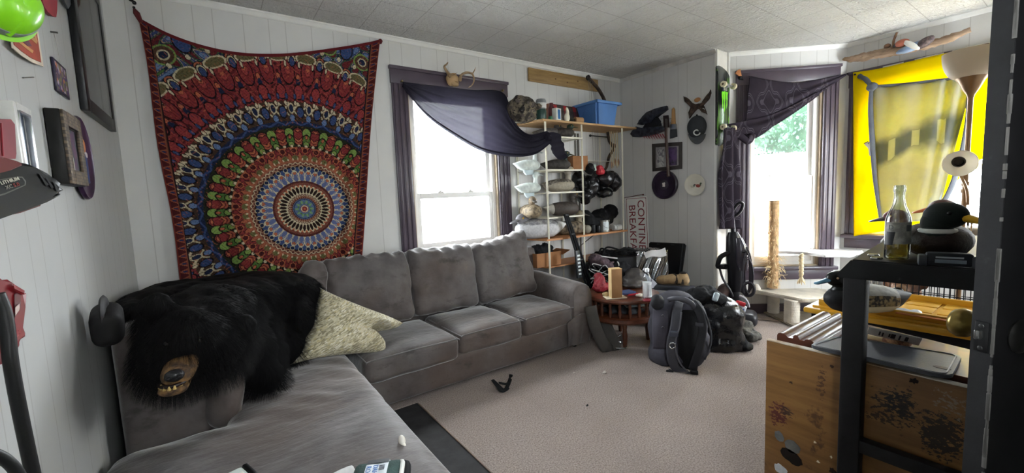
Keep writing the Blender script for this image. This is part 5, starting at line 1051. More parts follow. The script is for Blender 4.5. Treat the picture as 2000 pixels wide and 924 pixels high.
# ------------------------------------------------------------------ cat tree
ctree = thing('cat_tree', 'worn beige carpeted cat tree with frayed sisal posts before the bay window', 'cat tree', (4.4, 1.55, 0))
M_ct = mat('cfc8ba', .95, var=.12, bump=.7, bs=140); M_sis = mat('c2a078', .95, var=.2, vs=30, bump=.8, bs=180); M_fray = mat('e2cda4', .9, var=.15); M_ctd = mat('8f8474', .95, var=.15, bump=.5)
PF, PT = onZ(1545, 632, 0), onZ(1510, 614, 0); fq, fn_ = vplane(PF); tq, tn_ = vplane(PT)
ZL = (fq(1546, 583)).z; ZU = tq(1508, 490).z
def slab(pxs, z, t, name, m):
    pts = [onZ(x, y, z) for x, y in pxs]; b = B(); plate(b, [(p.x, p.y) for p in pts], z-t, z); bmesh.ops.bevel(b.bm, geom=b.bm.edges[:], offset=.008, segments=2, affect='EDGES'); bmesh.ops.subdivide_edges(b.bm, edges=b.bm.edges[:], cuts=5, use_grid_fill=True); b.disp(.004, 12); return b.build(name, m, ctree, smooth=60)
slab([(1472, 566), (1545, 556), (1668, 572), (1640, 588), (1566, 584)], ZL+.015, .035, 'lower_shelf', M_ct)
slab([(1496, 489), (1520, 484), (1600, 475), (1687, 489), (1662, 497), (1610, 497), (1575, 492)], ZU, .03, 'upper_platform', mat('d8d9da', .95, var=.08, bump=.6, bs=140))
slab([(1474, 600), (1560, 595), (1700, 640), (1560, 642)], .022, .022, 'base_board', M_ctd)
def post(px, y0, y1, vpf, r, name, m, off=0):
    a, c = vpf(px, y0, off), vpf(px, y1, off); c.x, c.y = a.x, a.y; b = B(); n = 30; b.tube([lerp(a, c, i/n) for i in range(n+1)], [r*(1+.05*noise.noise(V((i*.6, px, 0)))) for i in range(n+1)], 18); return b.build(name, m, ctree, smooth=180), a, c
o, a, c = post(1509, 562, 392, tq, .046, 'sisal_post', M_sis); top_post = c
post(1510, 616, 575, tq, .052, 'short_post', M_ct); post(1546, 630, 585, fq, .062, 'short_post', M_ct)
P6 = onZ(1606, 600, .02); q6, _ = vplane(P6); post(1606, 600, 498, q6, .055, 'sisal_post', M_sis); P7 = onZ(1636, 596, .02); q7, _ = vplane(P7); post(1637, 590, 497, q7, .055, 'sisal_post', mat('a8845f', .95, var=.25, bump=.8))
random.seed(5)
b = B()
for k in range(330):
    t = random.random(); py = lerp(400, 560, t**.6); 
    if 486 < py < 496: continue
    p0 = tq(1509, py); an_ = random.uniform(0, 2*pi); rr_ = .046; d = V((cos(an_), sin(an_), 0)); L_ = random.uniform(.015, .06)*(1.4 if 495 < py < 545 else .5); s0 = p0+d*rr_*.95; b.tube([s0, s0+d*L_*.6+V((0, 0, random.uniform(-.01, .03))), s0+d*L_+V((random.uniform(-.02, .02), 0, -random.uniform(0, .05)))], [.0028, .0022, .0008], 5)
for k in range(40):
    p0 = q6(1606, random.uniform(500, 535)); an_ = random.uniform(0, 2*pi); d = V((cos(an_), sin(an_), 0)); s0 = p0+d*.052; L_ = random.uniform(.02, .06); b.tube([s0, s0+d*L_+V((0, 0, -.03*random.random()))], [.003, .001], 5)
fr_ = b.build('frayed_sisal', M_fray, ctree); fr_['kind'] = 'stuff'
rp_ = [fq(1565, y, .1) for y in (496, 512, 525, 540)]; b = B(); b.tube([rp_[0]+(rp_[3]-rp_[0])*(i/24)+vr*.006*sin(i*1.6) for i in range(25)], .016, 8); b.build('dangling_rope', M_fray, ctree, smooth=180)
b = B(); q = rp_[3]
for k in range(14): an_ = k*.45; b.tube([q, q+V((.03*cos(an_), .03*sin(an_), -.05-.01*(k % 3)))], [.008, .003], 6)
b.build('rope_tassel', M_fray, ctree)
b = B(); q = tq(1478, 565, .05); b.ell(q, (.035, .035, .05), sub=3); b.disp(.006, 30); b.build('toy_ball', mat('d8d0c4', .9, bump=.6), ctree, smooth=180)

# ------------------------------------------------------------------ yellow flag with grey cloth tied over it
def sx_(px, py, out): return onX(px, py, BX-out)
fl = thing('yellow_flag', 'bright yellow flag hung over the bay window as a curtain', 'flag', tuple(sx_(1760, 250, .03)))
ft = [sx_(1667, 142, .028), sx_(1720, 134, .030), sx_(1790, 118, .032), sx_(1860, 102, .032), sx_(1930, 86, .032), sx_(1990, 70, .032)]
fb = [sx_(1669, 461, .05), sx_(1722, 452, .05), sx_(1795, 440, .05), sx_(1850, 378, .045), sx_(1900, 322, .045), sx_(1985, 280, .045)]
M_flag = cloth_mat('yellow_nylon', 'ffe800', trans=.60, rough=.6, var=.03)
def flag(u, v):
    a, c = interp(ft, u), interp(fb, u); p = lerp(a, c, v); return p + V((-1, 0, 0))*(.010+.010*sin(u*21+v*2)*v + .012*sin(v*8+u*3)*sin(pi*u) + .018*sin(pi*v)*exp(-((u-.08)/.05)**2))
b = B(); b.grid(flag, 60, 60, thick=.0015); b.build('flag_cloth', M_flag, fl, smooth=180)
b = B(); b.grid(lambda u, v: interp(ft, u) + V((-.006, 0, .012-.022*v)) + V((-.002*sin(u*30), 0, 0)), 50, 2, thick=.0015); b.build('white_header', cloth_mat('white_canvas', 'e8e6dc', .4), fl, smooth=180)
b = B(); m_ = frame(sx_(1697, 284, .075), (0, -1, 0)); b.prism([(-.035, .02), (-.01, .035), (.02, .02), (.028, -.03), (.02, -.09), (.005, -.095), (-.002, -.03), (-.025, .0)], .002, m_); b.build('snake_head_print', mat('dedbcf', .7), fl)
b = B(); b.tube([m_ @ V(p) for p in ((-.035, -.002, .02), (-.01, -.002, .035), (.02, -.002, .02), (.028, -.002, -.03), (.02, -.002, -.09))], .003, 6); b.ell(m_ @ V((-.004, -.003, .016)), .004, sub=2); b.build('snake_outline', M_black, fl)
for px, py in ((1671, 146),): q = sx_(px, py, .03); b = B(); b.cyl(q, q+V((-.02, 0, 0)), .008, seg=12); b.build('grommet', M_black, fl)
def cloth_print(k, p, base):
    s = k.n('ShaderNodeSeparateXYZ', {0: p}); n = k.noise(p, 5, 3); y = s.outputs[1]; z = s.outputs[2]
    d = k.math('ADD', k.math('ABSOLUTE', k.math('ADD', k.math('SUBTRACT', z, -.02), k.math('MULTIPLY', y, .35))), k.math('MULTIPLY', k.math('SUBTRACT', n, .5), .25)); m = k.ramp(d, [(.05, (1, 1, 1, 1)), (.15, (0, 0, 0, 1))])
    h = k.math('COSINE', k.math('MULTIPLY', y, 42.0)); hole = k.math('MULTIPLY', k.math('GREATER_THAN', h, .55), k.math('LESS_THAN', d, .075)); m2 = k.math('MULTIPLY', m, k.math('SUBTRACT', 1.0, k.math('MULTIPLY', hole, .8)))
    return k.mix(k.math('MULTIPLY', m2, .75), base, lin('565f6c'))
M_gcloth = cloth_mat('grey_jersey', 'a6adb4', trans=.74, rough=.9, wave=cloth_print, var=.05)
gc = thing('grey_cloth', 'thin grey printed cloth tied in front of the yellow flag', 'cloth', tuple(sx_(1790, 270, .08)))
ct = [sx_(1703, 170, .07), sx_(1760, 166, .08), sx_(1830, 158, .08), sx_(1866, 156, .08), sx_(1894, 186, .08)]
cb = [sx_(1722, 432, .09), sx_(1755, 432, .10), sx_(1795, 432, .10), sx_(1822, 425, .10), sx_(1838, 398, .09)]
def gcl(u, v):
    a, c = interp(ct, u), interp(cb, u); p = lerp(a, c, v); pinch = exp(-v*4); return p + V((-1, 0, 0))*(.012+.014*sin(u*26+v*2)*(.3+pinch) + .02*sin(pi*u)*sin(pi*v))
b = B(); b.grid(gcl, 60, 50, thick=.0012); b.build('cloth_panel', M_gcloth, gc, smooth=180)
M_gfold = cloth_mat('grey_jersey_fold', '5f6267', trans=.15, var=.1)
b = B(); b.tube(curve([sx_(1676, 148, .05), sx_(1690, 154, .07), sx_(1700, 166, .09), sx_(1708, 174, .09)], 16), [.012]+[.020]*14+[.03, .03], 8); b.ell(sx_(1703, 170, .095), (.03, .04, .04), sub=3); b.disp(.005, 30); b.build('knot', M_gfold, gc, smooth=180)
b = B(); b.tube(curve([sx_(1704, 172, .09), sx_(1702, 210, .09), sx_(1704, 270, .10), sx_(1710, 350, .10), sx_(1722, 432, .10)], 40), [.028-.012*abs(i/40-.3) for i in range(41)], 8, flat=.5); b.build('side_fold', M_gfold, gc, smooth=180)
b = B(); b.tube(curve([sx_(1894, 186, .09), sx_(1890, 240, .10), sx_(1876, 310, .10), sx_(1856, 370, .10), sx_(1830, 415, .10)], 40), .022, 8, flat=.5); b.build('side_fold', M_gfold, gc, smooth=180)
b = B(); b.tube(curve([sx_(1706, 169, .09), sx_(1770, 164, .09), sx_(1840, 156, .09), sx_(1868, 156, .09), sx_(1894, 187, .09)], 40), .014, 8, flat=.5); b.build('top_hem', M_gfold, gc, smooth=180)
# ------------------------------------------------------------------ driftwood with painted bird
dw = thing('driftwood', 'long pale driftwood branch resting on the trim over the bay window', 'driftwood', tuple(sx_(1770, 90, .05)))
cen_ = [(1646, 114), (1665, 114), (1690, 108), (1740, 99), (1800, 88), (1850, 74), (1896, 56)]; rad_ = [.010, .030, .034, .040, .036, .030, .018]
cp_ = curve([sx_(x, y+2, .055) for x, y in cen_], 60); b = B(); b.tube(cp_, [interp([(r, 0, 0) for r in rad_], i/60).x*(1+.25*noise.noise(V((i*.5, 3, 0)))) for i in range(61)], 12, flat=.75, up=(-1, 0, 0))
b.tube(curve([sx_(1660, 118, .06), sx_(1690, 115, .06), sx_(1740, 104, .06)], 14), .016, 8); b.tube(curve([sx_(1648, 115, .06), sx_(1670, 112, .07), sx_(1700, 104, .06)], 14), [.006]+[.018]*13+[.01], 8)
b.disp(.010, 16); b.disp(.005, 50, 4); b.build('branch', wood_mat('driftwood_bark', '6d5644', 'b59a80', (3, 2, 12), .8, .6, 5), dw, smooth=60)
b = B(); b.tube(curve([sx_(1742, 98, .07), sx_(1744, 88, .07), sx_(1746, 78, .08), sx_(1752, 63, .09)], 12), [.014]*4+[.009]*9, 8); b.ell(sx_(1733, 90, .07), (.02, .025, .02), sub=2); b.disp(.003, 40); b.build('twig', wood_mat('twig', '5c4030', '8a6850', (8, 8, 3), .8, .4), dw, smooth=60)
bd_ = thing('painted_bird', 'small painted wooden bird with red head lying on the driftwood', 'bird carving', tuple(sx_(1785, 88, .09)))
def blob(name, c, r, rot, m, par, n=3): b = B(); b.ell(c, r, rot, sub=n); b.disp(.002, 40); return b.build(name, m, par, smooth=180)
blob('body', sx_(1782, 92, .095), (.030, .105, .032), R(-.22, 0, 0), mat('7f93b2', .5), bd_); blob('head', sx_(1762, 84, .10), (.030, .048, .030), R(-.1, 0, 0), mat('a05a44', .5), bd_)
blob('white_wing', sx_(1780, 88, .12), (.012, .070, .022), R(.75, 0, 0), mat('dcdcd6', .5), bd_); blob('dark_wing', sx_(1806, 83, .105), (.026, .065, .036), R(-.5, 0, 0), mat('44383a', .6, c2='6a5a58', vs=50), bd_); blob('crest', sx_(1752, 87, .10), (.014, .03, .014), R(-.5, 0, 0), mat('2d2d34', .5), bd_)
# ------------------------------------------------------------------ floor lamp
PLb = atD(1889, 300, 2.5); PL = V((PLb.x, PLb.y, 0)); lq, ln = vplane(PL)
fl_ = thing('floor_lamp', 'torchiere floor lamp with beige bowl and a small side reading shade', 'lamp', tuple(PL))
zc = lq(1890, 186).z; zb_ = lq(1890, 160).z; zr = lq(1875, 104).z; rb = (lq(1935, 100)-lq(1815, 124)).length/2*1.05; T0 = Matrix.Translation((PL.x, PL.y, 0))
M_bronze = mat('8a6b4a', .35, metal=.4, var=.06)
b = B(); b.cyl(PL+V((0, 0, .02)), PL+V((0, 0, zc)), .0125); b.build('pole', M_bronze, fl_)
b = B(T0); b.lathe([(0, 0), (.14, 0), (.145, .012), (.11, .026), (.02, .04), (0, .04)], seg=40); b.build('base', M_bronze, fl_)
b = B(T0); b.lathe([(.0125, zc-.02), (.018, zc), (.035, zc+.03), (.055, zb_+.0), (.075, zb_+.03), (.06, zb_+.03), (0, zb_+.03)], seg=36); b.build('cone', M_bronze, fl_)
k = NT('frosted_bowl'); k.set(Base_Color=lin('d9c9b0'), Roughness=.5); tr = k.n('ShaderNodeBsdfTranslucent', {0: lin('d9c9b0')}); mx = k.n('ShaderNodeMixShader', {0: .35, 1: k.b.outputs[0], 2: tr.outputs[0]}); k.t.links.new(mx.outputs[0], k.out.inputs[0]); M_bowl = k.m
hb = zr-zb_; b = B(T0); out = [(.05+(rb-.05)*sin(t*pi/2)**.85, zb_+.02+(hb-.02)*(1-cos(t*pi/2))) for t in [i/14 for i in range(15)]]; b.lathe(out + [(r-.006, z) for r, z in out[::-1]], seg=48); b.build('bowl_shade', M_bowl, fl_, smooth=60)
# reading shade on a gooseneck
qs = lq(1874, 318, .10); ax_ = (E0+V((.2, -.3, -.5))-qs).normalized(); Mx = Matrix.Translation(qs) @ ax_.to_track_quat('Z', 'Y').to_matrix().to_4x4(); rs = (lq(1915, 310)-lq(1833, 310)).length/2*.86
k = NT('frosted_shade'); k.set(Base_Color=lin('e2dccf'), Roughness=.35); tr = k.n('ShaderNodeBsdfTranslucent', {0: lin('e2dccf')}); mx = k.n('ShaderNodeMixShader', {0: .45, 1: k.b.outputs[0], 2: tr.outputs[0]}); k.t.links.new(mx.outputs[0], k.out.inputs[0])
so = [(.026+(rs-.026)*(t)**.6, -.06+.085*t) for t in [i/12 for i in range(13)]]; b = B(Mx); b.lathe(so + [(r-.004, z+.001) for r, z in so[::-1]], seg=40); b.build('reading_shade', k.m, fl_, smooth=70)
b = B(Mx); b.lathe([(0, -.075), (.026, -.075), (.030, -.06), (.030, -.035), (.022, -.030), (.020, -.045), (0, -.045)], seg=28); b.build('socket', mat('2a2522', .4), fl_)
b = B(); b.tube(curve([qs-ax_*.07, qs-ax_*.11+V((0, 0, -.04)), lq(1888, 370, .04), lq(1890, 400, .012)], 20), .008, 8); b.build('gooseneck', M_bronze, fl_)
for k_ in range(1, 3): b = B(); z_ = lq(1889, 345+k_*14).z; b.cyl(PL+V((0, 0, z_-.012)), PL+V((0, 0, z_+.012)), .018); b.build('collar', M_bronze, fl_)
# ------------------------------------------------------------------ dog crate and dog
cr = thing('dog_crate', 'black wire dog crate behind the yellow lidded tote', 'crate', (3.5, .6, 0)); cx0, cx1, cy0, cy1, cz = 3.12, 3.95, .10, onX(1676, 560, 3.12).y, .80; M_cw = mat('17171a', .4)
def wirepanel(name, o, u, v, nu, nv):
    b = B(); o, u, v = V(o), V(u), V(v)
    for i in range(nu+1): b.tube([o+u*(i/nu), o+u*(i/nu)+v], .0022 if 0 < i < nu else .004, 5)
    for j in range(nv+1): b.tube([o+v*(j/nv), o+v*(j/nv)+u], .0028, 5)
    b.build(name, M_cw, cr)
wirepanel('front_panel', (cx0, cy0, .03), (0, cy1-cy0, 0), (0, 0, cz-.03), 30, 5); wirepanel('back_panel', (cx1, cy0, .03), (0, cy1-cy0, 0), (0, 0, cz-.03), 30, 5)
wirepanel('side_panel', (cx0, cy0, .03), (cx1-cx0, 0, 0), (0, 0, cz-.03), 28, 5); wirepanel('side_panel', (cx0, cy1, .03), (cx1-cx0, 0, 0), (0, 0, cz-.03), 28, 5); wirepanel('top_panel', (cx0, cy0, cz), (cx1-cx0, 0, 0), (0, cy1-cy0, 0), 28, 5)
b = B(); b.bx(cx0+.005, cx1-.005, cy0+.005, cy1-.005, .002, .028, bev=.006); b.build('tray', mat('26272a', .5), cr)
HD = onX(1764, 549, 3.34); dog = thing('dog', 'brown dog with dark nose sitting inside the wire crate', 'dog', (HD.x+.2, HD.y, .03))
b = B()
for c, r, rot in ((HD, (.085, .075, .075), None), (HD+V((-.075, -.004, -.035)), (.065, .045, .042), None), (HD+V((-.105, -.006, -.042)), (.038, .036, .034), None), (HD+V((.06, .01, -.09)), (.085, .085, .11), None), (HD+V((.12, .01, -.24)), (.12, .115, .18), None),
                  (HD+V((.26, .01, -.36)), (.17, .13, .20), None), (HD+V((.34, .09, -.50)), (.14, .06, .09), None), (HD+V((.34, -.09, -.50)), (.14, .06, .09), None)): b.ell(c, r, rot)
for sg in (-1, 1):
    sh = HD+V((.08, sg*.08, -.28)); ft_ = V((HD.x+.03, HD.y+sg*.08, .045)); b.tube([sh, lerp(sh, ft_, .5)+V((.02, 0, 0)), lerp(sh, ft_, .8), ft_+V((0, 0, .01))], [.060, .042, .032, .030], 12); b.ell(ft_+V((-.02, 0, -.004)), (.05, .035, .028)); b.ell(V((HD.x+.20, HD.y+sg*.12, .055)), (.08, .035, .03))
    b.ell(HD+V((.035, sg*.075, .01)), (.022, .025, .065), R(sg*.35, 0, 0))
b.tube([HD+V((.42, 0, -.5)), HD+V((.52, .05, -.56)), V((HD.x+.50, HD.y+.18, .06))], [.035, .028, .012], 8)
b.remesh(.012, 5)
for v in b.bm.verts: v.co.z = max(v.co.z, .031)
b.build('body', mat('8a5f42', .85, c2='6d4630', vs=9, bump=.5, bs=160), dog, smooth=180)
b = B(); b.ell(HD+V((-.105, -.006, -.040)), (.042, .040, .038)); b.ell(HD+V((-.08, -.006, -.03)), (.05, .038, .036)); b.remesh(.008, 3); b.build('muzzle', mat('b08a66', .85, bump=.3), dog, smooth=180)
b = B(); b.ell(HD+V((-.148, -.007, -.032)), (.016, .026, .019)); b.build('nose', mat('141214', .3, coat=.3), dog, smooth=180)
for sg in (-1, 1): b = B(); b.ell(HD+V((-.070, sg*.036, .018)), .011, sub=2); b.build('eye', mat('120c08', .1, coat=.6), dog)
b = B(); b.ell(HD+V((-.125, -.007, -.062)), (.026, .030, .018)); b.build('chin', mat('c9b59a', .85), dog, smooth=180)
# ================================================================== DRUM TABLE AND THE HEAP ON IT
ZTB = .41; TC = onZ(1225, 566, ZTB); q0_ = onZ(1152, 577, ZTB); TR = .31
rt = thing('drum_table', 'round dark wooden drum table with spindles beside the sofa arm', 'table', (TC.x, TC.y, 0)); TC = V((2.785, 2.345, 0)); T0 = Matrix.Translation(TC); rt.location = TC; WM[rt.name] = Matrix.Translation(TC)
M_mah = wood_mat('mahogany', '3b1f14', '6d3d27', (1.5, 10, 10), .35, .08, coat=.2)
b = B(T0); b.lathe([(0, ZTB-.035), (TR-.03, ZTB-.035), (TR-.008, ZTB-.028), (TR, ZTB-.014), (TR-.006, ZTB), (0, ZTB)], seg=48); b.build('top', M_mah, rt)
b = B(T0); b.lathe([(TR-.09, .205), (TR-.04, .205), (TR-.028, .22), (TR-.03, .245), (TR-.045, .255), (TR-.09, .255)], seg=48); b.lathe([(0, .215), (TR-.085, .215), (TR-.085, .235), (0, .235)], seg=40); b.build('lower_ring', M_mah, rt)
for k in range(20):
    a = 2*pi*k/20; p = TC+V((cos(a), sin(a), 0))*(TR-.06); b = B(); b.lathe([(.008, .25), (.011, .27), (.014, .30), (.010, .33), (.013, .35), (.009, ZTB-.034)], Matrix.Translation((p.x, p.y, 0)), seg=10); b.build('spindle', M_mah, rt)
for k in range(4):
    a = pi/4+pi/2*k; p = TC+V((cos(a), sin(a), 0))*(TR-.10); b = B(); b.lathe([(.014, 0), (.018, .03), (.022, .10), (.016, .15), (.024, .21)], Matrix.Translation((p.x, p.y, 0)), seg=14); b.build('leg', M_mah, rt)
def tz(px, py, z): return onZ(px, py, z)
ZT2 = ZTB+.001
# brown box
q = tz(1205, 583, ZT2); bb_ = thing('brown_box', 'tall brown cardboard box standing on the drum table', 'box', tuple(q)); m = Matrix.Translation(q) @ Matrix.Rotation(-.50, 4, 'Z'); M_kraft = mat('9a7148', .75, var=.06, bump=.1)
b = B(m); b.box((0, .03, .12), (.088, .07, .24), bev=.002); b.build('body', M_kraft, bb_); b = B(m); b.box((.0, .03, .241), (.09, .072, .004), bev=.001); b.build('lid', mat('c3a373', .7), bb_); b = B(m); b.box((-.0447, .03, .12), (.002, .072, .24)); b.build('side_panel', mat('c9ab7c', .7), bb_)
q2 = tz(1200, 584, ZT2); b = B(); b.box((q2.x+.04, q2.y+.03, ZT2+.003), (.17, .10, .005), rot=(0, 0, -.5)); tag(b.build('paper_sheet', mat('cfc4ae', .7), loc=(q2.x, q2.y, ZT2)), 'pale paper sheet lying under the tall brown box', 'paper')
# water bottle
q = tz(1264, 584, ZT2); wbt = thing('water_bottle', 'clear plastic water bottle with white cap on the drum table', 'bottle', tuple(q)); Mb = Matrix.Translation(q)
M_clear = glass_mat('clear_plastic', (.93, .96, .98, 1), .22)
b = B(Mb); b.lathe([(0, 0), (.030, 0), (.034, .01), (.034, .14), (.036, .15), (.034, .165), (.026, .19), (.015, .208), (.015, .222), (0, .222)], seg=28); b.build('body', M_clear, wbt)
b = B(Mb); b.lathe([(.0345, .02), (.035, .022), (.035, .135), (.0345, .137)], seg=28); b.build('label', mat('dfe2e4', .4), wbt); b = B(Mb); b.lathe([(0, .222), (.017, .222), (.018, .225), (.018, .243), (.015, .247), (0, .247)], seg=24); b.build('cap', mat('eceded', .35), wbt)
for k in range(3): b = B(Mb); a0 = -2.3+.42*k; b.grid(lambda u, v: (.0357*cos(a0+.10*u), .0357*sin(a0+.10*u), .035+v*.085), 3, 2); b.build('label_stripe', mat('4c5054', .5), wbt)
b = B(); b.lathe([(0, 0), (.032, 0), (.036, .008), (.034, .012), (0, .006)], Matrix.Translation(tz(1264, 588, ZT2)+V((.0, .0, 0)))); tag(b.build('red_dish', mat('8a2230', .4), loc=q), 'small dark red dish lying before the water bottle', 'dish')
# red pouch, knife, cloths
q = tz(1172, 570, ZT2); lump('red_pouch', 'crumpled red bag at the left edge of the drum table', 'bag', [((q.x, q.y, ZT2+.05), (.08, .06, .048)), ((q.x+.02, q.y+.02, ZT2+.10), (.05, .05, .06)), ((q.x+.06, q.y-.0, ZT2+.035), (.06, .05, .033))], mat('8f1f2c', .55, var=.2, bump=.3), .010, .014, 22, seed=12)
q = tz(1240, 578, ZT2); kn = thing('red_knife', 'red handled folding tool lying between the box and the bottle', 'tool', tuple(q)); b = B(); b.tube([q+V((-.06, .02, .012)), q+V((0, 0, .012)), q+V((.055, -.01, .012))], [.010, .012, .009], 10, flat=.7); b.build('handle', mat('a8202c', .35), kn); b = B(); b.box(q+V((.085, -.017, .011)), (.07, .016, .003), rot=(0, 0, -.2)); b.build('blade', mat('b9bbbf', .25, metal=.9), kn)
q = tz(1224, 578, ZT2); b = B(); b.sbox((q.x+.06, q.y+.05, ZT2+.012), (.13, .10, .022), r=.009, n=8, nz=.006, nf=22, rot=(0, 0, -.3)); tag(b.build('blue_cloth', mat('2d3a5e', .9), loc=q, smooth=180), 'folded dark blue cloth lying right of the tall brown box', 'cloth')
q = tz(1252, 580, ZT2); b = B(); b.sbox((q.x, q.y+.01, ZT2+.012), (.06, .045, .022), r=.010, n=6, nz=.006, nf=30); tag(b.build('tissue', mat('d8cfc0', .9), loc=q, smooth=180), 'crumpled cream tissue left of the water bottle', 'tissue')
q = tz(1183, 579, ZT2); b = B(); b.sbox((q.x, q.y, ZT2+.018), (.05, .04, .034), r=.012, n=6, nz=.004, nf=30); tag(b.build('small_tan_block', mat('a8946c', .7), loc=q), 'small tan knob lying left of the tall brown box', 'block')
q = tz(1240, 560, ZT2); lump('brown_hat', 'dark brown hat behind the tall brown box and the bottle', 'hat', [((q.x+.02, q.y+.02, ZT2+.055), (.12, .10, .053)), ((q.x+.05, q.y+.04, ZT2+.10), (.09, .08, .06)), ((q.x-.05, q.y-.01, ZT2+.03), (.10, .08, .028))], mat('3d3836', .6, var=.2, coat=.1), .012, .012, 12, seed=14)
# big black crate of gear behind, with clear plastic over it
PB = V((3.33, 2.63, 0)); bq, bn = vplane(PB)
gbx = thing('gear_bin', 'black bin heaped with gear and covered by clear plastic behind the drum table', 'bin', tuple(PB)); Mg = Matrix.Translation(PB) @ Matrix.Rotation(-.55, 4, 'Z')
b = B(Mg); b.sbox((0, 0, .33), (.48, .30, .66), r=.04, n=10, nz=.01); b.build('bin', mat('121215', .5, var=.2), gbx)
M_film = glass_mat('plastic_film', (.88, .9, .9, 1), .35)
b = B(Mg); b.grid(lambda u, v: (lerp(-.05, .255, u), -.165+.012*sin(u*19+v*7), lerp(.70, .42, v)+.02*sin(u*13)*(1-v)), 24, 14, thick=.001); b.grid(lambda u, v: (lerp(-.05, .25, u), lerp(-.16, .13, v), .685+.015*sin(u*15+v*9)), 20, 12, thick=.001); b.disp(.006, 20); b.build('plastic_sheet', M_film, gbx, smooth=180)
q = bq(1215, 500, .12)
lump('black_gear', 'tangle of black straps heaped on the black bin under the sign', 'gear', [(bq(1190, 497, .0), (.12, .10, .045)), (bq(1225, 494, .0), (.13, .10, .055)), (bq(1250, 500, .0), (.10, .09, .045)), (bq(1170, 500, .0), (.10, .08, .04)), (bq(1205, 505, .0), (.16, .12, .05))], M_black_cloth, .011, .020, 18, seed=21)
for k, pts in enumerate((((1178, 494), (1184, 484), (1196, 484), (1215, 490), (1235, 493)), ((1176, 498), (1180, 488), (1174, 486), (1170, 494)), ((1200, 492), (1222, 486), (1246, 492), (1258, 500)))):
    b = B(); b.tube(curve([bq(x, y, .10) for x, y in pts], 24), .009, 8); c = bq(*pts[0], .10); tag(b.build('strap', M_black_cloth, loc=c), ('black strap arching highest over the black bin', 'short black strap loop at the left of the black bin', 'black strap trailing to the right over the black bin')[k], 'strap')
a, c = bq(1160, 499, .20), bq(1206, 505, .20); b = B(); b.cyl(a, c, .007, seg=10); tag(b.build('white_rod', mat('dcdcdc', .3), loc=a), 'thin white rod lying across the front of the black bin', 'rod')
b = B(); b.tube(curve([bq(1206, 511, .2), bq(1209, 518, .22), bq(1206, 525, .22), bq(1200, 528, .22)], 14), .006, 8); tag(b.build('white_hook', mat('d9d9d9', .3), loc=bq(1206, 515, .2)), 'white bent wire hook above the tall brown box', 'hook')
# papers on the bin
for k, (pxs, lab) in enumerate(((((1258, 497), (1300, 485), (1302, 499), (1262, 505)), 'printed white newspaper lying on the black bin'),)):
    pts = [bq(x, y, .20) for x, y in pxs]; pp = thing('newspaper', lab, 'newspaper', tuple(pts[0])); b = B()
    up = lambda u, v: lerp(lerp(pts[0], pts[1], u), lerp(pts[3], pts[2], u), v) + bn*(.05*(1-v)) + V((0, 0, .008*sin(u*6)))
    b.grid(up, 16, 8, thick=.006); b.build('sheet', mat('d9d8d8', .7, var=.06), pp)
    b = B()
    for i in range(3):
        for j in range(7):
            if (i*3+j*5) % 4 == 0: continue
            u0 = .06+j*.125; v0 = .2+i*.22; g = [up(u0, v0), up(u0+.09, v0), up(u0+.09, v0+.12), up(u0, v0+.12)]; b.bm.faces.new([b.bm.verts.new(p - bn*.004+V((0, 0, .002))) for p in g])
    b.build('print', mat('4a4a52', .7), pp, smooth=0)
q = bq(1262, 548, .28); b = B(); pts = [bq(1248, 538, .25), bq(1260, 533, .25), bq(1284, 556, .25), bq(1274, 562, .27)]; b.grid(lambda u, v: lerp(lerp(pts[0], pts[1], u), lerp(pts[3], pts[2], u), v)+V((0, 0, .008*sin(u*5+v*4))), 8, 8, thick=.002); tag(b.build('envelope', mat('b9b9c2', .6), loc=q), 'crumpled pale envelope behind the water bottle', 'envelope')
# mauve fur glove
q = bq(1172, 512, .22); lump('fleece_glove', 'mauve brown fluffy glove draped over the left of the black bin', 'glove', [(bq(1163, 508, .2), (.075, .07, .06)), (bq(1178, 514, .22), (.07, .06, .05)), (bq(1190, 519, .23), (.04, .035, .03)), (bq(1194, 514, .22), (.04, .02, .018)), (bq(1194, 522, .24), (.04, .02, .016))], mat('54444a', .9, var=.3, vs=30, bump=.8, bs=150), .009, .010, 26, seed=31)
# cables
random.seed(11)
for k in range(6):
    pts = [bq(random.uniform(1150, 1196), random.uniform(516, 562), .26+.02*k) for _ in range(6)]; b = B(); b.tube(curve(pts, 40), .0045, 6); white = k in (1, 4)
    tag(b.build('cable', mat('d4d4d4' if white else ('18321f' if k == 2 else '17171a'), .45), loc=pts[0]), ('black cable highest in the tangle behind the red bag', 'white cable looping in the tangle behind the red bag', 'dark green cable in the tangle behind the red bag', 'thin black cable running down behind the red bag', 'second white cable crossing the tangle beside the brown box', 'black cable nearest the brown box in the tangle')[k], 'cable', 'cables tangled behind the red bag')
lump('dark_coat', 'dark coat heaped behind the sofa arm and the red bag', 'coat', [(bq(1160, 530, .10), (.12, .10, .11)), (bq(1185, 540, .12), (.12, .10, .10)), (bq(1165, 555, .14), (.10, .10, .10)), (bq(1215, 530, .14), (.12, .09, .12)), (bq(1190, 555, .14), (.12, .09, .08))], mat('1d1c1f', .85, var=.3, vs=10, bump=.4), .014, .02, 12, seed=33)
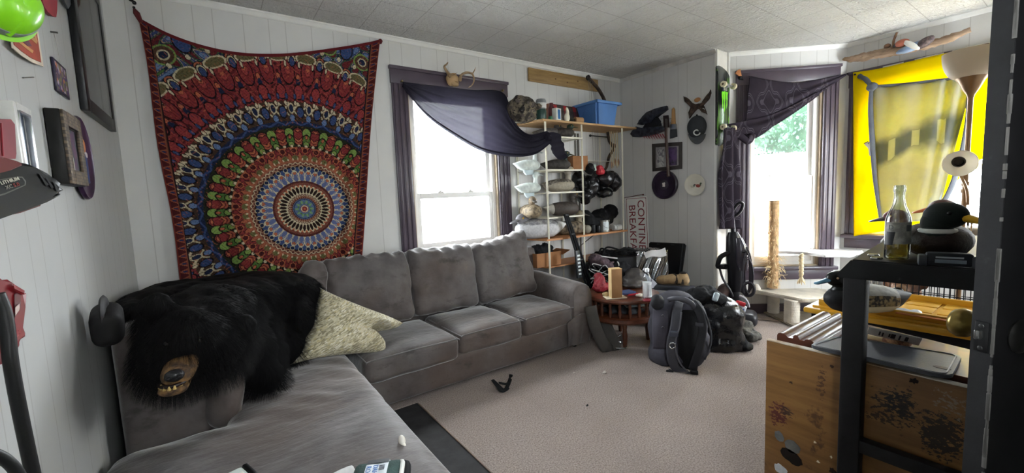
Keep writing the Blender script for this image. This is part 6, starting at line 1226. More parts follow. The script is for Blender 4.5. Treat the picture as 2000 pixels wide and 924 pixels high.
# tan shoe and printed boxes at the right of the heap
q = bq(1315, 548, .22); ts = thing('tan_shoe', 'tan and brown shoe lying on the printed box behind the backpack', 'shoe', tuple(q)); ax = vr
b = B()
for c, r in ((q+ax*-.08, (.075, .06, .045)), (q+ax*.0+V((0, 0, .012)), (.08, .055, .050)), (q+ax*.09+V((0, 0, .008)), (.05, .05, .050))): b.ell(c, r, R(0, 0, atan2(ax.y, ax.x)))
b.ell(q+ax*.085+V((0, 0, .035)), (.05, .048, .045)); b.remesh(.010, 4); b.build('upper', mat('a08560', .8, c2='8a7150', vs=16), ts, smooth=180)
b = B(); b.tube([q+ax*t+V((0, 0, -.035)) for t in (-.14, -.08, 0, .08, .135)], [.03, .05, .045, .045, .03], 10, flat=.22, up=(0, 0, 1)); b.build('sole', mat('3a332c', .7), ts, smooth=180)
b = B(); b.ell(q+ax*.085+V((0, 0, .077)), (.036, .032, .010), sub=2); b.build('opening', mat('1d1814', .9), ts)
for t in (-.0, .055): b = B(); b.tube(curve([q+ax*t+V((-.03, -.045, -.02)), q+ax*t+V((-.02, -.05, .03)), q+ax*t+V((0, -.01, .060)), q+ax*t+V((.02, .03, .05))], 12), .012, 8, flat=.4); b.build('strap', mat('30281f', .7), ts)
q = bq(1315, 572, .24); rz_ = atan2(vr.y, vr.x); zt_ = q.z
pb = thing('game_box', 'flat white box with blue edge and red spot under the tan shoe', 'box', (q.x, q.y, q.z)); Mq = Matrix.Translation(q) @ Matrix.Rotation(rz_+.06, 4, 'Z')
b = B(Mq); b.box((0, .08, 0), (.34, .24, .055), bev=.003); b.build('body', mat('c9cbd2', .4), pb); b = B(Mq); b.box((0, .08, .030), (.345, .245, .008), bev=.002); b.build('lid', mat('3a3c46', .4), pb); b = B(Mq); b.box((.10, -.042, 0), (.04, .003, .045)); b.build('red_spot', mat('c8202c', .5), pb)
hs = q.z-.03
b = B(); b.sbox((q.x+.06, q.y+.05, hs/2), (.32, .24, hs), r=.03, n=8, nz=.01, rot=(0, 0, rz_)); tag(b.build('storage_cube', M_black_cloth, loc=(q.x, q.y, 0)), 'dark fabric storage cube on the floor under the flat white box', 'storage cube')
# two railed metal stand leaning behind the sofa arm
p0, p1 = onY(1102, 418, 2.90), onY(1136, 530, 2.84); q0s, q1s = onY(1108, 418, 2.90), onY(1146, 528, 2.84)
ls = thing('railed_stand', 'black two railed stand leaning behind the sofa arm', 'stand', tuple(p1)); M_rail = mat('303338', .3, metal=.6)
d0 = (p1-p0)*1.5; 
b = B(); b.tube([p0, p0+d0], .010, 8); b.build('rail', M_rail, ls); b = B(); b.tube([q0s, q0s+(q1s-q0s)*1.5], .010, 8); b.build('rail', M_rail, ls); b = B(); b.tube([(p0+q0s)/2, (p0+q0s)/2+((p1+q1s)/2-(p0+q0s)/2)*1.5], .012, 8); b.build('rail', mat('16171a', .35), ls)
for t in (.02, .35, .8): b = B(); b.box(lerp(p0, p1, t)*.5+lerp(q0s, q1s, t)*.5, (.05, .03, .02), bev=.004); b.build('cross_block', M_black, ls)
a, c = onY(1120, 492, 2.80), onY(1138, 540, 2.78); ms_ = frame((a+c)/2, (1, 0, .0), z=(a-c)); b = B(ms_); b.box((.0, 0, 0), (.055, .02, (a-c).length), bev=.004); b.build('scale_strip', mat('22262a', .4), ls)
for k in range(6): b = B(ms_); b.box((.005, -.0108, -.09+.034*k), (.032, .002, .016)); b.build('white_mark', mat('c9d0d2', .5), ls, smooth=0)
# under the table: stool leg, shoe, strap
q = tz(1250, 545, .27); lump('shelf_clutter', 'dark papers and cloth stuffed on the lower shelf of the drum table', 'clutter', [((TC.x+.02, TC.y-.08, .27), (.11, .10, .033)), ((TC.x+.08, TC.y+.03, .275), (.11, .11, .04)), ((TC.x-.08, TC.y+.03, .27), (.10, .10, .03))], mat('3a3d42', .7, c2='1c1d20', vs=12), .012, .010, 20, seed=41)
q = onZ(1262, 622, .31); b = B(); b.box((TC.x+.03, TC.y-.10, .322), (.17, .10, .018), bev=.006, rot=(.15, 0, -.5)); tag(b.build('grey_tray', mat('8d9694', .35), loc=(TC.x, TC.y-.2, .33)), 'grey plastic tray on the lower shelf of the drum table', 'tray')
sp = thing('grey_strap', 'wide grey fabric strap hanging down beside the sofa arm', 'strap', tuple(onZ(1190, 682, 0)))
pp_ = [onY(1153, 598, 2.34), onY(1160, 630, 2.30), onY(1172, 660, 2.26), onY(1184, 680, 2.22), onY(1196, 684, 2.22), onY(1200, 672, 2.25), onY(1190, 650, 2.31), onY(1178, 620, 2.36)]
b = B(); b.tube(curve(pp_, 50), .050, 10, flat=.14, up=(-.77, -.63, .15))
for v in b.bm.verts: v.co.z = max(.004, v.co.z)
b.build('band', mat('4b4743', .85, bump=.3), sp, smooth=180)
st_ = thing('metal_bracket', 'thin bent chrome bracket lying under the drum table', 'bracket', tuple(onZ(1212, 680, .0))); M_chr = mat('b9bbbd', .2, metal=.95)
b = B(); b.tube(curve([onZ(1200, 680, .01), onZ(1222, 680, .01), onZ(1220, 672, .03), onZ(1212, 668, .05), onZ(1198, 666, .05)], 20), .008, 8); b.tube([onZ(1196, 664, .05), onZ(1216, 652, .10)], .006, 8); b.build('bracket_wire', M_chr, st_)
# ------------------------------------------------------------------ backpack
PK = onZ(1322, 712, 0); PK.z = 0; kq, kn_ = vplane(PK); kr = V((kn_.y, -kn_.x, 0))
bpk = thing('backpack', 'large black backpack standing on the carpet, straps towards the room', 'backpack', tuple(PK))
M_pack = mat('3d3b45', .8, c2='2d2c34', vs=7, bump=.35, bs=160); M_pad = mat('29292d', .7, bump=.3, bs=90); M_grey = mat('54545a', .6)
rk_ = atan2(kr.y, kr.x)
b = B()
def kp(px, py, off): return kq(px, py, off)
for c, r in ((kp(1300, 640, -.10), (.13, .15, .20)), (kp(1300, 690, -.08), (.125, .15, .13)), (kp(1320, 600, -.10), (.15, .14, .13)), (kp(1345, 625, -.06), (.13, .13, .17)), (kp(1352, 670, -.05), (.12, .13, .15)), (kp(1335, 690, -.05), (.15, .13, .12)), (kp(1295, 600, -.10), (.10, .13, .10)), (kp(1320, 650, -.12), (.20, .16, .22))):
    b.ell(c, r, R(0, 0, rk_))
b.remesh(.016, 6); b.disp(.010, 9, 4)
for v in b.bm.verts: v.co.z = max(.004, v.co.z)
b.build('body', M_pack, bpk, smooth=180)
b = B(); b.grid(lambda u, v: kp(lerp(1324, 1362, u)+3*sin(pi*v), lerp(606, 722, v), .055+.05*sin(pi*u)*sin(pi*min(1, v*1.1))), 16, 26, thick=.012); b.build('back_panel', mat('111113', .9, bump=.5, bs=60), bpk, smooth=180)
def strap(name, pts, w_, m, th=.18, par=None, n=60): b = B(); b.tube(curve([kp(*p) for p in pts], n), w_, 10, flat=th, up=-kn_); return b.build(name, m, par or bpk, smooth=180)
s1 = strap('shoulder_strap', ((1326, 590, .03), (1322, 610, .11), (1318, 640, .14), (1311, 670, .15), (1312, 700, .15), (1322, 722, .13), (1340, 730, .11)), .032, mat('3b3b42', .7, bump=.2))
strap('strap_piping', ((1331, 610, .125), (1327, 640, .15), (1320, 665, .16), (1321, 690, .16), (1330, 712, .14), (1345, 727, .12)), .005, M_grey, 1.0, s1)
s2 = strap('shoulder_strap', ((1352, 590, .02), (1366, 610, .08), (1372, 640, .10), (1366, 680, .11), (1358, 705, .11), (1352, 722, .10)), .028, M_pad)
strap('hip_belt', ((1306, 726, .10), (1318, 731, .13), (1340, 734, .14), (1360, 728, .12)), .022, M_pad, .5)
strap('top_handle', ((1306, 586, .04), (1318, 583, .07), (1335, 585, .08), (1350, 592, .07), (1356, 602, .05)), .018, mat('4b4b52', .5), .6)
strap('side_pipe', ((1345, 580, -.02), (1372, 605, .0), (1386, 640, .01), (1388, 670, .01), (1376, 702, .02)), .008, mat('3b3b42', .7), 1)
b = B(); pts = [kp(1313+6*cos(a), 675+5.5*sin(a), .185) for a in [2*pi*i/20 for i in range(20)]]; b.tube(pts, .005, 8, closed=True); b.build('d_ring', M_chr, bpk)
b = B(); b.box(kp(1316, 652, .165), (.055, .02, .04), rot=(0, 0, rk_), bev=.006); b.build('buckle', mat('3a3e4a', .4), bpk)
for px, py in ((1308, 728), (1356, 728)): b = B(); b.box(kp(px, py, .14), (.05, .025, .035), rot=(0, 0, rk_), bev=.008); b.build('buckle', M_black, bpk)
b = B(); b.ell(kp(1284, 590, .06), (.05, .045, .055), sub=3); b.disp(.006, 20); b.build('rolled_pocket', M_pad, bpk, smooth=180)
b = B(); b.grid(lambda u, v: kp(lerp(1276, 1303, u), lerp(604, 680, v), .055+.03*sin(pi*u)*sin(pi*v)), 12, 16, thick=.012); b.build('front_pocket', mat('47444f', .75, bump=.3, bs=160), bpk, smooth=180)
for py in (617, 640): b = B(); b.tube(curve([kp(1292, py, .10), kp(1295, py-2, .105), kp(1297, py+1, .10)], 8), .004, 6); b.build('zip_pull', M_grey, bpk)
b = B(); b.box(kp(1366, 634, .10), (.05, .012, .025), rot=(0, 0, rk_), bev=.003); b.build('patch', mat('3f3f45', .6), bpk)
# ------------------------------------------------------------------ rubbish bag
PG = onZ(1405, 680, 0); gq, gn = vplane(PG)
b = B()
for c, r in ((gq(1400, 640, -.05), (.17, .17, .18)), (gq(1415, 620, -.05), (.16, .15, .16)), (gq(1388, 605, -.05), (.13, .13, .13)), (gq(1405, 665, -.04), (.18, .17, .12)), (gq(1420, 655, -.04), (.12, .13, .14))): b.ell(c, r)
b.remesh(.016, 4); b.disp(.020, 7, 3); b.disp(.007, 16, 6)
for v in b.bm.verts: v.co.z = max(.004, v.co.z)
c = gq(1405, 650, 0); tag(b.build('rubbish_bag', M_bag, loc=(c.x, c.y, 0), smooth=180), 'full shiny black rubbish bag on the carpet behind the backpack', 'bag')
lump('black_jacket', 'black jacket slumped on top of the shiny rubbish bag', 'jacket', [(gq(1375, 575, -.05), (.13, .12, .07)), (gq(1390, 582, -.05), (.11, .11, .06)), (gq(1358, 580, -.05), (.09, .10, .07))], M_black_cloth, .012, .02, 14, seed=51)
q = gq(1398, 580, .06); b = B(); b.sbox(q, (.04, .04, .07), r=.012, n=6, rot=(.2, .3, .2)); tag(b.build('silver_pouch', mat('a9b4b8', .3, metal=.3), loc=q), 'small silver pouch at the edge of the black jacket', 'pouch')
q = gq(1436, 630, -.02); lump('black_cloth', 'black cloth lying at the right foot of the rubbish bag', 'cloth', [((q.x, q.y, .06), (.07, .09, .058)), ((q.x+.03, q.y-.04, .03), (.07, .08, .028))], M_black_cloth, .012, .012, 16, seed=55)
# torn lining under the sofa front, lint on the carpet
a = onZ(985, 748, .0); tl = thing('torn_lining', 'torn black lining hanging out from under the sofa front', 'cloth', tuple(a)); b = B()
for pts in (((962, 742, .06), (972, 755, .03), (980, 764, .008), (988, 760, .008), (996, 742, .04), (998, 732, .08)), ((975, 748, .05), (988, 750, .03), (996, 748, .03)), ((964, 744, .05), (984, 762, .006), (992, 757, .006))): b.tube(curve([onZ(x, y, z) for x, y, z in pts], 24), .013, 8, flat=.3, up=(0, -.3, 1))
b.build('lining', mat('131315', .8), tl, smooth=180)
for px, py, s_ in ((1180, 728, 1.0), (1121, 728, .5), (1147, 792, .45)):
    q = onZ(px, py, .006); b = B(); b.ell(q, (.018*s_, .010*s_, .007*s_), sub=2); b.ell(q+V((.015*s_, .008*s_, .001)), (.010*s_, .007*s_, .006*s_), sub=2); b.disp(.003, 80)
    tag(b.build('lint_tuft', mat('d8cec4', .9) if s_ > .48 else M_dark, loc=q, smooth=180), {1.0: 'white lint tuft largest on the carpet before the drum table', .5: 'smaller white lint tuft left of the large one on the carpet', .45: 'tiny dark crumb on the open carpet'}[s_], 'lint')
# ================================================================== RIGHT FOREGROUND
M_blk = mat('0b0b0c', .5, var=.2, vs=20, bump=.1); M_blk2 = mat('1b1a1b', .6, var=.18, vs=14, bump=.15)
# black stand
ZS1, ZS0 = 1.045, 1.0; FLb, FRb = onZ(1634, 534, ZS0), onZ(1905, 564, ZS0); 
stn = thing('black_stand', 'tall black wooden stand with thick top in the right foreground', 'stand', (1.8, .25, 0))
YL, YR_ = FLb.y, .05; xf = FLb.x; FT = onZ(1662, 507, ZS1); BK = onZ(1728, 476, ZS1)
lo = [(xf, YL), (xf+.02, YR_), (2.40, YR_), (2.40, BK.y+.09), (2.0, YL+.06)]; hi = [(xf+.004, FT.y), (xf+.024, YR_+.01), (2.39, YR_+.01), (2.39, BK.y+.08), (2.0, BK.y+.02)]
b = B(); rr_ = [[b.bm.verts.new((x, y, ZS0-.012)) for x, y in lo], [b.bm.verts.new((x, y, ZS0-.002)) for x, y in lo], [b.bm.verts.new((x, y, ZS1)) for x, y in hi]]; b.skin(rr_); bmesh.ops.bevel(b.bm, geom=[e for e in b.bm.edges], offset=.004, segments=2, affect='EDGES'); b.build('top', M_blk, stn, smooth=35)
XLg = xf+.006; yl = onX(1641, 700, XLg).y; yr = onX(1684, 700, XLg).y; r_ = onX(1702, 700, 1.0).y; XL2 = yr/r_
b = B(); b.bx(XLg, 1.552, yr, yl, 0, ZS0-.011, bev=.004); b.build('leg', M_blk2, stn)
b = B(); b.bx(XLg, 1.55, YR_+.01, YR_+.08, 0, ZS0-.011, bev=.004); b.build('leg', M_blk2, stn)
zr_ = onX(1690, 868, 1.52).z; b = B(); b.bx(xf+.01, 1.545, YR_+.08, yr+.002, zr_-.03, zr_+.01, bev=.004); b.build('rung', M_blk2, stn)
for yy in (YR_+.01,): b = B(); b.bx(2.30, 2.37, yy, yy+.06, .752 if yy > .3 else .752, ZS0-.011, bev=.004); b.build('rear_leg', M_blk2, stn)
# glass bottle
q = onZ(1751, 505, ZS1); bt = thing('beer_bottle', 'clear glass bottle with a little amber beer on the black stand', 'bottle', tuple(q)); T0 = Matrix.Translation(q); D_ = (q-E0).dot(_F); hB = (505-362)*D_/FPX*1.0; s_ = hB/.235; S0 = T0 @ Matrix.Scale(s_, 4)
gk = glass_mat('bottle_glass', (.90, .93, .92, 1), .30); am = glass_mat('amber_beer', (.92, .76, .30, 1), .10)
prof = [(0, .003), (.028, .0), (.0315, .005), (.0315, .118), (.030, .132), (.024, .150), (.0165, .170), (.0135, .190), (.0130, .212), (.0150, .214), (.0150, .228), (.0125, .234)]
b = B(S0); b.lathe(prof + [(r-.0028, z) for r, z in prof[::-1] if r > .004] + [(0, .008)], seg=40); b.build('glass', gk, bt, smooth=50)
b = B(S0); b.lathe([(0, .009), (.028, .009), (.0283, .012), (.0283, .048), (0, .0485)], seg=36); b.build('beer', am, bt)
b = B(S0); b.grid(lambda u, v: (.0322*cos(2.2+u*2.6), .0322*sin(2.2+u*2.6), .050+v*.068), 24, 4); lb_ = b.build('label', mat('b9b8b0', .6, c2='8f8f8a', vs=40), bt)
b = B(S0); b.grid(lambda u, v: (.0327*cos(2.25+u*.75+.18*v), .0327*sin(2.25+u*.75+.18*v), .046+v*.042), 8, 3); b.build('label_dark_panel', mat('2c2f33', .5), lb_)
b = B(); b.text('D', .020*s_, Matrix.Translation(q+V((.0336*s_*cos(2.86), .0336*s_*sin(2.86), .096*s_))) @ Matrix.Rotation(2.86+pi/2, 4, 'Z') @ Matrix.Rotation(pi/2, 4, 'X') @ Matrix.Translation((-.008*s_, 0, 0)), ext=.0003); b.build('label_letter', mat('6a6c6e', .5, var=0), lb_, smooth=0)
b = B(S0); b.grid(lambda u, v: (.0327*cos(4.0+u*.5), .0327*sin(4.0+u*.5), .090+v*.020), 8, 3); b.build('label_print', mat('6a6c6e', .5), lb_)
for k, (px, py) in enumerate(((1706, 500), (1712, 506))):
    c = onZ(px, py, ZS1); b = B(); b.lathe([(0, 0), (.013, 0), (.0145, .002), (.012, .006), (0, .006)], Matrix.Translation(c), seg=18); tag(b.build('bottle_cap', mat('a9abad', .25, metal=.9), loc=c), 'metal bottle cap lying flat left of the glass bottle, the farther one' if k == 0 else 'metal bottle cap left of the glass bottle, the nearer one', 'bottle cap')
# drake mallard decoy
q = onZ(1834, 512, ZS1); md = duck('mallard_decoy', 'dark green headed mallard decoy with yellow bill on the black stand', (q.x+.125, q.y+.03, ZS1+.001), radians(-166), .255, '3a2d26', '221a17', '0e1712', 'f2bc1e', breast='2b1f1a', side=('4a3c32', '2a211d'), ring='d8d6cf', eye='101010', neck=-.028, bump=.6, headrot=radians(66), fat=1.2, hs=1.34)
# red headed decoys behind
ZK = .805; q = onX(1760, 425, 3.40); duck('redhead_decoy', 'brown red headed decoy facing left behind the glass bottle', (q.x, q.y-.13, ZK), pi/2+.15, .44, '8f8272', '76695b', '5a2326', '56585c', breast='4a3a32', fat=.95)
q = onX(1860, 400, 3.55); duck('wigeon_decoy', 'brown headed decoy with orange bill behind the mallard', (q.x, q.y-.12, ZK), pi/2+.1, .46, '7a6a58', '5e5044', '4a2c26', 'b9683a', fat=.9, neck=.03)
# small black pouch with buckle
q = onZ(1852, 520, ZS1); pch = thing('buckled_pouch', 'small black buckled pouch lying before the mallard decoy', 'pouch', tuple(q)); Mp = frame(q+V((0, 0, .018)), (.25, -1, 0)); b = B(Mp); b.box((0, 0, 0), (.085, .03, .034), bev=.006); b.build('body', mat('1d2026', .5, bump=.2), pch)
for k in (-.048, .048): b = B(Mp); b.box((k, 0, -.004), (.018, .034, .028), bev=.004); b.build('clip', mat('3c4048', .4), pch)
b = B(Mp); b.box((0, -.0155, .006), (.05, .002, .004)); b.build('print_line', mat('aeb3ba', .5), pch); b = B(Mp); b.box((.002, -.0155, -.004), (.056, .002, .009), bev=.0005); b.build('print_line', mat('77808c', .5), pch)
# brush pot
q = onX(1894, 440, 3.30); q.z = ZK; bpot = thing('brush_pot', 'white pot of paint brushes on the dog crate', 'pot', tuple(q)); T0 = Matrix.Translation(q); b = B(T0); b.lathe([(0, 0), (.038, 0), (.042, .005), (.045, .13), (.041, .13), (.038, .01), (0, .01)], seg=28); b.build('pot', mat('d4cec2', .4), bpot)
for k in range(6):
    a = k*1.05; top = q+V((.055*cos(a), .055*sin(a), .21+.02*(k % 3))); br_ = thing('paint_brush', ('thin paint brush in the white pot, leaning left', 'paint brush with red handle in the white pot', 'paint brush leaning back in the white pot', 'pale handled paint brush in the white pot', 'dark handled paint brush in the white pot', 'tallest paint brush in the white pot')[k], 'brush', tuple(q), 0, 'paint brushes in the white pot'); b = B(); b.cyl(q+V((.012*cos(a), .012*sin(a), .012)), top, .0045, .003, 8); b.build('handle', mat(('b99a6a', '8a2c30', 'c9b089', 'd6d0c4', '30343c', 'a5845a')[k], .5), br_); b = B(); d = (top-q).normalized(); b.tube([top, top+d*.02, top+d*.035], [.0045, .0055, .001], 8); b.build('bristles', mat('4a3c30', .8), br_)
# pine fronted cabinet
XPn = 1.56; PYL = .667; PYR = .02; ZPn = .722
def pine_stains(k, p, c):
    n = k.noise(p, 9, 5, .7); n2 = k.noise(p, 2.2, 3); c = k.mix(k.ramp(n2, [(.4, (0, 0, 0, 1)), (.75, (.55, .55, .55, 1))]), c, lin('6e4a2a')); c = k.mix(k.ramp(n, [(.63, (0, 0, 0, 1)), (.69, (.8, .8, .8, 1))]), c, lin('4c2e1c'))
    sp = k.n('ShaderNodeSeparateXYZ', {0: p}); fine = k.noise(k.n('ShaderNodeVectorMath', {0: p, 1: (1, 1, 1.7)}, operation='MULTIPLY').outputs[0], 62, 4, .7)
    for px, py, ry, rz2, col, thr in ((1740, 792, .050, .050, '22160e', .50), (1762, 792, .030, .045, '1a110b', .44), (1728, 818, .055, .020, '33200f', .50), (1838, 850, .040, .058, '17110e', .42), (1520, 808, .030, .045, '521820', .47), (1536, 806, .030, .020, '3a2420', .50), (1604, 745, .016, .060, '51301a', .52), (1860, 790, .05, .04, '8c7a66', .55)):
        q = onX(px, py, XPn); u = k.math('DIVIDE', k.math('SUBTRACT', sp.outputs[1], q.y-.34), ry); v = k.math('DIVIDE', k.math('SUBTRACT', sp.outputs[2], q.z), rz2); d = k.math('ADD', k.math('MULTIPLY', u, u), k.math('MULTIPLY', v, v))
        m = k.math('GREATER_THAN', k.math('SUBTRACT', fine, k.math('MULTIPLY', d, .12)), thr-.04); c = k.mix(k.math('MULTIPLY', m, .9), c, lin(col))
    return c
M_pine2 = wood_mat('stained_pine', '6f4b23', '966d3b', (14, 1.3, 14), .5, .12, 2.6, stains=pine_stains)
cab = thing('pine_cabinet', 'low cabinet with paint splattered pine front in the right foreground', 'cabinet', (1.8, .34, 0))
b = B(); b.bx(XPn, XPn+.02, PYR, PYL, 0, ZPn, bev=.003); fpn = b.build('front_board', M_pine2, cab)
b = B(); b.bx(XPn-.001, XPn+.021, PYR, PYL, ZPn, ZPn+.004, bev=.0015); b.build('painted_edge', mat('ddd6c8', .6, c2='a98a62', vs=9), fpn)
b = B(); b.bx(XPn+.021, 1.84, PYR, PYL-.02, 0, ZPn-.02, bev=.003); b.build('carcass', mat('5a3a28', .5), cab)
random.seed(3)
def blot(px, py, w_, h_, col, rot=0, nm='paint_blot', rag=.25, n=20):
    c = onX(px, py, XPn); s_ = (onX(px, py, XPn)-onX(px+10, py, XPn)).length/10; sv = (onX(px, py, XPn)-onX(px, py+10, XPn)).length/10
    m = frame((XPn-.0006, c.y, c.z), (0, -1, 0)); pts = []
    for i in range(n):
        a = 2*pi*i/n; rr = 1+rag*(random.random()-.5)*2; x, z = w_*s_*cos(a)*rr, h_*sv*sin(a)*rr; pts.append((x*cos(rot)-z*sin(rot), x*sin(rot)+z*cos(rot)))
    b = B(m); b.prism(pts, .0012); b.build(nm, mat(col, .55, var=.2, vs=30), fpn, smooth=0)
blot(1522, 852, 8, 10, '77797a', .4, rag=.1); blot(1548, 873, 14, 12, '6a6a68', -.5, rag=.08); blot(1546, 892, 19, 12, '1b1310', -.35, rag=.12); blot(1525, 917, 12, 9, 'c9ccd0', -.3, rag=.1)
for px, py, w_, h_, col in ((1783, 744, 8, 5, '21150f'), (1625, 716, 4, 2.5, '3a2112'), (1545, 747, 3, 2, '3a2112'), (1893, 868, 8, 12, '1a1412'), (1592, 864, 2.5, 2, 'd8ccb4'), (1598, 902, 3, 2, 'd8ccb4'), (1624, 893, 2, 2, 'd8ccb4'), (1774, 762, 3, 2, '4a2c18'), (1626, 920, 6, 5, '2a1a10')):
    blot(px, py, w_, h_, col, random.uniform(-.5, .5), rag=.45, n=16)
# panelled door lying on the cabinet
ZD = ZPn-.0195; DT = .030; dr = thing('moulded_panel', 'dark red brown moulded door panel lying flat on the cabinet', 'panel', (1.9, .4, ZD)); M_mp = wood_mat('red_brown_wood', '4a2a20', '6f4232', (12, 1.5, 12), .42, .06, 3, coat=.1)
zt = ZD+DT; A_, B_ = onZ(1547, 657, zt), onZ(1642, 621, zt); b = B(); x0, x1 = XPn+.055, 2.02; ylt = PYL-.012
f_ = onZ(1885, 694, zt); plate(b, [(x0, ylt), (x1, ylt), (f_.x+.02, PYR+.02), (x0, PYR+.02)], ZD, zt); b.build('slab', M_mp, dr)
for k, (dy, w_, h_) in enumerate(((.0, .035, .010), (.05, .022, .014), (.085, .03, .008), (.13, .012, .010))):
    b = B(); yc = ylt-dy; r2 = [[b.bm.verts.new((x, yc-w_*t, zt+h_*z)) for t, z in ((0, 0), (.1, .7), (.35, 1), (.65, 1), (.85, .5), (1, 0))] for x in (x0, x1)]; b.skin(r2); b.build('moulding', M_mp, dr, smooth=60)
# grey cutting board
ZC_ = zt+.003; cbp = [onZ(x, y, ZC_+.012) for x, y in ((1582, 670), (1640, 664), (1722, 668), (1876, 690), (1884, 700), (1862, 734), (1640, 692), (1590, 676))]
cbd = thing('cutting_board', 'dark grey plastic cutting board with juice groove lying on the moulded panel', 'cutting board', tuple(cbp[3])); 
CB = [onZ(1578, 673, ZC_+.012), onZ(1636, 655, ZC_+.012), onZ(1880, 693, ZC_+.012), onZ(1858, 735, ZC_+.012)]
cx_ = sum(CB, V())/4
def rquad(Q, r, n=6):
    out = []
    for i in range(4):
        p, a, c = Q[i], (Q[i-1]-Q[i]).normalized(), (Q[(i+1) % 4]-Q[i]).normalized()
        for j in range(n+1): t = j/n; out.append(p + a*r*(1-t)**2 + c*r*t**2)
    return out
oc = rquad(CB, .03); b = B(); plate(b, [(p.x, p.y) for p in oc], ZC_, ZC_+.011); bmesh.ops.bevel(b.bm, geom=[e for e in b.bm.edges if abs(e.verts[0].co.z-e.verts[1].co.z) < .001], offset=.002, segments=2, affect='EDGES'); b.build('board', mat('4d4f55', .45, var=.06, bump=.15, bs=200), cbd, smooth=40)
gi = rquad([cx_+(p-cx_)*.93 for p in CB], .025); b = B(); b.tube([V((p.x, p.y, ZC_+.0112)) for p in gi], .0022, 6, closed=True); b.build('juice_groove', mat('76797f', .4), cbd)
hq = onZ(1840, 718, ZC_+.0115); b = B(); b.lathe([(0, 0), (.012, 0), (.012, .0012), (0, .0012)], Matrix.Translation((hq.x, hq.y, ZC_+.0105)), seg=24, sx=.8, sy=1.5); b.build('hang_hole', M_black, cbd)
# printed card strip and wooden piece
q = onZ(1750, 655, zt+.05); pcard = thing('printed_strip', 'white strip card with black block marks leaning on the black tote', 'card', tuple(q)); p0, p1 = onZ(1695, 645, zt+.045), onZ(1798, 668, zt+.03); ux = p1-p0; mw = frame((p0+p1)/2, ux, z=(-.75, .0, .66))
b = B(mw); b.box((0, 0, 0), (ux.length, .003, .055), bev=.001); b.build('card', mat('d6d2c8', .6), pcard)
random.seed(8); lx = -ux.length/2+.03
while lx < ux.length/2-.02:
    w_ = random.choice((.004, .004, .008, .011)); b = B(mw); b.box((lx, -.0022, random.uniform(-.004, .006)), (w_, .001, random.uniform(.024, .036))); b.build('block_mark', mat('2e2e30', .6), pcard, smooth=0); lx += w_+random.choice((.004, .005, .012))
q0, q1 = onZ(1680, 652, zt+.012), onZ(1775, 672, zt+.012); wp = thing('wood_stick', 'flat pale wooden stick with burnt end under the white strip card', 'stick', tuple(q0)); mm = frame((q0+q1)/2, q1-q0); b = B(mm); b.box((-.02, 0, 0), ((q1-q0).length-.05, .035, .014), bev=.003); b.build('stick', mat('cbb389', .6), wp); b = B(mm); b.box(((q1-q0).length/2-.03, 0, 0), (.07, .036, .0145), bev=.004); b.build('burnt_end', mat('6a3c24', .6, c2='b98a60', vs=40), wp)
# yellow lidded tote
ZLd = .69; TL_, TRr = onZ(1568, 592, ZLd), onZ(1893, 643, ZLd); ux = (TRr-TL_); ux.z = 0; Wt = .74; ux.normalize(); Mt = frame((TL_.x, TL_.y, 0), ux); Dt = .48
yt = thing('storage_tote', 'black storage tote with yellow snap lid behind the cabinet', 'tote', (TL_.x, TL_.y, 0)); M_yel = mat('d8a22a', .4, var=.06)
b = B(Mt); lo = [(.06, .05), (Wt-.06, .05), (Wt-.06, Dt-.05), (.06, Dt-.05)]; hi = [(.03, .02), (Wt-.03, .02), (Wt-.03, Dt-.02), (.03, Dt-.02)]; b.skin([[b.bm.verts.new(Mt @ V((x, y, .0))) for x, y in lo], [b.bm.verts.new(Mt @ V((x, y, ZLd-.045))) for x, y in hi]]); b.build('body', mat('15161a', .5, var=.15), yt, smooth=0)
b = B(Mt); b.box((Wt/2, Dt/2, ZLd-.032), (Wt, Dt, .028), bev=.010); b.box((Wt/2, Dt/2, ZLd-.014), (Wt-.06, Dt-.06, .012), bev=.004); b.build('lid', M_yel, yt)
b = B(Mt)
for x0, x1, y0, y1 in ((.05, Wt-.05, .045, .06), (.05, Wt-.05, Dt-.06, Dt-.045), (.05, .065, .06, Dt-.06), (Wt-.065, Wt-.05, .06, Dt-.06)): b.bx(x0, x1, y0, y1, ZLd-.009, ZLd+.022, bev=.004)
b.build('lid_rim', M_yel, yt)
for i in range(5):
    for j in range(3):
        b = B(Mt); b.box((.125+i*.122, .125+j*.125, ZLd-.006), (.108, .108, .006), bev=.003); b.build('lid_panel', M_yel, yt)
# scaup decoy on the lid
pT, pH = onZ(1764, 612, ZLd), onZ(1602, 612, ZLd); ctr = (pT+pH)/2; rz_ = atan2((pH-pT).y, (pH-pT).x); Ld = (pH-pT).length*1.0
duck('scaup_decoy', 'black headed decoy with blue bill and speckled flank on the yellow lid', (ctr.x+.03, ctr.y, ZLd+.001), rz_+.05, Ld, 'c4c4be', 'a9a9a4', '101412', '4f7f9a', breast='17181b', tail='0b0b0c', side=('a08c60', '2a241c'), belly='d9cda8', bump=.15, eye='c9a27a', neck=-.03)
q = onZ(1740, 608, ZLd+.004); b = B(); b.grid(lambda u, v: q + ux*(-.06+.17*u) + V((.09*v-.04, .02*v, .006+.012*abs(noise.noise(V((u*5, v*5, 1)))))), 14, 8, thick=.0012); tag(b.build('plastic_bag', mat('cdd3da', .3, var=.08), loc=q, smooth=180), 'crumpled clear white plastic bag beside the scaup decoy on the lid', 'bag')
q = onZ(1800, 618, ZLd+.012); b = B(Mt); 
tag(B().box(tuple(q), (.03, .16, .006), rot=(0, 0, -.05), bev=.002).build('orange_strip', mat('c8742c', .5), loc=q), 'thin orange strip lying along the front of the yellow lid', 'strip')
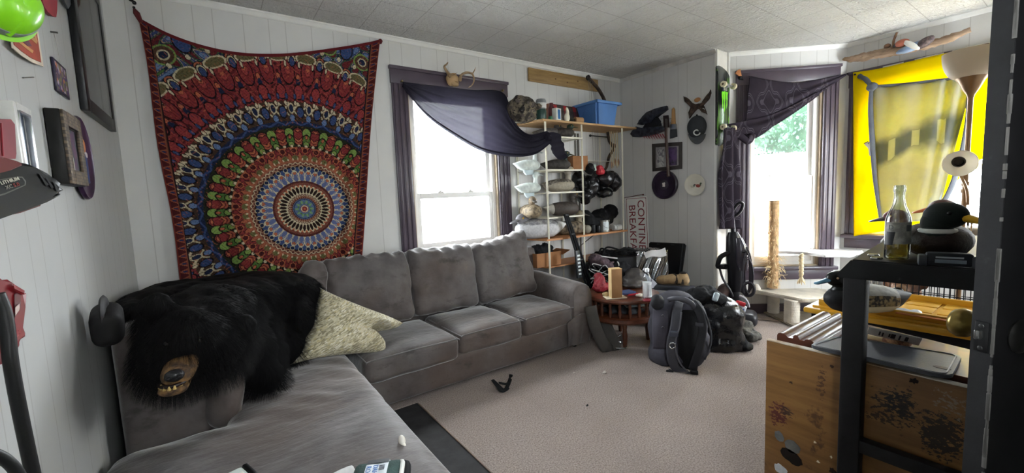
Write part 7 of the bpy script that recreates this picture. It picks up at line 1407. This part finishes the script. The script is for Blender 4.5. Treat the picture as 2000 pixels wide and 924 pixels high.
# ------------------------------------------------------------------ the open door at the right edge
d1 = ray(1909, 462); d1.z = 0; d1.normalize(); Pd = d1*1.10; pr_ = V((d1.y, -d1.x, 0)); de = radians(30); et = (pr_*cos(de)-d1*sin(de)); lf_ = (d1*cos(de)+pr_*sin(de)); th = .040
r2 = ray(1956, 462); r2.z = 0; r2.normalize()
# thickness so that the far edge lands on its sight line
th = abs((Pd.x*r2.y-Pd.y*r2.x)/(et.x*r2.y-et.y*r2.x))
dk = NT('worn_black_paint'); p = dk.pos(True); n1 = dk.noise(p, 6, 5, .7); n2 = dk.noise(dk.n('ShaderNodeVectorMath', {0: p, 1: (9, 9, 1.2)}, operation='MULTIPLY').outputs[0], 2.4, 4); sp = dk.n('ShaderNodeSeparateXYZ', {0: p})
cc = dk.ramp(n1, [(.3, lin('101011')), (.7, lin('1d1c1d'))]); mk = dk.math('MULTIPLY', dk.ramp(n2, [(.55, (0, 0, 0, 1)), (.58, (1, 1, 1, 1))]), dk.math('LESS_THAN', sp.outputs[2], .72)); cc = dk.mix(mk, cc, lin('5b5340')); dk.set(Base_Color=cc, Roughness=.38); dk.bump(n1, .15, .004)
dl_ = bpy.data.objects.new('door_1', None); COL.objects.link(dl_); dl_.location = (Pd.x, Pd.y, 0); dl_['kind'] = 'structure'; WM[dl_.name] = Matrix.Translation((Pd.x, Pd.y, 0))
Md = Matrix(((lf_.x, et.x, 0, Pd.x), (lf_.y, et.y, 0, Pd.y), (0, 0, 1, 0), (0, 0, 0, 1)))
b = B(Md); b.bx(.001, .80, 0, th, .012, 2.05, bev=.0025); b.build('door_leaf', dk.m, dl_)
ek = NT('grey_door_edge'); p = ek.pos(True); n1 = ek.noise(p, 14, 5, .7); ek.set(Base_Color=ek.ramp(n1, [(.3, lin('1b1b1c')), (.62, lin('262628')), (.75, lin('3a3a3c'))]), Roughness=.55); ek.bump(n1, .25, .004)
b = B(Md); b.bx(-.0012, .0015, .0005, th-.0005, .014, 2.048); b.build('edge_strip', ek.m, dl_, smooth=0)
b = B(Md); random.seed(2)
for k in range(90): z = random.uniform(.3, 1.9); b.box((-.001, th-.001, z), (.003, .003+.003*random.random(), random.uniform(.006, .05)), bev=.0006)
b.build('chipped_paint', mat('6a6864', .7), dl_)
zl = onP(1908, 655, V((Pd.x, Pd.y, 0)), -lf_).z
b = B(Md); b.box((-.0018, th*.5, zl), (.003, th*.62, .055), bev=.001); b.build('latch_plate', mat('2a2a2b', .35, metal=.5), dl_); b = B(Md); b.box((-.006, th*.45, zl+.004), (.014, th*.28, .018), bev=.003); b.build('latch_bolt', mat('8d8d8c', .25, metal=.9), dl_)
for dz in (-.02, .02): b = B(Md); b.ell((-.004, th*.5, zl+dz), (.0015, .004, .004), sub=2); b.build('screw', mat('4c4c4c', .4, metal=.6), dl_)
for sgn, y0, mm in ((-1, 0, mat('a08a4c', .3, metal=.75, c2='7d6a3a', vs=18)), (1, th, mat('2b2a28', .3, metal=.5))):
    o = .060; M_ = Md @ Matrix.Translation((o, y0, zl)) @ Matrix.Rotation(pi/2 if sgn < 0 else -pi/2, 4, 'X')
    b = B(M_); b.lathe([(0, 0), (.030, 0), (.031, .003), (.026, .007), (.012, .010), (.010, .026), (.016, .032), (.026, .040), (.0285, .050), (.025, .059), (.012, .064), (0, .0645)], seg=36); b.build('knob', mm, dl_, smooth=60)
# ================================================================== THINGS ON THE LEFT WALL
def lw(px, py, out=.0): return onX(px, py, XL+out)
def LM(p): return frame(p, (0, 1, 0))                # local x along +Y, local y into the wall, local z up
def rect_frame(b, y0, y1, z0, z1, w_, x0, x1, mi=0, bev=.003):
    b.bx(x0, x1, y0, y0+w_, z0, z1, mi=mi, bev=bev); b.bx(x0, x1, y1-w_, y1, z0, z1, mi=mi, bev=bev); b.bx(x0, x1, y0+w_, y1-w_, z0, z0+w_, mi=mi, bev=0); b.bx(x0, x1, y0+w_, y1-w_, z1-w_, z1, mi=mi, bev=0)
# large black picture frame
o_ = .026; A_, C_ = lw(174, 217, o_), lw(228, 257, o_); y0, y1, z0, z1 = A_.y, C_.y, (A_.z+C_.z)/2, 2.36
bpf = thing('picture_frame', 'large black framed grey picture high on the left wall', 'picture', (XL, (y0+y1)/2, z0))
b = B(); rect_frame(b, y0, y1, z0, z1, .055, XL+.002, XL+o_); b.build('frame', mat('121214', .35, var=.1), bpf)
b = B(); b.bx(XL+.010, XL+.016, y0+.05, y1-.05, z0+.05, z1-.05); b.build('print', mat('7d7876', .6, c2='8d8886', vs=6), bpf)
b = B(); b.bx(XL+.022, XL+.0235, y0+.054, y1-.054, z0+.054, z1-.054); b.build('glass', M_pane, bpf, smooth=0)
# white framed photograph
o_ = .03; A_, C_ = lw(35, 201, o_), lw(62, 222, o_); y0, y1 = A_.y-.02, C_.y+.02; z1 = A_.z; z0 = z1-.19
wf = thing('photo_frame', 'white and silver framed photograph on the left wall above the battery', 'picture', (XL, y0, z0)); y0 = lw(34, 250, o_).y; y1 = lw(66, 250, o_).y
b = B(); rect_frame(b, y0, y1, z0, z1, .02, XL+.002, XL+o_); b.build('frame', mat('d5d4d0', .35), wf); b = B(); rect_frame(b, y0+.018, y1-.018, z0+.018, z1-.018, .006, XL+.02, XL+o_+.003); b.build('silver_liner', mat('b9bcc0', .25, metal=.7), wf)
b = B(); b.bx(XL+.014, XL+.018, y0+.02, y1-.02, z0+.02, z1-.02); b.build('photograph', mat('5a6478', .4, c2='2c2f36', vs=14), wf); b = B(); b.bx(XL+.018, XL+.0195, y0+.06, y0+.085, z0+.02, z1-.05); b.build('pale_figure', mat('a9b4c6', .5), wf)
# stone tile frame
o_ = .045; y0, y1 = lw(123, 215, o_).y, lw(157, 236, o_).y; z1 = (lw(123, 212, o_).z+lw(157, 236, o_).z)/2; z0 = (lw(128, 355, o_).z+lw(160, 362, o_).z)/2
sf = thing('stone_frame', 'brown stone mosaic framed picture beside the purple disc', 'picture', (XL, y0, z0))
def tilemat():
    k = NT('stone_mosaic'); p = k.pos(True); bt = k.n('ShaderNodeTexBrick', {'Vector': k.n('ShaderNodeMapping', {'Vector': k.n('ShaderNodeCombineXYZ', {0: k.n('ShaderNodeSeparateXYZ', {0: p}).outputs[1], 1: k.n('ShaderNodeSeparateXYZ', {0: p}).outputs[2]}).outputs[0], 'Scale': (24, 24, 24)}).outputs[0], 'Color1': lin('75654f'), 'Color2': lin('4c4036'), 'Mortar': lin('3a322c'), 'Scale': 1.0}); k.set(Base_Color=bt.outputs[0], Roughness=.6); k.bump(k.noise(p, 60), .4, .004); return k.m
b = B(); rect_frame(b, y0, y1, z0, z1, .045, XL+.036, XL+o_); b.build('mosaic_border', tilemat(), sf); b = B(); rect_frame(b, y0-.001, y1+.001, z0-.001, z1+.001, .05, XL+.002, XL+.0365); b.build('box_side', mat('141312', .5), sf)
b = B(); b.bx(XL+.03, XL+.034, y0+.04, y1-.04, z0+.04, z1-.04); b.build('photograph', mat('274a4a', .4, c2='6b4a66', vs=16), sf)
b = B(); b.bx(XL+.034, XL+.0355, y0+.06, y0+.10, z0+.05, z0+.09); b.build('pale_patch', mat('c4c6bb', .5), sf)
# purple disc with small figure
Cd = lw(165, 309, .02); rz = (lw(165, 232, .02).z-lw(165, 386, .02).z)/2; pd = thing('purple_disc', 'translucent purple round disc with a small picture hung on the left wall', 'disc', (XL, Cd.y, Cd.z-rz))
Mx = Matrix.Translation((XL+.006, Cd.y, Cd.z)) @ Matrix.Rotation(pi/2, 4, 'Y'); b = B(Mx); b.lathe([(0, 0), (rz*.96, 0), (rz, .004), (rz, .010), (rz*.97, .016), (rz*.9, .010), (0, .008)], seg=64, sx=1, sy=.9); b.build('disc', mat('44264e', .3, c2='34203c', vs=8, coat=.4), pd)
b = B(); b.box((XL+.019, Cd.y-.02, Cd.z+.0), (.006, .07, .17), bev=.002); b.build('card', mat('17161c', .5), pd); b = B(); b.ell((XL+.024, Cd.y-.01, Cd.z+.045), (.004, .02, .025), sub=2); b.build('orange_mark', mat('c07a4a', .5), pd); b = B(); b.box((XL+.024, Cd.y-.005, Cd.z-.04), (.004, .03, .11), bev=.002); b.build('blue_mark', mat('2c3f74', .5), pd); b = B(); b.ell((XL+.0245, Cd.y+.005, Cd.z+.012), (.003, .022, .012), sub=2); b.build('pale_mark', mat('cfc8c8', .5), pd)
# little hanging card on a string
c = (123, 155); y0, y1 = lw(112, 150, .012).y, lw(134, 150, .012).y; z1, z0 = lw(116, 120, .012).z, lw(130, 188, .012).z
hc_ = thing('hanging_card', 'small purple patterned card hanging from a string on the left wall', 'card', (XL, y0, z0)); b = B(); b.bx(XL+.002, XL+.008, y0, y1, z0, z1, bev=.0015); b.build('card', mat('241c38', .4), hc_)
def cm():
    k = NT('printed_card'); v = k.n('ShaderNodeTexVoronoi', {'Vector': k.pos(True), 'Scale': 70.0}); k.set(Base_Color=k.ramp(k.n('ShaderNodeSeparateColor', {0: v.outputs['Color']}).outputs[0], [(.1, lin('3b2f63')), (.35, lin('6a4a5c')), (.55, lin('7a7a4a')), (.75, lin('b9a9c0')), (.92, lin('c47a4a'))], 'CONSTANT'), Roughness=.35); return k.m
b = B(); b.bx(XL+.0075, XL+.009, y0+.012, y1-.012, z0+.010, z1-.010); b.build('print', cm(), hc_); nl = lw(105, 63, .008); b = B(); b.tube([nl, V((XL+.010, (y0+y1)/2, z1))], .0012, 5); b.build('string', mat('b4b2ac', .6), hc_); b = B(); b.cyl(nl+V((-.008, 0, 0)), nl+V((.01, 0, 0)), .003); b.build('nail', mat('6d6a66', .4, metal=.6), hc_)
a, c = lw(45, 152, .003), lw(66, 151, .003); b = B(); b.cyl(a, c, .0014, seg=6); tag(b.build('wire_nail', mat('7c7a76', .4, metal=.5), loc=a), 'thin bent nail on the left wall above the white photo frame', 'nail')
# poster, pennants
def wallpoly(name, lab, cat, pts, out, m, t=.003, extra=()):
    P3 = [lw(x, y, out) for x, y in pts]; c = sum(P3, V())/len(P3); th_ = thing(name, lab, cat, tuple(c)); b = B(LM(c)); b.prism([(p.y-c.y, p.z-c.z) for p in P3], t); b.build('sheet', m, th_)
    for nm, pp, mm, dz in extra:
        Q = [lw(x, y, out+dz) for x, y in pp]; b = B(LM(c+V((dz, 0, 0)))); b.prism([(q.y-c.y, q.z-c.z) for q in Q], .0015); b.build(nm, mm, th_, smooth=0)
    return th_
wallpoly('orange_poster', 'orange red curled poster partly hidden behind the lime hard hat', 'poster', [(20, 60), (60, 10), (70, 36), (76, 80), (84, 130), (62, 122), (40, 108), (24, 94)], .014, mat('d8c9b4', .6), .003,
         (('orange_print', [(22, 60), (58, 14), (68, 40), (74, 80), (80, 122), (60, 113), (42, 100), (28, 88)], mat('a8442c', .5), .003), ('tan_line', [(44, 62), (48, 58), (73, 80), (71, 86)], mat('c9935a', .5), .0045), ('tan_line', [(58, 48), (64, 52), (73, 80), (69, 79)], mat('c9935a', .5), .0048), ('dark_panel', [(48, 56), (58, 47), (67, 76), (50, 62)], mat('4a4250', .5), .0042), ('tan_line', [(32, 80), (35, 77), (65, 99), (63, 104)], mat('c9935a', .5), .0046), ('dark_panel', [(36, 74), (46, 65), (62, 90), (54, 90)], mat('6b3a4c', .5), .0042)))
wallpoly('red_pennant', 'dark red rounded pennant at the top of the left wall', 'pennant', [(74, -12), (108, -12), (107, 20), (105, 33), (98, 31), (88, 22), (80, 10)], .012, mat('9a1f30', .5), .012)
wallpoly('grey_pendant', 'dark grey leaf shaped pendant beside the large black frame', 'pendant', [(118, -10), (140, -10), (141, 20), (136, 8), (131, 17), (124, 4)], .012, mat('45454a', .4), .008)
# lime hard hat
Ch = lw(-16, 4, .10); Dh = (Ch-E0).dot(_F); hat = thing('hard_hat', 'bright lime green hard hat with grey band at the top left', 'hard hat', tuple(Ch)); ax_ = (E0-Ch).normalized(); ax_ = (ax_*.55+V((.75, -.2, .25))).normalized(); rh = 90*Dh/FPX*.80
Mh = Matrix.Translation(Ch) @ ax_.to_track_quat('Z', 'Y').to_matrix().to_4x4() @ Matrix.Scale(rh/.125, 4); M_lime = mat('86d41a', .35, var=.04, coat=.4)
b = B(Mh); b.lathe([(.112, .0), (.124, .004), (.126, .010), (.112, .016), (.108, .006)], seg=56); b.build('brim', M_lime, hat); b = B(Mh); b.lathe([(.110, .012)] + [(.110*cos(t)**.75, .012+.105*sin(t)) for t in [i*.1 for i in range(1, 15)]] + [(.001, .117)], seg=56); b.build('shell', M_lime, hat, smooth=60)
b = B(Mh); b.lathe([(.1106, .018), (.1116, .020), (.1095, .044), (.1085, .046)], seg=56); b.build('camo_band', mat('8d938f', .6, c2='666e68', vs=45), hat)
b = B(Mh); b.tube([(0, -.11, .03), (0, -.085, .085), (0, 0, .119), (0, .085, .085), (0, .11, .03)], .010, 8, flat=.5); b.build('ridge', M_lime, hat, smooth=60)
# tool battery in its wall charger
n_b = V((.80, -.56, .10)).normalized(); Pb = lw(62, 372, .14)
def bpx(px, py, off=0): return onP(px, py, Pb+n_b*off, n_b)
bat = thing('tool_battery', 'black and red lithium tool battery sticking out from the left wall', 'battery', tuple(Pb)); M_bat = mat('131313', .4, var=.1, bump=.1)
def slab3(name, pts, off0, off1, m, par, bev=.006, mi=0):
    b = B(); b.skin([[b.bm.verts.new(bpx(x, y, off0)) for x, y in pts], [b.bm.verts.new(bpx(x, y, off1)) for x, y in pts]]); bmesh.ops.bevel(b.bm, geom=b.bm.edges[:], offset=bev, segments=2, affect='EDGES', clamp_overlap=True); return b.build(name, m, par, smooth=40)
slab3('case', [(-40, 312), (10, 310), (42, 316), (72, 328), (102, 344), (124, 364), (122, 378), (96, 392), (50, 410), (0, 428), (-40, 440)], -.05, 0, M_bat, bat, .008)
slab3('rear_shell', [(-40, 330), (60, 340), (104, 362), (112, 376), (60, 398), (0, 418), (-40, 428)], -.085, -.045, mat('1b1b1c', .45), bat, .008)
slab3('red_insert', [(-40, 308), (6, 307), (34, 315), (46, 322), (20, 333), (0, 338), (-40, 345)], 0, .004, mat('5e1613', .5), bat, .002)
slab3('label_border', [(-40, 358), (30, 345), (44, 345), (51, 354), (50, 362), (10, 380), (-40, 395)], 0, .0015, mat('4a4a44', .5), bat, .0004); slab3('label_panel', [(-40, 360), (30, 347), (43, 347), (49, 355), (48, 361), (10, 377), (-40, 391)], .001, .0024, mat('0e0e0e', .4), bat, .0004)
slab3('seam', [(-40, 424), (50, 405), (92, 390), (118, 377), (119, 381), (92, 395), (50, 411), (-40, 432)], -.03, -.0, mat('262626', .4), bat, .002); slab3('red_seam', [(-40, 428), (40, 412), (80, 399), (80, 402), (40, 416), (-40, 433)], -.06, -.012, mat('5a2420', .5), bat, .001)
tx = (bpx(44, 350, .003)-bpx(4, 361, .003)); mtx = frame(bpx(3, 361, .0035), tx, z=n_b)
b = B(); b.text('LITHIUM', tx.length*.235, mtx, ext=.0003, font_bold=True); b.build('lettering', mat('b9b4a4', .5, var=0), bat, smooth=0); b = B(); b.text('XC', tx.length*.24, mtx @ Matrix.Translation((tx.length*.08, -tx.length*.26, 0)), ext=.0003, font_bold=True); b.build('lettering', mat('7a7870', .5, var=0), bat, smooth=0)
b = B(); b.text('5.0', tx.length*.24, mtx @ Matrix.Translation((tx.length*.46, -tx.length*.26, 0)), ext=.0003, font_bold=True); b.build('lettering', mat('8a2a24', .5, var=0), bat, smooth=0)
for k in range(3): slab3('grip_rib', [(74+14*k, 338+8*k), (80+14*k, 340+9*k), (96+10*k, 362+5*k), (90+10*k, 364+5*k)], 0, .003, mat('262628', .5), bat, .001)
b = B(); q = bpx(40, 370, -.085); b.cyl(q, V((XL, q.y-.0, q.z)), .03, seg=16); b.build('mount', M_bat, bat)
# red thing above it
wallpoly('red_holder', 'red plastic holder at the left edge above the battery', 'holder', [(-30, 232), (2, 232), (10, 242), (13, 300), (11, 310), (-30, 310)], .03, mat('7e1420', .45), .03, (('ridge', [(2, 240), (4, 240), (8, 305), (6, 305)], mat('8a1826', .4), .017),))
# red charger with cord
Pc = lw(26, 625, .10)
def cpx(px, py, off=0): return onP(px, py, Pc+n_b*off, n_b)
chg = thing('red_charger', 'red tool charger with black cord on the left wall', 'charger', tuple(Pc)); M_rd = mat('7a131b', .45, var=.1)
def slab4(name, pts, o0, o1, m, bev=.004):
    b = B(); b.skin([[b.bm.verts.new(cpx(x, y, o0)) for x, y in pts], [b.bm.verts.new(cpx(x, y, o1)) for x, y in pts]]); bmesh.ops.bevel(b.bm, geom=b.bm.edges[:], offset=bev, segments=2, affect='EDGES', clamp_overlap=True); return b.build(name, m, chg, smooth=40)
slab4('housing', [(-40, 545), (8, 541), (22, 552), (52, 570), (50, 600), (45, 640), (41, 654), (41, 668), (30, 690), (0, 716), (-40, 730)], -.06, 0, M_rd, .006)
slab4('slot_plate', [(27, 575), (40, 568), (41, 600), (28, 624)], .0, .003, mat('5a1016', .4), .001); slab4('slot', [(29, 600), (38, 592), (39, 604), (29, 618)], .002, .005, mat('8b7a78', .3, metal=.5), .001); slab4('ridge', [(22, 552), (52, 570), (50, 578), (24, 566)], 0, .008, mat('86171f', .45), .003); slab4('lower_ridge', [(-40, 676), (41, 640), (41, 654), (-40, 700)], 0, .008, mat('86171f', .45), .003)
b = B(); q = cpx(20, 630, -.06); b.cyl(q, V((XL, q.y, q.z)), .04, seg=16); b.build('mount', M_rd, chg)
b = B(); b.tube(curve([cpx(-6, 574, .03), cpx(8, 610, .03), cpx(16, 660, .028), cpx(20, 700, .026), cpx(30, 760, .02), cpx(44, 830, .012), cpx(60, 905, .004), cpx(72, 960, 0)], 70), .0095, 10); b.build('cord', mat('0f0f10', .45), chg, smooth=180)
a_ = [cpx(-14, 886, .02), cpx(10, 898, .02), cpx(30, 918, .02), cpx(48, 950, .02)]; b = B(); b.tube(curve(a_, 24), .0085, 10); tag(b.build('power_cord', mat('0f0f10', .45), loc=a_[1], smooth=180), 'black power cord curving at the bottom left corner', 'cord')
# ================================================================== OUTSIDE THE WINDOWS
b = B(); b.bx(-30, 40, YB+.14, 60, -.72, -.70); b.bx(5.15, 40, -30, YB+.14, -.72, -.70); struct(b.build('ground', mat('a3a3a0', .9, var=.1, vs=.4), smooth=0))
random.seed(21)
def tree(px, py, D, R_, label, seed):
    c = atD(px, py, D); t = thing('garden_tree', label, 'tree', (c.x, c.y, -.70), 0, 'trees outside the bay window'); b = B(); b.tube([V((c.x, c.y, -.70)), V((c.x+.1, c.y, (c.z-.7)/2)), V((c.x, c.y, c.z))], [.28, .2, .1], 10); b.build('trunk', mat('4a4038', .9), t)
    b = B(); rnd = random.Random(seed)
    for k in range(7000):
        u = V((rnd.gauss(0, 1), rnd.gauss(0, 1), rnd.gauss(0, .8))).normalized()*R_*(.62+.42*rnd.random()**.6)*(1+.22*noise.noise(V((k*.013, seed, 0)))); p = c+u; s_ = rnd.uniform(.05, .13)*R_/4; q = Euler((rnd.uniform(0, 6), rnd.uniform(0, 6), rnd.uniform(0, 6))).to_matrix()
        b.bm.faces.new([b.bm.verts.new(p+q @ V(w_)*s_) for w_ in ((-1, -.5, 0), (.2, -.7, .1), (1.1, 0, 0), (.2, .7, .1), (-1, .5, 0))])
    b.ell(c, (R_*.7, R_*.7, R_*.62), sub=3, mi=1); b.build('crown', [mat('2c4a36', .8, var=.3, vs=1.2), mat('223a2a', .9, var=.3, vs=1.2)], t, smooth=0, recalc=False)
tree(1540, 218, 27.0, 4.2, 'green tree seen through the bay window, nearer the curtain', 3)
tree(1640, 238, 40.0, 4.6, 'green tree seen through the bay window at the right sash', 8)

hc = atD(1530, 345, 11.0); nh = thing('neighbour_house', 'white neighbouring house washed out in the daylight below the trees', 'house', (hc.x, hc.y, -.70)); vdn = V((ray(1530, 345).x, ray(1530, 345).y, 0)).normalized(); Mhs = frame((hc.x, hc.y, -.70), V((vdn.y, -vdn.x, 0)))
zr2 = atD(1530, 300, 11.0).z+.70; ze = atD(1530, 322, 11.0).z+.70; b = B(Mhs); b.bx(-2.6, 2.6, .3, 5.3, 0, ze); b.build('wall', mat('e8e8e6', .7, var=.02), nh, smooth=0)
b = B(Mhs); b.prism([(-2.9, ze-.05), (2.9, ze-.05), (.7, zr2), (-.9, zr2)], 5.6, Matrix.Translation((0, 2.8, 0))); b.build('roof', mat('cfd2d4', .7, var=.05), nh, smooth=0)
for x in (-1.6, .9):
    b = B(Mhs); b.bx(x, x+.8, .26, .32, ze-1.7, ze-.5); f = b.build('window', mat('f0f0ee', .5), nh, smooth=0); b = B(Mhs); b.bx(x+.07, x+.73, .25, .262, ze-1.62, ze-.58); b.build('pane', mat('8fa0aa', .1), f, smooth=0)
